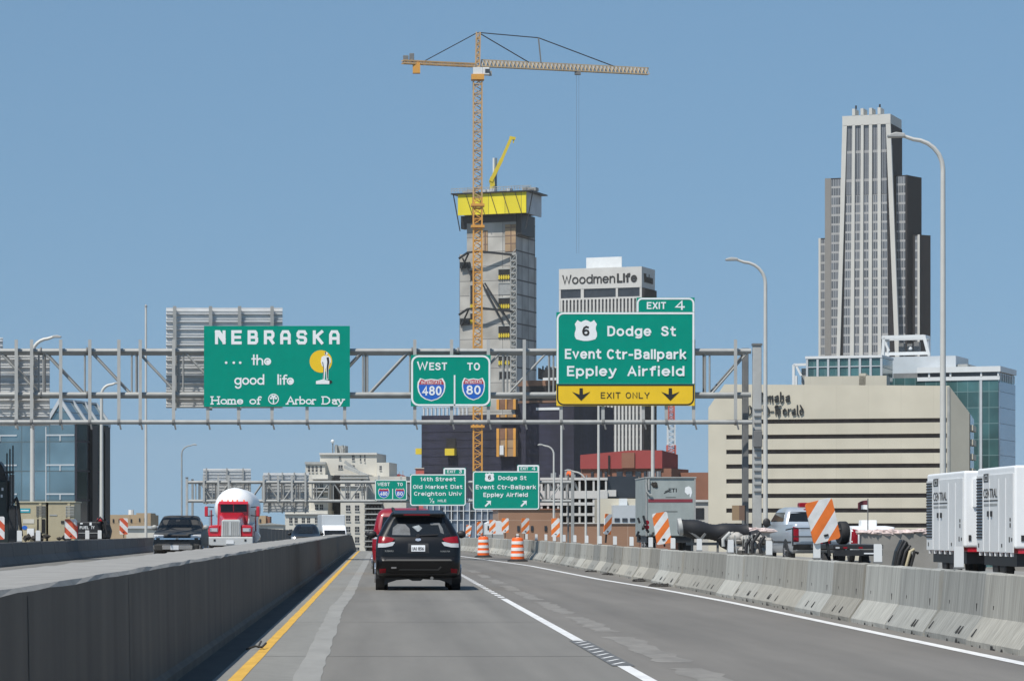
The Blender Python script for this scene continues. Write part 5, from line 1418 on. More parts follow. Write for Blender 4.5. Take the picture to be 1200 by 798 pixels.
# blackletter name
BL = {
 'O': ([[(.1,.75),(.1,.25)], [(.12,.25),(.4,.02)], [(.4,.02),(.7,.25)], [(.7,.25),(.7,.75)], [(.7,.75),(.4,.98)], [(.4,.98),(.12,.75)], [(.4,.9),(.4,.1)]], .95),
 'm': ([[(.05,.55),(.05,.05)], [(.05,.5),(.25,.64)], [(.28,.6),(.28,.05)], [(.28,.5),(.5,.64)], [(.53,.6),(.53,.02)]], .72),
 'a': ([[(.05,.5),(.3,.64)], [(.36,.62),(.36,.02)], [(.36,.35),(.06,.2)], [(.06,.25),(.2,.02)], [(.2,.02),(.4,.1)]], .56),
 'h': ([[(.07,1.0),(.07,.04)], [(.07,.5),(.3,.64)], [(.33,.6),(.33,.1)], [(.33,.1),(.2,-.12)]], .56),
 'W': ([[(.1,.95),(.1,.2)], [(.1,.2),(.3,.02)], [(.3,.02),(.45,.2)], [(.45,.95),(.45,.15)], [(.45,.15),(.6,.02)], [(.6,.02),(.82,.25)], [(.82,.25),(.82,.8)], [(.82,.8),(.65,.98)]], 1.08),
 'o': ([[(.06,.5),(.06,.2)], [(.06,.2),(.22,.02)], [(.22,.02),(.38,.18)], [(.38,.18),(.38,.5)], [(.38,.5),(.22,.64)], [(.22,.64),(.06,.5)]], .58),
 'r': ([[(.08,.6),(.08,.03)], [(.08,.5),(.3,.64)]], .44),
 'l': ([[(.08,1.0),(.08,.1)], [(.08,.1),(.2,.0)]], .32),
 'd': ([[(.06,.45),(.06,.2)], [(.06,.2),(.22,.02)], [(.22,.02),(.38,.18)], [(.38,.18),(.38,.55)], [(.38,.55),(.1,1.0)], [(.22,.62),(.06,.45)]], .58),
 '-': ([[(.02,.38),(.26,.38)]], .4),
 'H': ([[(.15,.98),(.15,.05)], [(.05,.85),(.3,.98)], [(.15,.55),(.55,.66)], [(.6,.62),(.6,.15)], [(.6,.15),(.45,-.1)], [(.36,.95),(.36,.1)], [(.4,.9),(.66,.98)]], .92),
 'e': ([[(.06,.5),(.06,.2)], [(.06,.2),(.24,.02)], [(.24,.02),(.4,.14)], [(.06,.5),(.22,.64)], [(.22,.64),(.36,.48)], [(.36,.48),(.1,.3)]], .54)}
def blackletter(w, p0, p1, qb, cap):
    tot = sum(BL[c][1] for c in w); a, b_ = B.u(p0), B.u(p1); k = (b_-a)/tot; x = a
    for c in w:
        pa, adv = BL[c]
        nib_strokes(pa, (.058*k, .030*k), x, B.z(qb, a), k, cap*600/F, -.02, M['sign_black'], B.t, name='lettering', t=.25)
        x += adv*k
blackletter('Omaha', 888, 927, 471, 11)
blackletter('World-Herald', 872, 943, 486.5, 11)

# --- teal glass building behind it
B = Block('glass_building', 'teal and blue glass building with white roof frame behind the beige building', 'building', 1060, 760, radians(-22))
ur = B.u(1170); dv = B.v(1188.5, ur)
MB().box(B.u(1000), ur, 0, dv, 0, B.z(441, ur)).build('curtain_wall', M['teal_glass'], B.t)
MB().box(ur+.002, ur+.3, .2, dv, 0, B.z(447, ur)).build('side_curtain_wall', M['blue_glass'], B.t)
M['blue_side'] = M['blue_glass']
MB().box(B.u(1075), ur+.6, -.6, dv, B.z(435.5, ur), B.z(429, ur)).build('roof_slab', M['white_roof'], B.t)
MB().box(B.u(1075), ur, .1, dv-.1, B.z(441, ur), B.z(435.5, ur)).build('clerestory_window', M['window_dark'], B.t)
MB().box(B.u(1075), ur+.35, -.25, -.01, B.z(445, ur), B.z(440.5, ur)).build('white_band', M['white_roof'], B.t)
for px in (1088, 1113, 1149, 1169):
    MB().box(B.u(px), B.u(px+2), -.3, .1, B.z(441, ur), B.z(435.5, ur)).build('mullion', M['white_roof'], B.t)
for k in range(7): MB().box(ur+.3, ur+.5, dv*(k+.2)/7, dv*(k+.35)/7, B.z(446, ur), B.z(437, ur)).build('mullion', M['white_roof'], B.t)
MB().box(B.u(1148), B.u(1151), -.2, -.01, 0, B.z(445, ur)).build('mullion', M['pale_blue_metal'], B.t)
MB().box(B.u(1033, 6), B.u(1120, 6), 6, 22, B.z(456), B.z(414, ur)).build('penthouse', M['pale_blue_metal'], B.t)
MB().box(B.u(1046, 5), B.u(1089, 5), 5.7, 6, B.z(450), B.z(436)).build('louvre', M['galv_dark'], B.t)
MB().box(B.u(1057, 4), B.u(1085, 4), 4, 5.6, B.z(452), B.z(443)).build('roof_unit', M['white_roof'], B.t)
MB().box(B.u(1120.5, 6), B.u(1133, 6), 7, 20, B.z(428, ur), B.z(424, ur)).build('penthouse', M['galv'], B.t)
fr = MB(); f0, f1 = B.u(1034.5, 8), B.u(1083, 8); zz0, zz1 = B.z(414), B.z(392.5)
fr.bar((f0, 8, zz1), (f1, 8, zz1), .7, .9); fr.bar((f0, 14, zz1), (f1, 14, zz1), .7, .9)
fr.bar((f0, 8, zz0), (f0+.3, 8, zz1), .7, .7); fr.bar((f1+1.2, 8, zz0), (f1, 8, zz1), .8, .8); fr.bar((f0, 14, zz0), (f0, 14, zz1), .6, .6); fr.bar((f1, 14, zz0), (f1, 14, zz1), .6, .6)
fr.bar((f0, 8, zz1), (f0, 14, zz1), .6, .8); fr.bar((f1, 8, zz1), (f1, 14, zz1), .6, .8)
fr.bar((f0, 8, zz1), (f0+1.6, 8, zz1-3.4), .5, .5); fr.box(f0, f1+1.2, 8.02, 8.3, zz0, zz0+.8)
fr.build('roof_frame', M['white_roof'], B.t)
dh = MB()
for px, r_, py in ((1056, 1.3, 404), (1066, 1.5, 405), (1074, 1.4, 403)):
    dh.box(B.u(px-3, 10), B.u(px+3, 10), 10, 12, zz0+.8, B.z(py-5))
dh.build('roof_machinery', M['galv_dark'], B.t)
MB().lathe([(.0, 0), (.45, .1), (.5, .5), (.0, .9)], 10, (B.u(1067, 9), 9, B.z(408))).build('roof_light', M['white_roof'], B.t)
B = Block('roof_glass_hall', 'low glazed hall with pale frame seen above the beige roof', 'building', 928, 720, radians(-20))
a, b_ = B.u(946), B.u(1033)
MB().box(a, b_, 0, 14, 0, B.z(421)).build('glazing', M['teal_glass'], B.t)
MB().box(a-.4, b_+.2, -.4, 14, B.z(421), B.z(418)).build('roof', M['white_roof'], B.t)
for k in range(8):
    x_ = a + (b_-a)*k/7; MB().box(x_-.25, x_+.25, -.3, -.01, B.z(450), B.z(421)).build('mullion', M['pale_blue_metal'], B.t)
MB().box(a, b_, -.25, -.01, B.z(431.2), B.z(430.2)).build('transom', M['pale_blue_metal'], B.t)
fr = MB(); fr.bar((0, 2, 0), (0, 2, B.z(427)), .6, .6); fr.bar((0, 2, B.z(427)), (a, 2, B.z(427)), .6, .6); fr.bar((B.u(931), 2, B.z(428)), (B.u(937), 2, B.z(440)), .5, .5); fr.bar((B.u(931), 2, B.z(440)), (B.u(931), 2, 0), .5, .5); fr.build('side_frame', M['white_roof'], B.t)
MB().box(B.u(936), B.u(944), 3, 6, 0, B.z(431)).build('side_louvre', M['galv'], B.t)

# --- blue glass building at the left
B = Block('glass_building', 'mirrored blue glass office block with gabled skylight at the left edge', 'building', -40, 480, radians(-14))
ur = B.u(87.5)
dv = B.v(125, ur)
MB().box(0, ur, 0, dv, 0, B.z(497, ur)).build('curtain_wall', M['mirror_glass'], B.t)
for q in (510.5, 545.5, 579.5):
    for p0, p1 in ((-20, 20), (54, 87.3)):
        zz = B.z(q, ur); MB().box(B.u(p0), B.u(p1), -.12, -.002, zz, zz+.22).build('pale_strip', M['pale_blue_metal'], B.t)
        xm = B.u((p0+p1)/2); MB().box(xm-.1, xm+.1, -.12, -.002, zz-.8, zz).build('strip_hanger', M['pale_blue_metal'], B.t)
for px in (54,): MB().box(B.u(px)-.08, B.u(px)+.08, -.1, -.002, 0, B.z(500, ur)).build('mullion', M['pale_blue_metal'], B.t)
MB().box(ur+.002, ur+.3, .05, dv, 0, B.z(495, ur)).build('side_curtain_wall', M['dark_glass'], B.t)
for f_ in (.42, .82): MB().box(ur+.3, ur+.7, dv*f_, dv*f_+.16*dv, 0, B.z(497, ur)).build('dark_fin', M['black_metal'], B.t)
MB().box(-2, B.u(60), 1, dv, B.z(497, ur), B.z(478, ur)).build('upper_floor', M['mirror_glass'], B.t)
# gabled skylight: ridge runs back from the peak
pk, el, er = B.u(71), B.u(57), B.u(86.5)
zp_, ze = B.z(469, ur), B.z(493, ur)
sk = MB(); sk.prism([(el, ze), (er, ze), (pk, zp_)], .0, dv*1.1); sko = sk.build('skylight', M['mirror_glass'], B.t)
g_ = MB()
for yy in (-.15, dv*.36, dv*.72, dv*1.1): g_.bar((pk, yy, zp_+.1), (er+.1, yy, ze), .45, .5); g_.bar((pk, yy, zp_+.1), (el-.1, yy, ze), .45, .5)
g_.bar((pk, -.2, zp_+.15), (pk, dv*1.1, zp_+.15), .3, .3); g_.bar((er, -.2, ze), (er, dv*1.1, ze), .3, .3); g_.build('skylight_frame', M['pale_blue_metal'], sko)
MB().prism_x([(-.05, ze-.6), (-.05, ze), (dv*1.1, ze), (dv*1.1, ze-.6)], el, er+.3).build('foot_strip', M['pale_blue_metal'], sko)  # rain channel along the skylight eaves

# --- old cream apartment block
B = Block('apartment_building', 'old cream brick apartment block with dark light shaft and rooftop tank', 'building', 334, 620, radians(-8))
def cwall(p0, p1, ptop, v0=0, dep=26, name='wall', m_='cream_stone'):
    return MB().box(B.u(p0, v0), B.u(p1, v0), v0, v0+dep, 0, B.z(ptop)).build(name, M[m_], B.t)
cwall(334, 384, 598, 0, 24); cwall(364.5, 384.3, 556, 2.5, 20)
MB().box(B.u(384.2), B.u(399), 8, 22, 0, B.z(556)).build('shaft_wall', M['opening'], B.t)
cwall(399, 429, 556, 0, 24); cwall(375, 441.5, 530, 10, 14, name='upper_wall')
cwall(358, 381, 541, 8, 12, name='tower_wall'); cwall(441.6, 456, 541, 9, 12, name='side_wall')
cwall(429.1, 476, 558, 3, 20, name='rear_wall')
MB().box(B.u(428), B.u(446), .5, 3, 0, B.z(588)).build('shaft_wall', M['opening'], B.t)
for q in (560.5, 571.5, 583.5, 601.5, 575.5):
    p0, p1 = (333.5, 384.5) if q == 601.5 else (364, 384.5)
    MB().box(B.u(p0), B.u(p1), -.45, 2.6 if q != 601.5 else .3, B.z(q+.9), B.z(q)).build('cornice', M['white_stone'], B.t)
for q in (556, 559.5, 569):
    MB().box(B.u(398.6), B.u(432), -.5, .3, B.z(q+1), B.z(q)).build('cornice', M['white_stone'], B.t)
MB().box(B.u(374.5, 10), B.u(442, 10), 9.6, 10.2, B.z(531.5), B.z(529.3)).build('parapet', M['white_stone'], B.t)
MB().box(B.u(357.5, 8), B.u(382, 8), 7.6, 8.2, B.z(543), B.z(540.2)).build('parapet', M['ladder_grey'], B.t)
wproto = None
def win(px, q, w=3.6, h=6.2, v0=0):
    global wproto
    if wproto is None:
        wproto = MB().box(-.5, .5, -.06, .10, 0, 1).build('window', M['window_dark'], B.t)
        fr = MB(); fr.box(-.6, .6, -.20, -.05, -.12, .0); fr.box(-.03, .03, -.1, -.055, 0, 1); fr.box(-.5, .5, -.1, -.056, .48, .53); fr.build('sill', M['white_stone'], wproto)
        o = wproto
    else:
        o = wproto.copy(); COL.objects.link(o); o.parent = B.t
        for ch in list(wproto.children):
            c = ch.copy(); COL.objects.link(c); c.parent = o
    o.location = (B.u(px, v0), v0, B.z(q+h, 0, v0)); o.scale = (w*620/F, 1, h*620/F)
for q in (606.5, 620):
    for px in (340.8, 347, 355.5, 361.5): win(px, q)
for q in (565, 575.5, 591, 606.5, 620):
    for px in (371, 376.8): win(px, q, v0=0 if q > 598 else 2.5)
for q in (564, 577.5, 592, 604, 617, 629, 641):
    for px in (408, 418.5): win(px, q, 5, 6.5)
for q in (562, 573): win(424.5, q, 3, 5)
for px, q, w, h in ((398.5, 535, 2.4, 3.5), (414, 533.5, 3, 6), (422.5, 533.5, 1.5, 7), (427.5, 533, 1.3, 8), (414, 545, 3, 5), (399, 545, 5, 4)): win(px, q, w, h, v0=10)
for px in (362, 366.5, 371, 376): win(px, 546, 2.2, 7, v0=8)
win(446, 546, 2.5, 5, v0=9)
for k in range(9):
    q = 589 + 6.3*k
    bl = MB().box(B.u(427), B.u(449), -.9, .5, B.z(q+1.4), B.z(q)).build('balcony', M['ladder_grey'], B.t)
    r_ = MB()
    for j in range(6):
        a = B.u(428+3.8*j); r_.box(a, a+.25, -.88, -.75, B.z(q), B.z(q-2.6))
    r_.build('balcony_rail', M['black_metal'], bl)
rf = MB(); rnd = random.Random(4)
for k in range(9):
    p_ = rnd.uniform(390.5, 403); w = rnd.uniform(.8, 2.2); rf.box(B.u(p_, 14), B.u(p_+w, 14), 14, 15.5, B.z(529.5), B.z(rnd.uniform(517, 525)))
rf.box(B.u(392, 15), B.u(404.5, 15), 15, 19, B.z(529.5), B.z(520)); rf.build('roof_tank', M['ladder_grey'], B.t)
MB().blob((B.u(389.8, 14), 14, B.z(515)), (.4, .4, .4), 3, 12, 0).build('white_dome', M['white_roof'], B.t, smooth=60)
MB().cyl((B.u(390, 14), 14, B.z(529)), (B.u(390, 14), 14, B.z(516)), .12, 6).build('aerial', M['galv_dark'], B.t)
sh = MB(); sh.bar((B.u(397), 8, B.z(546)), (B.u(427), 3, B.z(557)), .5, .6); sh.bar((B.u(397), 8, B.z(540)), (B.u(413), 8, B.z(552)), .5, .6)
sh.build('roof_ladder', M['ladder_grey'], B.t)

# --- red domed roof and pink block behind the far signs
B = Block('red_roof_house', 'low dark red curved roof behind the far 14th Street sign', 'building', 456, 660, 0)
MB().box(0, B.u(477), 0, 12, 0, B.z(560)).build('wall', M['cream_stone'], B.t)
MB().prism([(-.3, B.z(560)), (B.u(477)+.3, B.z(560)), (B.u(474), B.z(557)), (B.u(467), B.z(555.2)), (B.u(460), B.z(557))], -.3, 12).build('roof', M['red_clad'], B.t)
rnd = random.Random(8); o_ = MB()
for k in range(5):
    p_ = 460+rnd.uniform(0, 12); o_.box(B.u(p_), B.u(p_+.8), 5, 6, B.z(557), B.z(rnd.uniform(550, 554)))
o_.build('roof_vent', M['ladder_grey'], B.t)
B = Block('pink_block', 'small faded pink block at the foot of the netted podium', 'building', 487.5, 900, 0)
MB().box(0, B.u(497), 0, 12, 0, B.z(549)).build('wall', M['aerial_red'], B.t)
MB().box(-.3, B.u(497), -.3, 12, B.z(549), B.z(548)).build('roof', M['cream_stone'], B.t)

# --- white open parking deck
B = Block('parking_deck', 'white concrete parking deck with dark open floors', 'building', 633, 420, radians(-6))
ur = B.u(712)
MB().box(0, B.u(745), 1.6, 25, 0, B.z(561)).build('interior', M['opening'], B.t)
for q, h in ((559.5, 3), (575, 9), (588.5, 3.5), (601, 3.2), (612, 3), (623, 3)):
    MB().box(0, ur, -.1, 1.6, B.z(q+h), B.z(q)).build('floor_slab', M['white_stone'], B.t)
for px in (633.5, 641, 653, 664, 678, 694.5, 709):
    MB().box(B.u(px), B.u(px+2.2), .0, 1.7, 0, B.z(559.5)).build('column', M['white_stone'], B.t)
for k in range(5):
    a = 628+10*k; b_ = MB(); b_.bar((B.u(a), .9, B.z(575)), (B.u(a+5), .9, B.z(565)), .3, .3); b_.bar((B.u(a+5), .9, B.z(565)), (B.u(a+9), .9, B.z(575)), .3, .3); b_.build('cross_brace', M['galv_light'], B.t)
MB().box(ur+.01, B.u(748), .8, 12, B.z(583), B.z(558)).build('dark_glass_corner', M['window_dark'], B.t)
MB().box(B.u(703), B.u(722), .2, .79, B.z(581.5), B.z(574)).build('white_panel', M['white_stone'], B.t)
rnd = random.Random(12); 
for k in range(8):
    p_ = rnd.uniform(640, 690); MB().box(B.u(p_), B.u(p_+rnd.uniform(1, 4)), 4, 6, B.z(560), B.z(rnd.uniform(552, 557))).build('roof_unit', M['ladder_grey'], B.t)
MB().blob((B.u(667), 2.5, B.z(555)), (.55, .55, .45), 4, 10, .1).build('orange_beacon', M['orange'], B.t)
B = Block('beige_shed', 'beige wall with a pale grey box in front of the parking deck', 'building', 703, 400, 0)
MB().box(0, B.u(748), 0, 10, 0, B.z(584)).build('wall', M['beige_panel'], B.t)
MB().box(B.u(716.5), B.u(745), -3, -.01, 3, B.z(592)).build('grey_box', M['pale_blue_metal'], B.t)
MB().box(B.u(725), B.u(734), -1.5, -.01, B.z(592), B.z(584)).build('roof_duct', M['white_roof'], B.t)
for k in range(3): MB().box(B.u(718+9*k), B.u(724+9*k), -3.1, -3.01, B.z(611), B.z(607)).build('vent', M['window_dark'], B.t)

# --- dark red clad hall
B = Block('red_hall', 'dark red clad hall over brick piers in front of the white tower', 'building', 680, 700, radians(-20))
ur = B.u(776); dv = B.v(794.5, ur)
z1, z2 = B.z(549, ur/2), B.z(528, ur)
vs = [(0, 0, z1), (ur, 0, z1), (ur, dv, z1), (0, dv, z1), (0, 0, B.z(533)), (ur*.62, 0, B.z(527.5, ur*.6)), (ur, 0, B.z(527.5, ur)), (ur, dv, B.z(531, ur)), (0, dv, B.z(533))]
MB().add(vs, [(0,1,6,5,4), (1,2,7,6), (2,3,8,7), (3,0,4,8), (4,5,6,7,8), (0,3,2,1)]).build('red_cladding', M['red_clad'], B.t)
MB().box(B.u(729), B.u(744), -.4, -.005, B.z(548, ur), B.z(530, ur)).build('darker_panel', M['brick_red'], B.t)
MB().box(B.u(713), B.u(715), -.3, -.005, B.z(556, ur), B.z(533, ur)).build('slot', M['opening'], B.t)
MB().box(0, B.u(786), .6, dv+2, 0, z1-.003).build('brick_wall', M['brick_red'], B.t)
for p0, p1 in ((692, 695), (701, 705), (708, 711), (722, 729), (733, 740.5), (744, 750.5), (754, 757)):
    MB().box(B.u(p0), B.u(p1), .35, .62, B.z(566, ur), B.z(552, ur)).build('window', M['window_dark'], B.t)
for p0, p1 in ((758, 765), (768, 774)):
    MB().box(B.u(p0), B.u(p1), .35, .62, B.z(566, ur), B.z(552, ur)).build('window', M['tower_window'], B.t)
MB().box(B.u(787), B.u(787)+13, 8, dv+6, 0, B.z(553, ur)).build('low_wing', M['brick_red'], B.t)

# --- brown brick wall building and long low brick base
B = Block('brick_building', 'plain brown brick building below the far exit sign', 'building', 583.5, 405, 0)
MB().box(0, B.u(656), 0, 18, 0, B.z(597)).build('wall', M['brick'], B.t)
MB().box(-.2, B.u(656)+.2, -.2, 18, B.z(597), B.z(595.8)).build('coping', M['brick_red'], B.t)
rnd = random.Random(6)
for k in range(3): MB().box(B.u(606+16*k), B.u(609+16*k), -.12, -.002, B.z(622), B.z(616)).build('window', M['window_dark'], B.t)
B = Block('low_brick_building', 'long low brown brick base below the parking deck', 'building', 655.5, 340, 0)
MB().box(B.u(656.2), B.u(749), 0, 5, 0, B.z(613.5)).build('wall', M['brick'], B.t)
MB().box(B.u(656.2), B.u(749)+.1, -.15, 5, B.z(613.5), B.z(612.7)).build('coping', M['white_stone'], B.t)

# --- pale glass facade left of the brick building
B = Block('pale_glass_building', 'low pale blue glass facade between the black car and the brick wall', 'building', 498, 440, 0)
MB().box(0, B.u(583), 0, 18, 0, B.z(584)).build('curtain_wall', M['blue_glass'], B.t)
for k in range(12): MB().box(B.u(500+7.1*k), B.u(501+7.1*k), -.3, -.01, 0, B.z(584)).build('mullion', M['white_roof'], B.t)
for q in (598, 609): MB().box(0, B.u(583), -.22, -.005, B.z(q+.8), B.z(q)).build('transom', M['white_roof'], B.t)
for p0, p1 in ((526, 531), (539, 544), (551, 555)): MB().box(B.u(p0), B.u(p1), -.15, -.003, B.z(608), B.z(590)).build('dark_pane', M['window_dark'], B.t)
t = thing('site_trailer', 'small white site trailer above the farther orange drum', 'trailer', (X(573.5, 330), 330, ground_z(330)), 0)
w_ = MB(); k = 330/F
zt_ = lambda q: Z(q, 330)-ground_z(330)
w_.prism([(-.45, 0), (1.5, 0), (1.5, zt_(612.5)), (1.2, zt_(610.5)), (0, zt_(610.5)), (-.45, zt_(613))], 0, 5); w_.build('body', M['white_roof'], t, bevel=.05)
MB().box(-.2, .2, -.03, -.005, zt_(621), zt_(616)).build('window', M['window_dark'], t)
MB().box(-.5, 1.55, -.1, -.03, 0, zt_(626)).build('skirt', M['ladder_grey'], t)

# --- low buildings at the left horizon
B = Block('tan_block', 'low tan block building left of the dark pickup', 'building', 126, 560, 0)
MB().box(0, B.u(176.5), 0, 20, 0, B.z(603)).build('wall', M['tan_brick'], B.t)
MB().box(B.u(160), B.u(176.8), -.5, 12, 0, B.z(601)).build('corner_tower', M['tan_brick'], B.t)
for px in (132, 139, 146, 153): MB().box(B.u(px), B.u(px+1.8), -.1, -.002, B.z(612), B.z(608)).build('window', M['window_dark'], B.t)
for px in (163, 169): MB().box(B.u(px), B.u(px+1.6), -.6, -.502, B.z(611), B.z(607)).build('window', M['window_dark'], B.t)
MB().cyl((B.u(151), 5, B.z(603)), (B.u(151), 5, B.z(597)), .5, 8).build('roof_vent', M['white_roof'], B.t)
B = Block('low_shop', 'long low pale roofed shed before the tan block building', 'building', 148, 430, 0)
MB().box(0, B.u(182), 0, 10, 0, B.z(619)).build('wall', M['cream_stone'], B.t)
MB().prism([(-.3, B.z(619)), (B.u(182)+.3, B.z(619)), (B.u(180), B.z(616)), (B.u(152), B.z(616))], -.3, 10).build('roof', M['pale_blue_metal'], B.t)
B = Block('tan_house', 'small tan brick house right of the red truck', 'building', 302, 640, 0)
MB().box(0, B.u(311.5), 0, 12, 0, B.z(604)).build('wall', M['tan_brick'], B.t)
MB().box(B.u(311.6), B.u(316), .5, 11, 0, B.z(605)).build('side_wall', M['brick_red'], B.t)
MB().box(B.u(304), B.u(306), -.1, -.002, B.z(612), B.z(608)).build('window', M['window_dark'], B.t)
B = Block('pale_shed', 'low pale shed beyond the dark fence right of the red truck', 'building', 300, 520, 0)
MB().box(0, B.u(332), 0, 12, 0, B.z(615)).build('wall', M['cream_stone'], B.t)
MB().prism([(-.3, B.z(615)), (B.u(332)+.3, B.z(615)), (B.u(316), B.z(612.5))], -.3, 12).build('roof', M['ladder_grey'], B.t)
B = Block('small_office', 'small grey office between the box truck and the beige building', 'building', 812, 640, 0)
MB().box(0, B.u(833), 0, 15, 0, B.z(588)).build('wall', M['white_stone'], B.t)
MB().box(-.4, B.u(833)+.4, -.4, 15, B.z(588), B.z(585.5)).build('roof', M['white_roof'], B.t)
MB().box(B.u(815), B.u(825), -.12, -.002, B.z(608), B.z(595)).build('window', M['window_dark'], B.t)
# dark slatted fence between the left lanes and the city
t = thing('slat_fence', 'dark corrugated screen fence right of the red truck', 'fence', (X(316, 300), 285, 0), radians(-3))
o_ = MB(); gz = ground_z(300)
pts = [(298, 616), (318, 617.5), (334.5, 622)]
for k in range(26):
    f_ = k/25; px = 298+36.5*f_; py = 616.5 + 6*f_
    Yk = 230 + 110*f_
    zt_k = Z(py, Yk)
    o_.box(X(px, Yk)-.16-X(316, 300), X(px, Yk)+.16-X(316, 300), Yk-285-1.9, Yk-285+1.9, ground_z(Yk)-.5, zt_k)
o_.build('screen', M['barrier_dark'], t)
b_ = MB(); b_.bar((X(298, 230)-X(316, 300)+.3, -56, ground_z(230)+.4), (X(334.5, 340)-X(316, 300)+.3, 54, ground_z(340)+.4), .1, .3); b_.build('rail', M['galv_dark'], t)

# --- radio mast
t = thing('radio_mast', 'slim red and white lattice radio mast right of the near exit sign', 'mast', (X(786.5, 1100), 1100, GROUND), 0)
zt0 = Z(470, 1100) - GROUND; n_ = 7
for k in range(n_):
    w0 = 4.6 - 3.0*k/n_
    lattice((0,0,zt0*k/n_), (0,0,zt0*(k+1)/n_), w0, w0, 4, .42, .22).build('lattice_section', M['aerial_red'] if k % 2 == 0 else M['white_roof'], t)

# ------------------------------------------------------------------ vehicles
class Hull:
    """car body as a stack of rounded rectangles: (z, y near, y far, half width, corner radius)"""
    def __init__(h, levels): h.L = levels
    def at(h, z):
        L = h.L
        if z <= L[0][0]: return L[0][1:]
        for a, b in zip(L, L[1:]):
            if z <= b[0]:
                k = (z-a[0])/(b[0]-a[0]) if b[0] > a[0] else 1
                return tuple(a[i] + (b[i]-a[i])*k for i in range(1, 5))
        return L[-1][1:]
    def build(h, name, material, parent, n=6):
        vs, fs = [], []; m = 4*(n+1)
        for z, y0, y1, w, r in h.L:
            for cx, cy, a0 in ((w-r, y0+r, -90), (w-r, y1-r, 0), (-w+r, y1-r, 90), (-w+r, y0+r, 180)):
                for i in range(n+1):
                    a = radians(a0 + 90*i/n); vs.append((cx + r*cos(a), cy + r*sin(a), z))
        for i in range(len(h.L)-1):
            for j in range(m): fs.append((i*m+j, i*m+(j+1) % m, (i+1)*m+(j+1) % m, (i+1)*m+j))
        fs += [tuple(range(m)), tuple(range(len(vs)-1, len(vs)-1-m, -1))]
        return MB().add(vs, fs).build(name, material, parent, smooth=38)
    def near(h, x, z):
        y0, y1, w, r = h.at(z); d = abs(x)-(w-r)
        if d <= 0: return y0
        d = min(d, r*.999); return y0 + r - sqrt(r*r - d*d)
    def far(h, x, z):
        y0, y1, w, r = h.at(z); d = abs(x)-(w-r)
        if d <= 0: return y1
        d = min(d, r*.999); return y1 - r + sqrt(r*r - d*d)
    def patch(h, name, poly, material, parent, d=.008, face='near', cuts=2, smooth=True):
        """a panel, lamp or pane that follows the body: polygon in x, z (near/far) or y, z (left/right)"""
        bm = bmesh.new()
        f = bm.faces.new([bm.verts.new((a, 0, b)) for a, b in poly])
        bmesh.ops.triangulate(bm, faces=bm.faces[:])
        for _ in range(cuts):
            bmesh.ops.subdivide_edges(bm, edges=bm.edges[:], cuts=1, use_grid_fill=True)
        ret = bmesh.ops.extrude_face_region(bm, geom=bm.faces[:])
        top = set(v for v in ret['geom'] if isinstance(v, bmesh.types.BMVert))
        for v in bm.verts:
            a, b = v.co.x, v.co.z; o = d if v in top else -.03
            if face == 'near': v.co = (a, h.near(a, b) - o, b)
            elif face == 'far': v.co = (a, h.far(a, b) + o, b)
            else:
                w = h.at(b)[2]; v.co = ((w+o) if face == 'right' else -(w+o), a, b)
        me = bpy.data.meshes.new(name); bm.to_mesh(me); bm.free()
        return finish(me, name, material, parent, smooth=45 if smooth else False)

def wheel(parent, x, y, r, w, material='chrome'):
    s = 1 if x > 0 else -1
    pr = [(r*.55, -w/2), (r*.93, -w/2), (r, -w/2+.03), (r, w/2-.03), (r*.93, w/2), (r*.55, w/2)]
    vs, fs, n = [], [], 24
    for rr, xx in pr:
        for j in range(n):
            a = 2*pi*j/n; vs.append((x+xx, y+rr*cos(a), r+rr*sin(a)))
    for i in range(len(pr)-1):
        for j in range(n): fs.append((i*n+j, i*n+(j+1) % n, (i+1)*n+(j+1) % n, (i+1)*n+j))
    fs += [tuple(range(n)), tuple(range(len(vs)-1, len(vs)-1-n, -1))]
    t = MB().add(vs, fs).build('wheel', M['rubber'], parent, smooth=35)
    m = MB(); xo = x + s*w/2
    m.cyl((xo-s*.02, y, r), (xo+s*.012, y, r), r*.18, 12)
    for k in range(5):
        a = 2*pi*k/5; m.bar((xo, y, r), (xo+s*.004, y+r*.58*cos(a), r+r*.58*sin(a)), .02, .09, up=(1,0,0))
    m.build('rim', M[material], t)
    return t

def mirror(parent, x, y, z, w, h, material):
    s = 1 if x > 0 else -1
    m = MB(); m.blob((x+s*w/2, y, z), (w/2, .07, h/2), 2, 14, 0); o = m.build('side_mirror', material, parent, smooth=60)
    b = MB(); b.bar((x-s*.06, y+.02, z-h*.25), (x+s*w*.4, y+.01, z-h*.15), .05, .05); b.build('mirror_arm', material, o)
    return o

# --- black crossover ahead in our lane
CY0 = 63.5
def rear_car(label, px, Y, paint, levels, name):
    t = thing(name, label, 'car', (X(px, Y), Y, ground_z(Y)))
    return t, Hull(levels)
t, H = rear_car('black crossover with white plate driving ahead in our lane', 490.3, CY0, None, [
    (.27, .25, 4.35, .78, .16), (.34, .06, 4.50, .845, .18), (.44, .0, 4.56, .868, .20), (.62, -.03, 4.60, .872, .20), (.66, .0, 4.60, .876, .20),
    (.70, .045, 4.58, .878, .18), (.90, .05, 4.52, .880, .18), (1.02, .09, 4.42, .872, .18), (1.10, .13, 4.25, .852, .17),
    (1.14, .16, 3.55, .835, .16), (1.40, .31, 2.85, .70, .16), (1.52, .39, 2.45, .615, .16), (1.58, .36, 2.30, .58, .15), (1.63, .42, 2.15, .545, .15), (1.665, .62, 1.95, .47, .2), (1.675, 1.0, 1.7, .3, .2)], 'black_crossover')
H.build('body', M['black_paint'], t)
K = 56.7
zx = lambda px, py: ((px-490.3)/K, CAMH-(py-HY)/K)
pl = lambda pts: [zx(a, b) for a, b in pts]
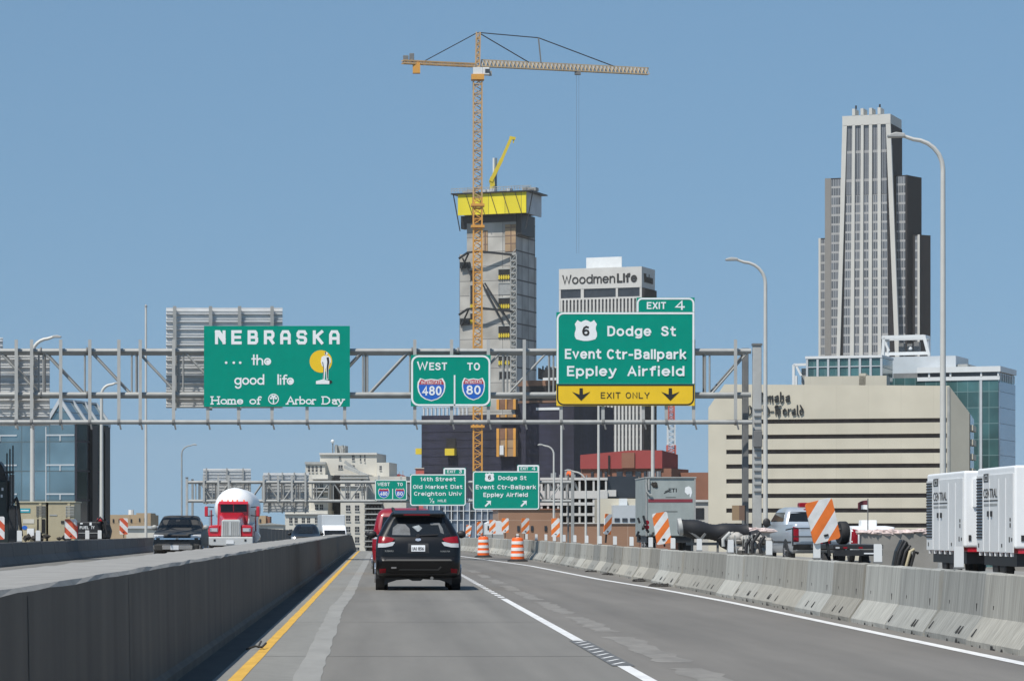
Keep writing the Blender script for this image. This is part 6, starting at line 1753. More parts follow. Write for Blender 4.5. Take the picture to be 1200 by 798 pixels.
# a pane with lighter gaps: the rear window and what is seen in it
rw = H.patch('rear_window', pl([(463.5, 606), (517, 606), (520, 609), (527.5, 627), (524, 628.6), (457, 628.6), (453.5, 627), (461, 609)]), M['glass'], t, .010)
M['seat_grey'] = mat('seen_through_glass', (.085,.095,.105), .5, var=.4, scale=6)
H.patch('headrest_view', pl([(459.5, 626.5), (460.5, 618), (466, 613.5), (475, 614), (480, 619), (481, 626.8)]), M['seat_grey'], rw, .0135)
H.patch('windscreen_view', pl([(483, 617), (491, 615), (495, 618.5), (491, 622.5), (489, 622.5), (488, 620)]), mat('bright_view', (.20,.23,.25), .4, var=.5, scale=9), rw, .0135)
H.patch('headrest_view', pl([(504, 612.5), (515, 612), (519, 619), (520.5, 625.5), (516.5, 624), (514, 614.8), (505, 615)]), M['seat_grey'], rw, .0135)
wp = MB(); wp.bar((zx(488, 627)[0], H.near(0, 1.15)-.03, zx(0, 627.5)[1]), (zx(513, 0)[0], H.near(0, 1.16)-.035, zx(0, 626)[1]), .02, .03); wp.cyl((zx(490, 0)[0], H.near(0, 1.12)-.05, zx(0, 627.5)[1]), (zx(490, 0)[0], H.near(0, 1.12), zx(0, 627.5)[1]), .04, 10)
wp.build('wiper', M['black_plastic'], t)
sp_ = MB(); sp_.prism_x([(.28, 1.585), (.20, 1.575), (.22, 1.60), (.55, 1.672), (.60, 1.64)], -.50, .50); spo = sp_.build('roof_spoiler', M['black_paint'], t, bevel=.015)
MB().box(-.30, .24, .195, .215, 1.562, 1.582).build('brake_light', M['tail_red'], spo)
for sgn in (-1, 1):
    r_ = MB(); r_.tube([(sgn*.50, .75, 1.63), (sgn*.51, .85, 1.70), (sgn*.53, 1.6, 1.715), (sgn*.52, 2.2, 1.67)], .025, 8); r_.build('roof_rail', M['black_plastic'], t, smooth=40)
mx = MB(); mx.prism_x([(1.15, 1.67), (1.32, 1.672), (1.22, 1.76), (1.17, 1.755)], -.025, .025); mx.build('roof_aerial', M['black_plastic'], t)
def mir(pts): return [(2*490.3-a, b) for a, b in reversed(pts)]
tl = [(444.2, 628.0), (458.5, 629.5), (462.5, 631.5), (459, 634.5), (452, 636.2), (443.0, 636.2)]
tw = [(443.0, 636.5), (452, 636.5), (459.5, 634.8), (463, 635.2), (460, 639.3), (452, 641.0), (442.8, 641.3)]
for k, fn in enumerate((lambda p: p, mir)):
    o = H.patch('tail_light', pl(fn(tl)), M['tail_red'], t, .018)
    H.patch('reversing_light', pl(fn(tw)), M['tail_white'], o, .016)
    H.patch('rear_reflector', pl(fn([(444.5, 666.5), (452.3, 666), (452, 671), (444.8, 671.5)])), M['tail_red'], t, .012)
pp = H.patch('licence_plate', pl([(482, 638.6), (498.2, 638.6), (498.2, 646), (482, 646)]), M['plate'], t, .020)
text('IAI 856', zx(483.6, 0)[0], zx(496.6, 0)[0], zx(0, 644.4)[1], 3.6/K, H.near(0, .88)-.020, M['grey_paint'], pp, name='numeral', bold=.02, t=.004)
H.patch('plate_recess', pl([(478.5, 636.5), (502, 636.5), (503, 648), (477.5, 648)]), M['black_plastic'], t, .006)
H.patch('emblem', pl([(487, 631.2), (490.5, 629.8), (493.5, 631.2), (493, 633.2), (490, 634.0), (487, 633.2)]), M['chrome'], t, .014)
text('SUBARU', zx(451, 0)[0], zx(461, 0)[0], zx(0, 646.4)[1], 2.0/K, H.near(0, .80)-.004, M['galv'], t, name='badge', bold=.01, t=.006)
text('FORESTER', zx(516.3, 0)[0], zx(527.5, 0)[0], zx(0, 646.6)[1], 1.6/K, H.near(.5, .80)-.004, M['galv'], t, name='badge', bold=.01, t=.006)
H.patch('bumper_edge', pl([(453, 655.0), (528, 655.0), (530, 657.0), (451, 657.0)]), M['grey_paint'], t, .012)
H.patch('bumper_trim', pl([(468, 666.5), (513, 666.5), (516.5, 663), (517.5, 664.5), (514, 668.2), (467, 668.2)]), M['grey_paint'], t, .012)
H.patch('exhaust_chrome', pl([(458.5, 664.2), (464.5, 664.2), (464.5, 665.8), (458.5, 665.8)]), M['chrome'], t, .014)
H.patch('lower_cladding', pl([(443, 669), (460, 672), (520, 672), (537.5, 669), (536, 675.5), (445, 675.5)]), M['black_plastic'], t, .010)
# under-body: rear valance arching down between the wheels
uv = MB(); uv.prism([(-.70, .34), (-.70, .10), (-.62, .16), (-.45, .215), (-.2, .235), (-.12, .20), (.05, .20), (.1, .235), (.45, .215), (.62, .16), (.70, .10), (.70, .34)], .35, .55)
uv.build('undertray', M['black_plastic'], t)
MB().cyl((.28, .05, .26), (.28, .6, .27), .035, 10).build('exhaust_pipe', M['galv_dark'], t)
for sgn in (-1, 1):
    wheel(t, sgn*.745, .95, .345, .235); wheel(t, sgn*.745, 3.6, .345, .235)
    H.patch('side_window', [(1.0, 1.16), (3.2, 1.16), (2.75, 1.40), (2.4, 1.50), (.95, 1.52), (.75, 1.45)], M['glass'], t, .006, 'right' if sgn > 0 else 'left')
    [MB().cyl((sgn*.70, yy, .36), (sgn*.884, yy, .36), .42, 22).build('wheel_arch', M['black_plastic'], t) for yy in (.95, 3.6)]
    mirror(t, sgn*.86, 3.05, 1.16, .21, .17, M['black_plastic'])

# --- red car ahead of the black one, mostly hidden by it
RY = 86.0
t, H = rear_car('red people carrier mostly hidden behind the black crossover', 475, RY, None, [
    (.30, .25, 4.6, .84, .16), (.42, .02, 4.85, .91, .2), (.66, -.02, 4.9, .93, .2), (.95, .03, 4.85, .93, .2), (1.12, .06, 4.6, .92, .2), (1.18, .08, 4.0, .91, .18),
    (1.62, .22, 3.1, .80, .18), (1.72, .26, 2.9, .76, .18), (1.80, .36, 2.7, .70, .2), (1.86, .6, 2.4, .58, .2), (1.875, 1.0, 2.0, .4, .2)], 'red_people_carrier')
H.build('body', M['red_paint'], t)
H.patch('rear_window', [(-.70, 1.15), (.70, 1.15), (.62, 1.62), (-.62, 1.62)], M['glass'], t)
for sgn in (-1, 1):
    o = H.patch('tail_light', [(sgn*.92, .70), (sgn*.78, .70), (sgn*.74, 1.2), (sgn*.80, 1.55), (sgn*.86, 1.3), (sgn*.925, 1.1)][::sgn], M['tail_red'], t, .015)
    H.patch('reversing_light', [(sgn*.92, 1.0), (sgn*.78, 1.0), (sgn*.77, 1.12), (sgn*.92, 1.12)][::sgn], M['tail_white'], o, .02)
    H.patch('side_window', [(.6, 1.2), (3.5, 1.2), (2.9, 1.6), (.7, 1.62)], M['glass'], t, .006, 'right' if sgn > 0 else 'left')
    wheel(t, sgn*.80, .95, .34, .23); wheel(t, sgn*.80, 3.7, .34, .23)
    mirror(t, sgn*.92, 3.2, 1.15, .22, .18, M['black_plastic'])
H.patch('bumper', [(-.92, .40), (.92, .40), (.92, .62), (-.92, .62)], M['silver_paint'], t, .012)
H.patch('licence_plate', [(-.16, .82), (.16, .82), (.16, .97), (-.16, .97)], M['plate'], t, .012)
H.patch('brake_light', [(-.2, 1.70), (.2, 1.70), (.2, 1.74), (-.2, 1.74)], M['tail_red'], t, .012)

# --- dark oncoming pickup
PY = 126.0; k = PY/F
t, H = rear_car('dark grey pickup with chrome bar coming towards us', 207.5, PY, None, [
    (.34, .10, 5.5, .90, .2), (.42, -.06, 5.6, .98, .22), (.62, -.08, 5.62, 1.0, .22), (.66, .0, 5.6, 1.0, .22), (.98, .03, 5.6, 1.0, .22), (1.06, .12, 5.58, .99, .25),
    (1.13, .5, 5.55, .98, .3), (1.24, 1.25, 5.5, .96, .2), (1.27, 1.35, 5.45, .95, .2), (1.275, 1.36, 3.6, .93, .2), (1.55, 1.75, 3.5, .84, .2), (1.76, 2.05, 3.45, .74, .2), (1.82, 2.2, 3.35, .68, .2), (1.85, 2.5, 3.1, .5, .2)], 'dark_pickup')
H.build('body', M['grey_paint'], t)
zx2 = lambda px, py: ((px-207.5)*k, CAMH-(py-HY)*k)
pl2 = lambda pts: [zx2(a, b) for a, b in pts]
H.patch('windscreen', pl2([(187.5, 606.3), (227.5, 606.3), (232, 617.5), (183, 617.5)]), M['glass'], t, .012)
H.patch('grille', pl2([(193, 627), (222, 627), (221, 634), (194, 634)]), M['opening'], t, .012)
H.patch('chrome_bar', pl2([(181, 630.2), (234, 630.2), (234, 632.0), (181, 632.0)]), M['chrome'], t, .03)
H.patch('front_bumper', pl2([(179.6, 637.5), (235, 637.5), (234.6, 643.5), (180, 643.5)]), M['chrome'], t, .03)
pp = H.patch('licence_plate', pl2([(200, 638.7), (209.5, 638.7), (209.5, 644), (200, 644)]), M['plate'], t, .05)
H.patch('air_dam', pl2([(181, 644), (234, 644), (233, 646.5), (182, 646.5)]), M['black_plastic'], t, .02)
H.patch('emblem', pl2([(205.5, 629.8), (209.5, 629.8), (209, 632), (206, 632)]), M['galv_light'], t, .045)
H.patch('hood_line', pl2([(197, 624.5), (218, 624.5), (217, 625.8), (198, 625.8)]), M['black_paint'], t, .006)
for sgn in (-1, 1):
    H.patch('headlight', [(sgn*.98, .92), (sgn*.56, .92), (sgn*.56, 1.04), (sgn*.97, 1.06)][::sgn], M['tail_white'], t, .02)
    H.patch('side_window', [(2.1, 1.32), (3.4, 1.32), (3.35, 1.66), (2.5, 1.66)], M['glass'], t, .006, 'right' if sgn > 0 else 'left')
    wheel(t, sgn*.86, 1.0, .37, .25); wheel(t, sgn*.86, 4.4, .37, .25)
    mirror(t, sgn*.94, 1.95, 1.34, .26, .22, M['galv'])
H.patch('mirror_view', [(-.16, 1.60), (.0, 1.60), (.0, 1.68), (-.16, 1.68)], M['black_plastic'], t, .016)

# --- red conventional truck with white tank
TY = 165.0; k = TY/F
tx = X(270, TY)
t = thing('tank_truck', 'bright red truck with chrome grille pulling a round white tank', 'truck', (tx, TY, ground_z(TY)))
zx3 = lambda px, py: ((px-270)*k, CAMH-(py-HY)*k)
q3 = lambda pts: [zx3(a, b) for a, b in pts]
b_ = MB(); b_.prism(q3([(243.3, 629), (296.7, 629), (296.5, 637.5), (292, 639.2), (248, 639.2), (243.5, 637.5)]), -.45, -.12); bmp = b_.build('chrome_bumper', M['pale_chrome'], t, bevel=.04)
MB().box(*[v for v in (zx3(265.5, 0)[0], zx3(274.5, 0)[0])], -.49, -.455, zx3(0, 637)[1], zx3(0, 633)[1]).build('licence_plate', M['plate'], bmp)
for px in (252, 288): MB().box(zx3(px-1.2, 0)[0], zx3(px+1.2, 0)[0], -.47, -.452, zx3(0, 634)[1], zx3(0, 631.5)[1]).build('bumper_lamp', M['black_plastic'], bmp)
gr = MB(); gr.prism(q3([(259.5, 628.5), (282.5, 628.5), (282, 610), (280, 608.6), (262, 608.6), (260, 610)]), -.28, .3); gro = gr.build('grille_surround', M['pale_chrome'], t, bevel=.03)
gb = MB(); gb.prism(q3([(261, 627.5), (281, 627.5), (280.5, 611), (261.5, 611)]), -.295, -.279); gb.build('grille_mesh', M['galv'], gro)
gv = MB()
for j in range(9):
    xx = zx3(261.6+2.35*j, 0)[0]; gv.box(xx-.018, xx+.018, -.315, -.294, zx3(0, 627)[1], zx3(0, 611)[1])
gv.box(-.05, .05, -.32, -.29, zx3(0, 627)[1], zx3(0, 611)[1]); gv.build('grille_bar', M['pale_chrome'], gro)
# hood: narrows forward and down from the cab
h0 = q3([(260, 609.5), (262.5, 607.3), (277.5, 607.3), (280, 609.5), (283, 628), (257, 628)])
h1 = q3([(255, 603), (257, 600.2), (283, 600.2), (285, 603), (287, 628), (253, 628)])
vs = [(x, -.26, z) for x, z in h0] + [(x, 1.75, z) for x, z in h1]
n = 6
hd = MB().add(vs, [tuple(range(n)), tuple(range(2*n-1, n-1, -1))] + [(i, n+i, n+(i+1) % n, (i+1) % n) for i in range(n)])
hd.build('hood', M['truck_red'], t, bevel=.05)
for sgn in (-1, 1):
    fx = lambda a: sgn*a*k
    fe = MB(); fe.prism([(fx(12.2), zx3(0, 616)[1]), (fx(15, ), zx3(0, 614.8)[1]), (fx(24.5), zx3(0, 615.5)[1]), (fx(26), zx3(0, 618)[1]), (fx(26), zx3(0, 628.6)[1]), (fx(12.2), zx3(0, 628.6)[1])], -.15, 1.5)
    feo = fe.build('fender', M['truck_red'], t, bevel=.06)
    hl_ = MB(); hl_.box(min(fx(14.5), fx(24)), max(fx(14.5), fx(24)), -.20, -.14, zx3(0, 623)[1], zx3(0, 618.5)[1]); hlo = hl_.build('headlight', M['chrome'], feo, bevel=.02)
    l2 = MB(); l2.box(min(fx(15.2), fx(22)), max(fx(15.2), fx(22)), -.212, -.199, zx3(0, 622.4)[1], zx3(0, 619.2)[1]); l2.build('lens', M['tail_white'], hlo)
    wheel(t, sgn*1.02, .7, .50, .28); 
    for yy in (5.2, 6.5): wheel(t, sgn*.95, yy, .50, .5)
    mi = MB(); mi.box(min(fx(28.7), fx(32.7)), max(fx(28.7), fx(32.7)), 1.9, 2.05, zx3(0, 605)[1], zx3(0, 592.8)[1]); mo = mi.build('side_mirror', M['truck_red'], t, bevel=.05)
    ma = MB(); ma.bar((fx(22), 2.1, zx3(0, 603.5)[1]), (fx(30), 2.0, zx3(0, 604.5)[1]), .05, .05); ma.bar((fx(22), 2.1, zx3(0, 594)[1]), (fx(30), 2.0, zx3(0, 593.3)[1]), .05, .05); ma.build('mirror_arm', M['black_metal'], mo)
    MB().cyl((fx(27.5), 3.6, .9), (fx(27.5), 3.6, zx3(0, 597)[1]), .10, 12).build('exhaust_stack', M['chrome'], t, smooth=30)
    MB().cyl((fx(25), 2.4, .85), (fx(25), 4.2, .85), .32, 16).build('fuel_tank', M['chrome'], t, smooth=30)
cbm = MB(); cbm.prism(q3([(252.5, 628), (287.5, 628), (289.5, 603), (289.5, 590.5), (287.5, 587.5), (256.5, 586.6), (254.5, 588), (253, 590.5), (252.8, 603)]), 1.76, 3.5)
cab_ = cbm.build('cab', M['truck_red'], t, bevel=.06)
MB().prism(q3([(256.5, 599.2), (287.8, 599.2), (287.3, 590.6), (257.2, 590.6)]), 1.73, 1.78).build('windscreen', M['glass'], cab_)
MB().prism(q3([(271.3, 599.1), (272.3, 599.1), (272.3, 590.7), (271.3, 590.7)]), 1.715, 1.74).build('windscreen_post', M['truck_red'], cab_)
vz = MB(); vz.prism_x([(1.76, zx3(0, 590.7)[1]), (1.45, zx3(0, 590.2)[1]), (1.70, zx3(0, 587.2)[1]), (1.76, zx3(0, 587.0)[1])], zx3(254.8, 0)[0], zx3(289.2, 0)[0]); vz.build('sun_visor', M['truck_red'], cab_)
for px in (258, 265, 270.5, 276, 284):
    MB().prism_x([(1.85, zx3(0, 587)[1]), (2.2, zx3(0, 587)[1]), (2.2, zx3(0, 585.4)[1]), (1.95, zx3(0, 585)[1])], zx3(px-.8, 0)[0], zx3(px+.8, 0)[0]).build('marker_lamp', M['orange'] if px != 280 else M['black_metal'], cab_)
MB().box(zx3(257, 0)[0], zx3(283, 0)[0], .1, 4.5, .55, .95).build('chassis', M['black_metal'], t)
tk = MB(); zc = zx3(0, 594.5)[1]; R_ = 24.6*k
prf = [(0, 0), (R_*.35, .08), (R_*.62, .28), (R_*.85, .62), (R_*.97, 1.0), (R_, 1.35), (R_, 9.5), (R_*.9, 10.1), (0, 10.5)]
nn = 36; vs, fs = [], []
for r_, y_ in prf:
    for j in range(nn): vs.append((r_*cos(2*pi*j/nn), 3.9+y_, zc + r_*sin(2*pi*j/nn)))
for i in range(len(prf)-1):
    for j in range(nn): fs.append((i*nn+j, i*nn+(j+1) % nn, (i+1)*nn+(j+1) % nn, (i+1)*nn+j))
tk.add(vs, fs).build('white_tank', M['white_paint_metal'], t, smooth=50)
MB().box(-1.0, 1.0, 4.6, 14, .6, zc-R_*.8).build('tank_frame', M['white_paint_metal'], t)
for sgn in (-1, 1):
    MB().box(sgn*1.0-.22, sgn*1.0+.22, 4.4, 7.4, 1.05, 1.12).build('mud_guard', M['black_plastic'], t)

# --- small black oncoming car
t, H = rear_car('small black car coming towards us, right of the red truck', 357.6, 185, None, [
    (.24, .1, 4.2, .78, .2), (.36, -.03, 4.3, .86, .25), (.70, .02, 4.32, .88, .28), (.88, .12, 4.3, .88, .3), (.98, .6, 4.25, .86, .3), (1.06, 1.05, 4.2, .83, .2), (1.4, 1.6, 3.9, .70, .2), (1.56, 1.95, 3.6, .60, .2), (1.64, 2.3, 3.2, .45, .2)], 'black_hatchback')
H.build('body', M['black_paint'], t)
k = 185/F; zx4 = lambda px, py: ((px-357.6)*k, CAMH-(py-HY)*k+.0)
H.patch('windscreen', [zx4(a, b) for a, b in ((346, 614.5), (369.5, 614.5), (373, 623.5), (342.5, 623.5))], M['glass'], t, .012)
for sgn in (-1, 1):
    H.patch('headlight', [(sgn*.84, .68), (sgn*.55, .70), (sgn*.56, .84), (sgn*.82, .87)][::sgn], M['tail_white'], t, .02)
    mirror(t, sgn*.86, 1.6, 1.02, .24, .18, M['black_paint'])
    wheel(t, sgn*.74, .9, .33, .22); wheel(t, sgn*.74, 3.4, .33, .22)
H.patch('grille', [(-.45, .45), (.45, .45), (.45, .68), (-.45, .68)], M['black_plastic'], t, .012)
H.patch('licence_plate', [(-.17, .42), (.17, .42), (.17, .55), (-.17, .55)], M['plate'], t, .03)

# --- white box truck further along the left lanes
t = thing('box_truck', 'pale grey box truck body beyond the end of the median wall', 'truck', (X(391, 250), 250, ground_z(250)), radians(4))
k = 250/F; g = ground_z(250)
MB().box(-14*k, 13.5*k, 0, 7, Z(622, 250)-g, Z(603, 250)-g).build('cargo_box', M['pale_blue_metal'], t, bevel=.06)
MB().box(-14.2*k, 13.7*k, -.05, 7, Z(623.2, 250)-g, Z(621.8, 250)-g).build('box_sill', M['galv'], t)
MB().prism_x([(-1.9, 1.0), (-1.9, 1.9), (-1.5, 2.3), (-.5, 2.7), (-.08, 2.75), (-.08, 1.0)], -.95, .95).build('cab', M['white_paint_metal'], t, bevel=.08)
MB().prism_x([(-1.92, 1.95), (-1.52, 2.33), (-1.45, 2.3), (-1.86, 1.9)], -.85, .85).build('windscreen', M['glass'], t)
for sgn in (-1, 1): wheel(t, sgn*.8, -1.1, .42, .25); wheel(t, sgn*.8, 5.2, .42, .3)

# ------------------------------------------------------------------ right work zone
# --- silver pickup seen from behind
SPY = 105.0; k = SPY/F; cpx = 963
t, H = rear_car('silver pickup parked in the work zone behind the tilted panel', cpx, SPY, None, [
    (.45, .30, 5.6, .90, .15), (.55, .05, 5.7, .97, .15), (.75, .0, 5.75, .99, .15), (1.1, .0, 5.75, 1.0, .16), (1.40, .03, 5.7, .985, .16), (1.44, .05, 5.2, .97, .15)], 'silver_pickup')
t.rotation_euler = (0, 0, radians(3.5))
H.build('body', M['silver_paint'], t)
HC = Hull([(1.44, 1.75, 4.75, .965, .16), (1.50, 1.77, 4.65, .955, .16), (1.85, 1.92, 3.95, .86, .18), (1.97, 2.02, 3.7, .80, .2), (2.04, 2.3, 3.4, .66, .2)])
cbo = HC.build('cab', M['silver_paint'], t)
HC.patch('rear_window', [(-.80, 1.54), (.80, 1.54), (.70, 1.88), (-.70, 1.88)], M['glass'], cbo)
HC.patch('side_window', [(1.95, 1.54), (4.3, 1.54), (3.75, 1.86), (2.1, 1.86)], M['glass'], cbo, .006, 'left')
HC.patch('side_window', [(1.95, 1.54), (4.3, 1.54), (3.75, 1.86), (2.1, 1.86)], M['glass'], cbo, .006, 'right')
HC.patch('brake_light', [(-.22, 1.94), (.22, 1.94), (.22, 1.98), (-.22, 1.98)], M['tail_red'], cbo)
bl = MB(); bl.box(-.30, .55, 2.35, 2.75, 2.03, 2.20); bl.build('beacon_bar', M['tail_red'], cbo, bevel=.04)
H.patch('tailgate', [(-.74, .82), (.74, .82), (.74, 1.36), (-.74, 1.36)], M['silver_paint'], t, .012)
H.patch('tailgate_handle', [(-.14, 1.15), (.14, 1.15), (.14, 1.24), (-.14, 1.24)], M['black_plastic'], t, .02)
H.patch('bumper', [(-.97, .56), (.97, .56), (.97, .76), (-.97, .76)], M['black_plastic'], t, .09)
for sgn in (-1, 1):
    H.patch('tail_light', [(sgn*.98, .84), (sgn*.80, .84), (sgn*.80, 1.32), (sgn*.975, 1.36)][::sgn], M['tail_red'], t, .02)
    wheel(t, sgn*.87, 1.3, .40, .27); wheel(t, sgn*.87, 4.7, .40, .27)
    [MB().cyl((sgn*.75, yy_, .46), (sgn*1.004, yy_, .46), .48, 22).build('wheel_arch', M['black_plastic'], t) for yy_ in (1.3, 4.7)]
    mirror(t, sgn*.98, 4.15, 1.50, .28, .34, M['black_plastic'])
    H.patch('side_trim', [(.3, .8), (5.4, .8), (5.4, .86), (.3, .86)], M['black_plastic'], t, .012, 'left' if sgn < 0 else 'right')
rk = MB()
for z_ in (1.02, 1.30): rk.bar((-1.05, -.25, z_), (.75, -.25, z_), .04, .04)
for x_ in (-1.05, -.2, .75): rk.bar((x_, -.25, .70), (x_, -.25, 1.30), .04, .04)
rk.bar((-1.05, -.25, 1.3), (-1.25, -.05, 1.25), .04, .04)
rk.build('cargo_rack', M['black_metal'], t)
hb = MB(); hb.box(-.25, .25, -.35, -.12, .62, .92); hbo = hb.build('hitch_lamp_board', M['black_metal'], t)
for x_ in (-.12, .12): MB().box(x_-.08, x_+.08, -.37, -.351, .78, .86).build('lamp', M['tail_red'], hbo)

# --- low flatbed trailer, spare wheel, white pickup behind, flag
FYd = 78.0; k = FYd/F
t = thing('flatbed_trailer', 'low black flatbed trailer with red lamps in the work zone', 'trailer', (X(1004, FYd), FYd, 0), 0)
z_ = lambda py: Z(py, FYd)
MB().box(-28*k, 31*k, 0, 4, z_(643), z_(638)).build('bed', M['black_metal'], t, bevel=.01)
MB().box(-27*k, 30*k, -.06, .05, z_(651), z_(644)).build('rear_beam', M['black_metal'], t)
for px in (-23, -14, 4, 22): MB().box(px*k-.05, px*k+.05, -.085, -.061, z_(642.5), z_(640.5)).build('lamp', M['tail_red'] if px != -23 else M['tail_white'], t)
MB().box(8*k, 20*k, -.09, -.061, z_(649), z_(647.5)).build('reflector', M['plate'], t)
for sgn in (-1, 1): wheel(t, sgn*.5, 2.0, .33, .2)
t = thing('spare_wheel', 'large black tyre standing upright on the trailer beside the tilted panel', 'tyre', (X(993, 79.5), 79.5, z_(638)), radians(12))
vs = MB(); r_ = .30
w_ = wheel(t, 0, .35, r_, .22, 'galv_dark')
WP = 118.0; k = WP/F
t, H = rear_car('white vehicle with red tail lamp beyond the flatbed trailer', 1024, WP, None, [
    (.45, .1, 4.8, .80, .1), (.8, .0, 4.9, .86, .12), (1.2, .0, 4.9, .86, .12), (1.36, .06, 4.85, .82, .15), (1.40, .3, 2.6, .5, .1)], 'white_pickup')
H.build('body', M['white_paint_metal'], t)
for sgn in (-1, 1):
    H.patch('tail_light', [(sgn*.86, .72), (sgn*.62, .72), (sgn*.62, 1.25), (sgn*.84, 1.30)][::sgn], M['tail_red'], t, .02)
    wheel(t, sgn*.72, 1.0, .36, .22); wheel(t, sgn*.72, 3.9, .36, .22)
tb = MB(); tb.box(-.35, .25, .8, 1.5, 1.39, 1.62); tb.build('tool_box', M['white_paint_metal'], t, bevel=.03)
H.patch('bumper', [(-.8, .5), (.8, .5), (.8, .66), (-.8, .66)], M['chrome'], t, .05)
FL = 112.0; k = FL/F
t = thing('flag', 'small red, dark and white flag on a thin pole beyond the trailer', 'flag', (X(1017, FL), FL, 0), 0)
MB().cyl((0, 0, 0), (0, 0, Z(584, FL)), .02, 8).build('pole', M['galv_dark'], t)
vs, fs = [], []
nx = 8
for j in range(3):
    for i in range(nx+1):
        f_ = i/nx
        vs.append((-.02 - f_*11.5*k, .10*sin(f_*5), Z(586, FL) - (j/2)*(11*k)*(1-.25*f_) - f_*f_*3.2*k))
for j in range(2):
    for i in range(nx): fs.append((j*(nx+1)+i, j*(nx+1)+i+1, (j+1)*(nx+1)+i+1, (j+1)*(nx+1)+i))
fb_ = MB().add(vs, fs); fb_.m = [0 if (j == 0 or i > 4) else 1 for j in range(2) for i in range(nx)]
fo = fb_.build('cloth', [mat('dark_red_flag_cloth', (.12,.03,.04), .9, var=.3, scale=6), M['sign_white']], t)
so = fo.modifiers.new('thick', 'SOLIDIFY'); so.thickness = .012

# --- grey box truck (rear) with red stripe and small lettering
EY = 118.0; k = EY/F
t = thing('debris_truck', 'tall grey box truck seen from behind with dark red stripe and small lettering', 'truck', (X(780, EY), EY, 0), 0)
cx_ = lambda px: (px-780)*k
z_ = lambda py: Z(py, EY)
MB().box(cx_(756.5), cx_(815), 0, 4.7, z_(628), z_(560)).build('box_body', mat('grey_green_painted_steel', (.30,.335,.325), .6, var=.13, scale=1.2, noise2=(2.5,.08,(1,1,.3))), t, bevel=.03)
MB().box(cx_(756), cx_(816), -.05, 4.72, z_(560), z_(558.6)).build('top_rim', M['ladder_grey'], t)
MB().box(cx_(759.5), cx_(811.5), -.012, -.001, z_(588.3), z_(584.6)).build('red_stripe', mat('dark_red_stripe', (.22,.035,.05), .5, var=.05), t)
for px in (757.4, 814.3): MB().box(cx_(px)-.03, cx_(px)+.03, -.03, .01, z_(628), z_(560)).build('corner_post', M['galv'], t)
MB().box(cx_(759.5), cx_(761), -.07, -.001, z_(574), z_(561)).build('hinge_bar', M['galv_light'], t)
text('ETI', cx_(783.5), cx_(793), z_(576.3), 4.2*k, 0, M['sign_black'], t, name='lettering', bold=.02, t=.008)
e_ = MB(); e_.bar((cx_(778), -.004, z_(577.8)), (cx_(783.5), -.006, z_(575.2)), .01, .03); e_.bar((cx_(779), -.004, z_(575.8)), (cx_(783), -.006, z_(574)), .01, .02); e_.box(cx_(780), cx_(792), -.006, -.001, z_(582.9), z_(582.3)); e_.box(cx_(778), cx_(794), -.006, -.001, z_(599.6), z_(598.9)); e_.build('lettering_swoosh', M['grey_paint'], t)
em = MB(); em.prism([(cx_(a), z_(b)) for a, b in ((803, 571), (807, 569.5), (810, 571.5), (811, 577), (809.5, 582), (808.5, 583), (808, 578), (806, 580), (802.5, 576.5))], -.012, -.001); em.build('white_emblem', M['sign_white'], t)
pt_ = MB()
for a, b, r_ in ((767.5, 568, .10), (765, 567, .07), (769, 569.5, .06)): pt_.blob((cx_(a), -.02, z_(b)), (r_, .02, r_), int(a), 8, .3)
pt_.build('mud_splash', M['debris'], t)
hs = MB(); hs.tube([(cx_(757), -.05, z_(566)), (cx_(758), -.06, z_(576)), (cx_(761), -.07, z_(580)), (cx_(764), -.07, z_(580))], .035, 8); hs.build('rope', M['ladder_grey'], t)
MB().box(cx_(758), cx_(814), .1, 4.6, .75, z_(628)-.003).build('chassis', M['black_metal'], t)
for sgn in (-1, 1):
    for yy in (.9, 2.1): wheel(t, .19+sgn*.72, yy, .5, .36)
ms = MB(); rnd = random.Random(21)
for j in range(10):
    a, b = rnd.uniform(745, 762), rnd.uniform(612, 634); ms.bar((cx_(a), -.3-rnd.random()*.3, z_(b)), (cx_(a+rnd.uniform(-5, 8)), -.3-rnd.random()*.3, z_(b+rnd.uniform(-10, 8))), .07, .07)
ms.build('rear_linkage', M['black_metal'], t)
ms = MB(); ms.cyl((cx_(757), -.45, z_(612)), (cx_(757), -.38, z_(612)), .09, 12); ms.cyl((cx_(757), -.45, z_(617.5)), (cx_(757), -.38, z_(617.5)), .09, 12); ms.build('tail_lamp', M['tail_red'], t)

# --- black flexible duct on a stand
DY = 84.0; k = DY/F
t = thing('suction_duct', 'fat black flexible duct bent over in the work zone left of the gantry column', 'duct', (X(840, DY), DY, 0), 0)
cx_ = lambda px: (px-840)*k
z_ = lambda py: Z(py, DY)
path, rad = [], []
for j in range(40):
    f_ = j/39; px = 797 + f_*80
    py = 617 + 9*sin(f_*1.3) - 10*max(0, f_-.55)**1 + 2*f_
    path.append((cx_(px), .4*f_, z_(py))); rad.append((.21 + .05*sin(f_*pi*2.2)**2 )*(1 + (.05 if j % 2 else 0)))
MB().tube(path, rad, 14).build('hose', M['black_plastic'], t, smooth=60)
r_ = MB(); p0 = path[0]
r_.lathe([(.20, -.06), (.235, -.05), (.235, .05), (.20, .06)], 18)
o = r_.build('hose_collar', M['galv_light'], t, smooth=30); o.location = p0; o.rotation_euler = (0, radians(82), 0)
MB().tube([(cx_(846), .1, z_(625)), (cx_(852), .2, z_(632)), (cx_(862), .3, z_(637)), (cx_(880), .4, z_(634)), (cx_(893), .5, z_(628))], [.2, .26, .28, .26, .2], 12).build('sagging_hose', M['black_plastic'], t, smooth=60)
fr = MB()
for px in (812, 842, 872): fr.bar((cx_(px), .2, 0), (cx_(px), .2, z_(628)), .06, .06)
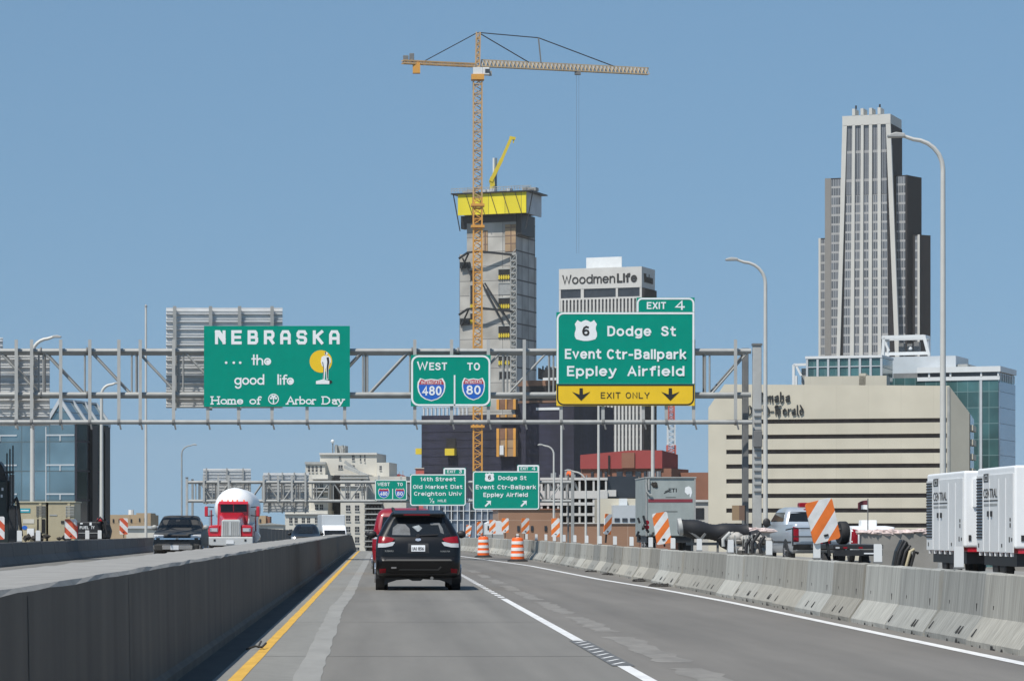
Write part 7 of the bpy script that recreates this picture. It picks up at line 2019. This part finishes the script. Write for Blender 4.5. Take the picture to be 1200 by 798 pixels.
fr.bar((cx_(805), .2, z_(637)), (cx_(890), .3, z_(637)), .08, .08); fr.bar((cx_(800), -.15, z_(617)), (cx_(822), -.1, z_(633)), .06, .06); fr.bar((cx_(818), -.15, z_(635)), (cx_(826), -.1, z_(625)), .06, .06)
fr.build('stand', M['galv_dark'], t)

# --- torn concrete parapet, tarps and rubble beyond the barriers
def rough_wall(name, label, px0, px1, pt0, pt1, Y, thick, seed, material='deck', cap=True):
    t = thing(name, label, 'broken wall', (X(px0, Y), Y, 0), 0)
    r_ = random.Random(seed); k = Y/F; n = 22; L_ = (px1-px0)*k
    top = [Z(pt0 + (pt1-pt0)*i/n + r_.uniform(-1.2, 1.2), Y) for i in range(n+1)]
    poly = [(0, 0)] + [(L_*i/n, top[i]) for i in range(n+1)] + [(L_, 0)]
    MB().prism(poly, 0, thick).build('wall', M[material], t)
    if cap:
        b = MB()
        for i in range(int(n*1.3)):
            f_ = r_.random(); b.blob((L_*f_, thick*.4, top[int(f_*n)]+.02), (r_.uniform(.15, .35), thick*.5, r_.uniform(.05, .10)), i, 8, .3)
        b.build('crumbled_top', M['pink_foam'], t)
    return t
rough_wall('broken_parapet', 'broken concrete parapet with crumbly pale top before the beige building', 1010, 1100, 625.5, 624, 96, .5, 31)
rough_wall('rubble_wall', 'short stub of torn concrete left of the silver pickup', 862, 902, 622.5, 623, 98, .8, 33, 'tarp')
t = thing('tarp_heap', 'crumpled grey tarpaulin heap with hoses beside the black duct', 'tarpaulin', (X(862, 80), 80, 0), 0)
k = 80/F; r_ = random.Random(41); b = MB()
for j in range(40):
    b.blob(((r_.uniform(-4, 38))*k, r_.uniform(-.2, .3), Z(r_.uniform(629, 649), 80)), (r_.uniform(.07, .2), .2, r_.uniform(.06, .15)), j, 12, .2)
b.build('tarp', M['tarp'], t, smooth=55)
for j, (a, c) in enumerate((((20, 626), (10, 648)), ((26, 624), (18, 648)), ((32, 628), (28, 648)), ((-8, 624), (-16, 640)))):
    MB().tube([(a[0]*k, -.3, Z(a[1], 80)), ((a[0]+c[0])/2*k-.1, -.35, Z((a[1]+c[1])/2, 80)), (c[0]*k, -.35, Z(c[1], 80))], .05, 8).build('hose', M['black_plastic'] if j != 3 else M['galv_light'], t, smooth=60)
rb = MB()
for j in range(12): 
    a = r_.uniform(-15, 18); rb.bar((a*k, -.35, Z(r_.uniform(624, 632), 80)), ((a+r_.uniform(-3, 3))*k, -.35, Z(648, 80)), .03, .03)
rb.build('rebar', M['ladder_grey'], t)
t = thing('sign_post', 'small brown board on a post left of the gantry column', 'sign', (X(866, 112), 112, 0), 0)
k = 112/F
MB().box(-8*k, 6.5*k, -.05, .05, Z(609.5, 112), Z(592, 112)).build('board', M['plywood'], t)
MB().box(6.6*k, 8*k, -.06, .06, 0, Z(592, 112)).build('post', M['black_metal'], t)
t = thing('site_pump', 'small black machine with hoses against the broken parapet', 'machine', (X(1058, 80), 80, 0), 0)
k = 80/F; b = MB()
b.prism([(-.3, .2), (.12, .2), (.25, .5), (.1, .95), (-.05, 1.02), (-.2, .7)], -.2, .2); b.build('housing', M['black_metal'], t, bevel=.04)
for j in range(4): MB().tube([(-.2+.12*j, -.25, .3), (-.1+.12*j, -.3, .7), (.05+.1*j, -.25, .95-.1*j)], .04, 8).build('hose', M['black_plastic'] if j != 2 else M['tan_metal'], t, smooth=60)
MB().box(-.4, .4, -.3, .3, 0, .2).build('skid', M['galv_dark'], t)

# --- white machine enclosures with louvres at the right edge
def enclosure(label, pxn, pxf, Yn, pt, pb, pend):
    xL = X(pxn, Yn); Yf = xL*F/(pxf-CX); D = Yf-Yn
    t = thing('generator_enclosure', label, 'generator', (xL, Yn, 0), 0, 'white machine enclosures on trailers')
    zt_, zb_ = Z(pt, Yn), Z(pb, Yn); W = (pend-pxn)*Yn/F
    hgt = zt_ - zb_
    o = MB(); o.box(.0, W, 0, D, zb_+.10, zt_); o.build('cabinet', M['white_paint_metal'], t, bevel=.06, seg=3)
    yy = lambda f: D*(1-f)       # f = 0 at the far end, 1 near
    s_ = MB(); s_.box(-.03, -.002, yy(.985), yy(.015), zb_, zt_-.09*hgt); so = s_.build('side_panel', M['pale_grey_metal'], t)
    lv = MB(); nl = 20
    for j in range(nl):
        z0 = zb_ + hgt*(.16+.74*j/nl); lv.box(-.05, -.031, yy(.17), yy(.02), z0, z0+hgt*.74/nl*.5)
    lv.build('louvre', M['opening'], so)
    ds = MB()
    for f_ in (.20, .37, .62, .80): ds.box(-.040, -.031, yy(f_)-.03, yy(f_)+.03, zb_+.02, zt_-.14*hgt)
    ds.build('door_seam', M['white_paint_metal'] , so)
    h_ = MB()
    for f_ in (.345, .43): h_.box(-.06, -.031, yy(f_)-.09, yy(f_)+.09, zb_+hgt*.42, zb_+hgt*.485)
    h_.build('door_handle', M['black_plastic'], so)
    # printed marks on the side: emblem frame, name, line, faded second line, small stickers
    tm = text('CENTRAL', yy(.21), yy(.58), zb_+hgt*.645, hgt*.105, 0, M['grey_paint'], so, name='lettering', bold=.0, t=.006)
    for v in tm.data.vertices:
        x_, y_, z_ = v.co; v.co = (-.034 + y_, x_, z_)
    mk = MB(); mk.box(-.036, -.031, yy(.59), yy(.21), zb_+hgt*.60, zb_+hgt*.615); mk.build('printed_line', M['grey_paint'], so)
    m2 = MB()
    m2.box(-.035, -.031, yy(.58), yy(.215), zb_+hgt*.545, zb_+hgt*.572)
    m2.build('faded_lettering', M['galv'], so)
    m3 = MB(); z0 = zb_+hgt*.83
    for a, b_, c_, d_ in ((.21, .34, 0, .018), (.21, .34, .082, .1), (.21, .235, .018, .082), (.315, .34, .018, .082), (.25, .30, .03, .07)): m3.box(-.036, -.031, yy(b_), yy(a), z0+hgt*c_, z0+hgt*d_)
    m3.build('emblem', M['grey_paint'], so)
    m4 = MB()
    for f_, a, b_ in ((.92, .36, .40), (.92, .29, .34), (.90, .12, .18), (.96, .13, .17), (.70, .06, .10), (.07, .05, .10)): MB().box(-.037, -.031, yy(f_)-.06, yy(f_)+.06, zb_+hgt*a, zb_+hgt*b_).build('sticker', M['grey_paint'], so)
    fr_ = MB(); fr_.box(W*.2, W*.3, -.06, -.001, zb_+.55*hgt, zb_+.9*hgt); fr_.build('end_hatch', M['white_paint_metal'], t)
    dt = MB(); dt.box(W*.10, W*.16, -.02, -.001, zb_+.13*hgt, zb_+.20*hgt); dt.build('latch', M['black_plastic'], t)
    ch = MB(); ch.box(.1, W-.05, .05, D-.1, zb_-.02, zb_+.10); ch.build('red_frame', M['truck_red'], t)
    bl_ = MB()
    for j in range(7): bl_.box(-.02, .05, yy(.08+.14*j)-.05, yy(.08+.14*j)+.05, zb_-.10, zb_)
    bl_.build('foot', M['white_paint_metal'], t)
    MB().box(.12, W-.1, .3, D-.3, .35, zb_-.03).build('trailer_chassis', M['black_metal'], t)
    for xx in (.25, W-.25):
        for f_ in (.35, .55): 
            w_ = wheel(t, xx, yy(f_), .36, .24)
    return t
enclosure('white louvred machine enclosure, the left one of the pair', 1130, 1086.5, 81.5, 551.5, 645.5, 1180)
enclosure('white louvred machine enclosure, the right one cut by the photo edge', 1189, 1145.5, 75.3, 545, 647.5, 1265)

# ------------------------------------------------------------------ left work zone
CYt = 150.0; k = CYt/F
t = thing('equipment_enclosure', 'tan two-part equipment enclosure with vents behind the far left barrier', 'enclosure', (X(53, CYt), CYt, 0), 0)
cx_ = lambda px: (px-53)*k
z_ = lambda py: Z(py, CYt)
for p0, p1 in ((17, 54), (56.5, 87.5)):
    o = MB().box(cx_(p0), cx_(p1), 0, 3, .35, z_(588.5)).build('cabinet', M['tan_metal'], t, bevel=.03)
    MB().box(cx_(p0)-.05, cx_(p1)+.05, -.06, 3.05, z_(588.5), z_(587.3)).build('roof_rim', mat('pale_tan_rim', (.56,.52,.38), .6, var=.05), o)
    MB().box(cx_(p1)-.35, cx_(p1)-.22, -.04, -.001, .4, z_(589)).build('edge_rib', M['tan_metal'], o)
for p0, p1, dark in ((42.5, 53.5, 1), (77, 87, 0)):
    v_ = MB()
    for j in range(7): v_.box(cx_(p0), cx_(p1), -.05, -.002, z_(604.5-1.8*j), z_(603.6-1.8*j))
    v_.build('vent', M['ladder_grey'] if not dark else M['galv_dark'], t)
MB().box(cx_(43.5), cx_(52.8), -.03, -.002, z_(624), z_(608)).build('dark_doorway', M['opening'], t)
s_ = MB(); s_.box(cx_(23), cx_(35.5), -.02, -.002, z_(600.5), z_(595.5)); so = s_.build('teal_sticker', mat('teal_sticker', (.02,.30,.38), .5, var=0), t)
s_ = MB(); s_.box(cx_(24.5), cx_(34), -.026, -.019, z_(598.6), z_(597.4)); s_.build('sticker_band', M['sign_white'], so)
MB().box(cx_(27), cx_(40), -.02, -.002, z_(613), z_(608)).build('pale_notice', M['cream_stone'], t)
MB().prism([(cx_(29)+.13*cos(a*pi/8), z_(618)+.10*sin(a*pi/8)) for a in range(16)], -.02, -.002).build('round_sticker', M['sign_blue'], t)
MB().box(cx_(71.5), cx_(75), -.03, -.002, z_(613), z_(610)).build('black_box', M['black_plastic'], t)
MB().box(cx_(58), cx_(67), -.02, -.002, z_(604.2), z_(602.6)).build('faint_lettering', M['ladder_grey'], t)
MB().box(cx_(33), cx_(41), -.5, -.1, .9, z_(619)).build('white_box', M['white_paint_metal'], t)
ml = MB(); r_ = random.Random(51)
for j in range(16):
    px = r_.uniform(20, 82); ml.blob((cx_(px), -.6, z_(r_.uniform(626, 632))), (r_.uniform(.08, .2), .2, r_.uniform(.06, .18)), j, 8, .3)
tag(ml.build('site_litter', M['debris']), 'dark jumble of small tools and scraps before the tan enclosure', 'litter'); 
bpy.data.objects['site_litter'].location = t.location

DRY = 128.0; k = DRY/F
t = thing('drill_rig', 'dark drilling rig with thin rods cut off by the left edge', 'machine', (X(5, DRY), DRY, 0), 0)
cx_ = lambda px: (px-5)*k
z_ = lambda py: Z(py, DRY)
MB().box(cx_(-40), cx_(11), 0, 1.5, .5, z_(563)).build('mast_body', mat('dark_green_machine_paint', (.014,.024,.023), .5, var=.2, scale=2), t, bevel=.05)
MB().prism([(cx_(-40), z_(563)-.02), (cx_(8), z_(563)-.02), (cx_(3), z_(547)), (cx_(-2), z_(540)), (cx_(-40), z_(540))], .2, 1.3).build('mast_head', M['black_metal'], t, bevel=.04)
rd = MB()
for px, py in ((8.5, 531), (12, 526), (15.5, 522)): rd.cyl((cx_(px), -.1, z_(600)), (cx_(px), -.1, z_(py)), .03, 8)
rd.build('drill_rod', M['black_metal'], t)
MB().box(cx_(2), cx_(16.5), -.15, .3, z_(562), z_(552)+.12).build('rod_clamp', M['black_metal'], t) if False else MB().box(cx_(2), cx_(16.5), -.15, .1, z_(554.5), z_(552)).build('rod_clamp', M['black_metal'], t)
MB().box(cx_(12), cx_(16.5), .0, .15, z_(590), z_(556)).build('guide_rail', M['galv'], t)
MB().tube([(cx_(17), -.2, z_(588)), (cx_(20), -.25, z_(583)), (cx_(22), -.25, z_(590)), (cx_(24), -.25, z_(610)), (cx_(26), -.2, z_(628))], .07, 8).build('hydraulic_hose', M['rubber'], t, smooth=60)
MB().box(cx_(11), cx_(20), -.3, .6, .5, z_(592)).build('engine_cover', M['black_metal'], t, bevel=.05)
for px, py in ((3, 573), (2, 581)): MB().box(cx_(px)-.04, cx_(px)+.04, -.02, .0, z_(py)-.06, z_(py)+.06).build('work_lamp', M['tail_white'], t)

FTY = 146.0; k = FTY/F
t = thing('fuel_tank', 'black fuel tank trailer with white lettering behind the far left barrier', 'tank', (X(107, FTY), FTY, 0), 0)
cx_ = lambda px: (px-107)*k
z_ = lambda py: Z(py, FTY)
MB().box(cx_(90), cx_(118), 0, 1.6, z_(631), z_(611)).build('tank_body', M['black_metal'], t, bevel=.06)
MB().box(cx_(87), cx_(127), .1, 1.7, .35, .6).build('chassis', M['black_metal'], t)
text('FUEL', cx_(93.5), cx_(104), z_(619.5), 3.2*k, 0, M['sign_white'], t, name='lettering', bold=.02, t=.02)
text('TY', cx_(106.5), cx_(111), z_(619.5), 3.2*k, 0, M['sign_white'], t, name='lettering', bold=.02, t=.02)
MB().box(cx_(92), cx_(117), -.03, -.002, z_(624.8), z_(623.9)).build('pale_line', M['galv'], t)
MB().box(cx_(105), cx_(107.5), -.04, -.002, z_(615.3), z_(612)).build('white_label', M['sign_white'], t)
MB().box(cx_(94), cx_(97), -.04, -.002, z_(614), z_(612.5)).build('white_label', M['sign_white'], t)
MB().blob((cx_(122), .6, z_(622)), (.30, .5, .55), 3, 12, .15).build('pump_unit', M['black_metal'], t)
MB().box(cx_(113), cx_(120), .2, .9, z_(611), z_(607)).build('red_reel', M['truck_red'], t, bevel=.05)
MB().tube([(cx_(113), -.1, z_(611)), (cx_(118), -.2, z_(606)), (cx_(123), -.2, z_(612)), (cx_(126), -.2, z_(626))], .05, 8).build('hose', M['rubber'], t, smooth=60)
MB().box(cx_(87.5), cx_(91), .0, .4, z_(630), z_(615)).build('red_side', M['tail_red'], t)
for sgn in (-1, 1): wheel(t, sgn*.7, .9, .34, .2)
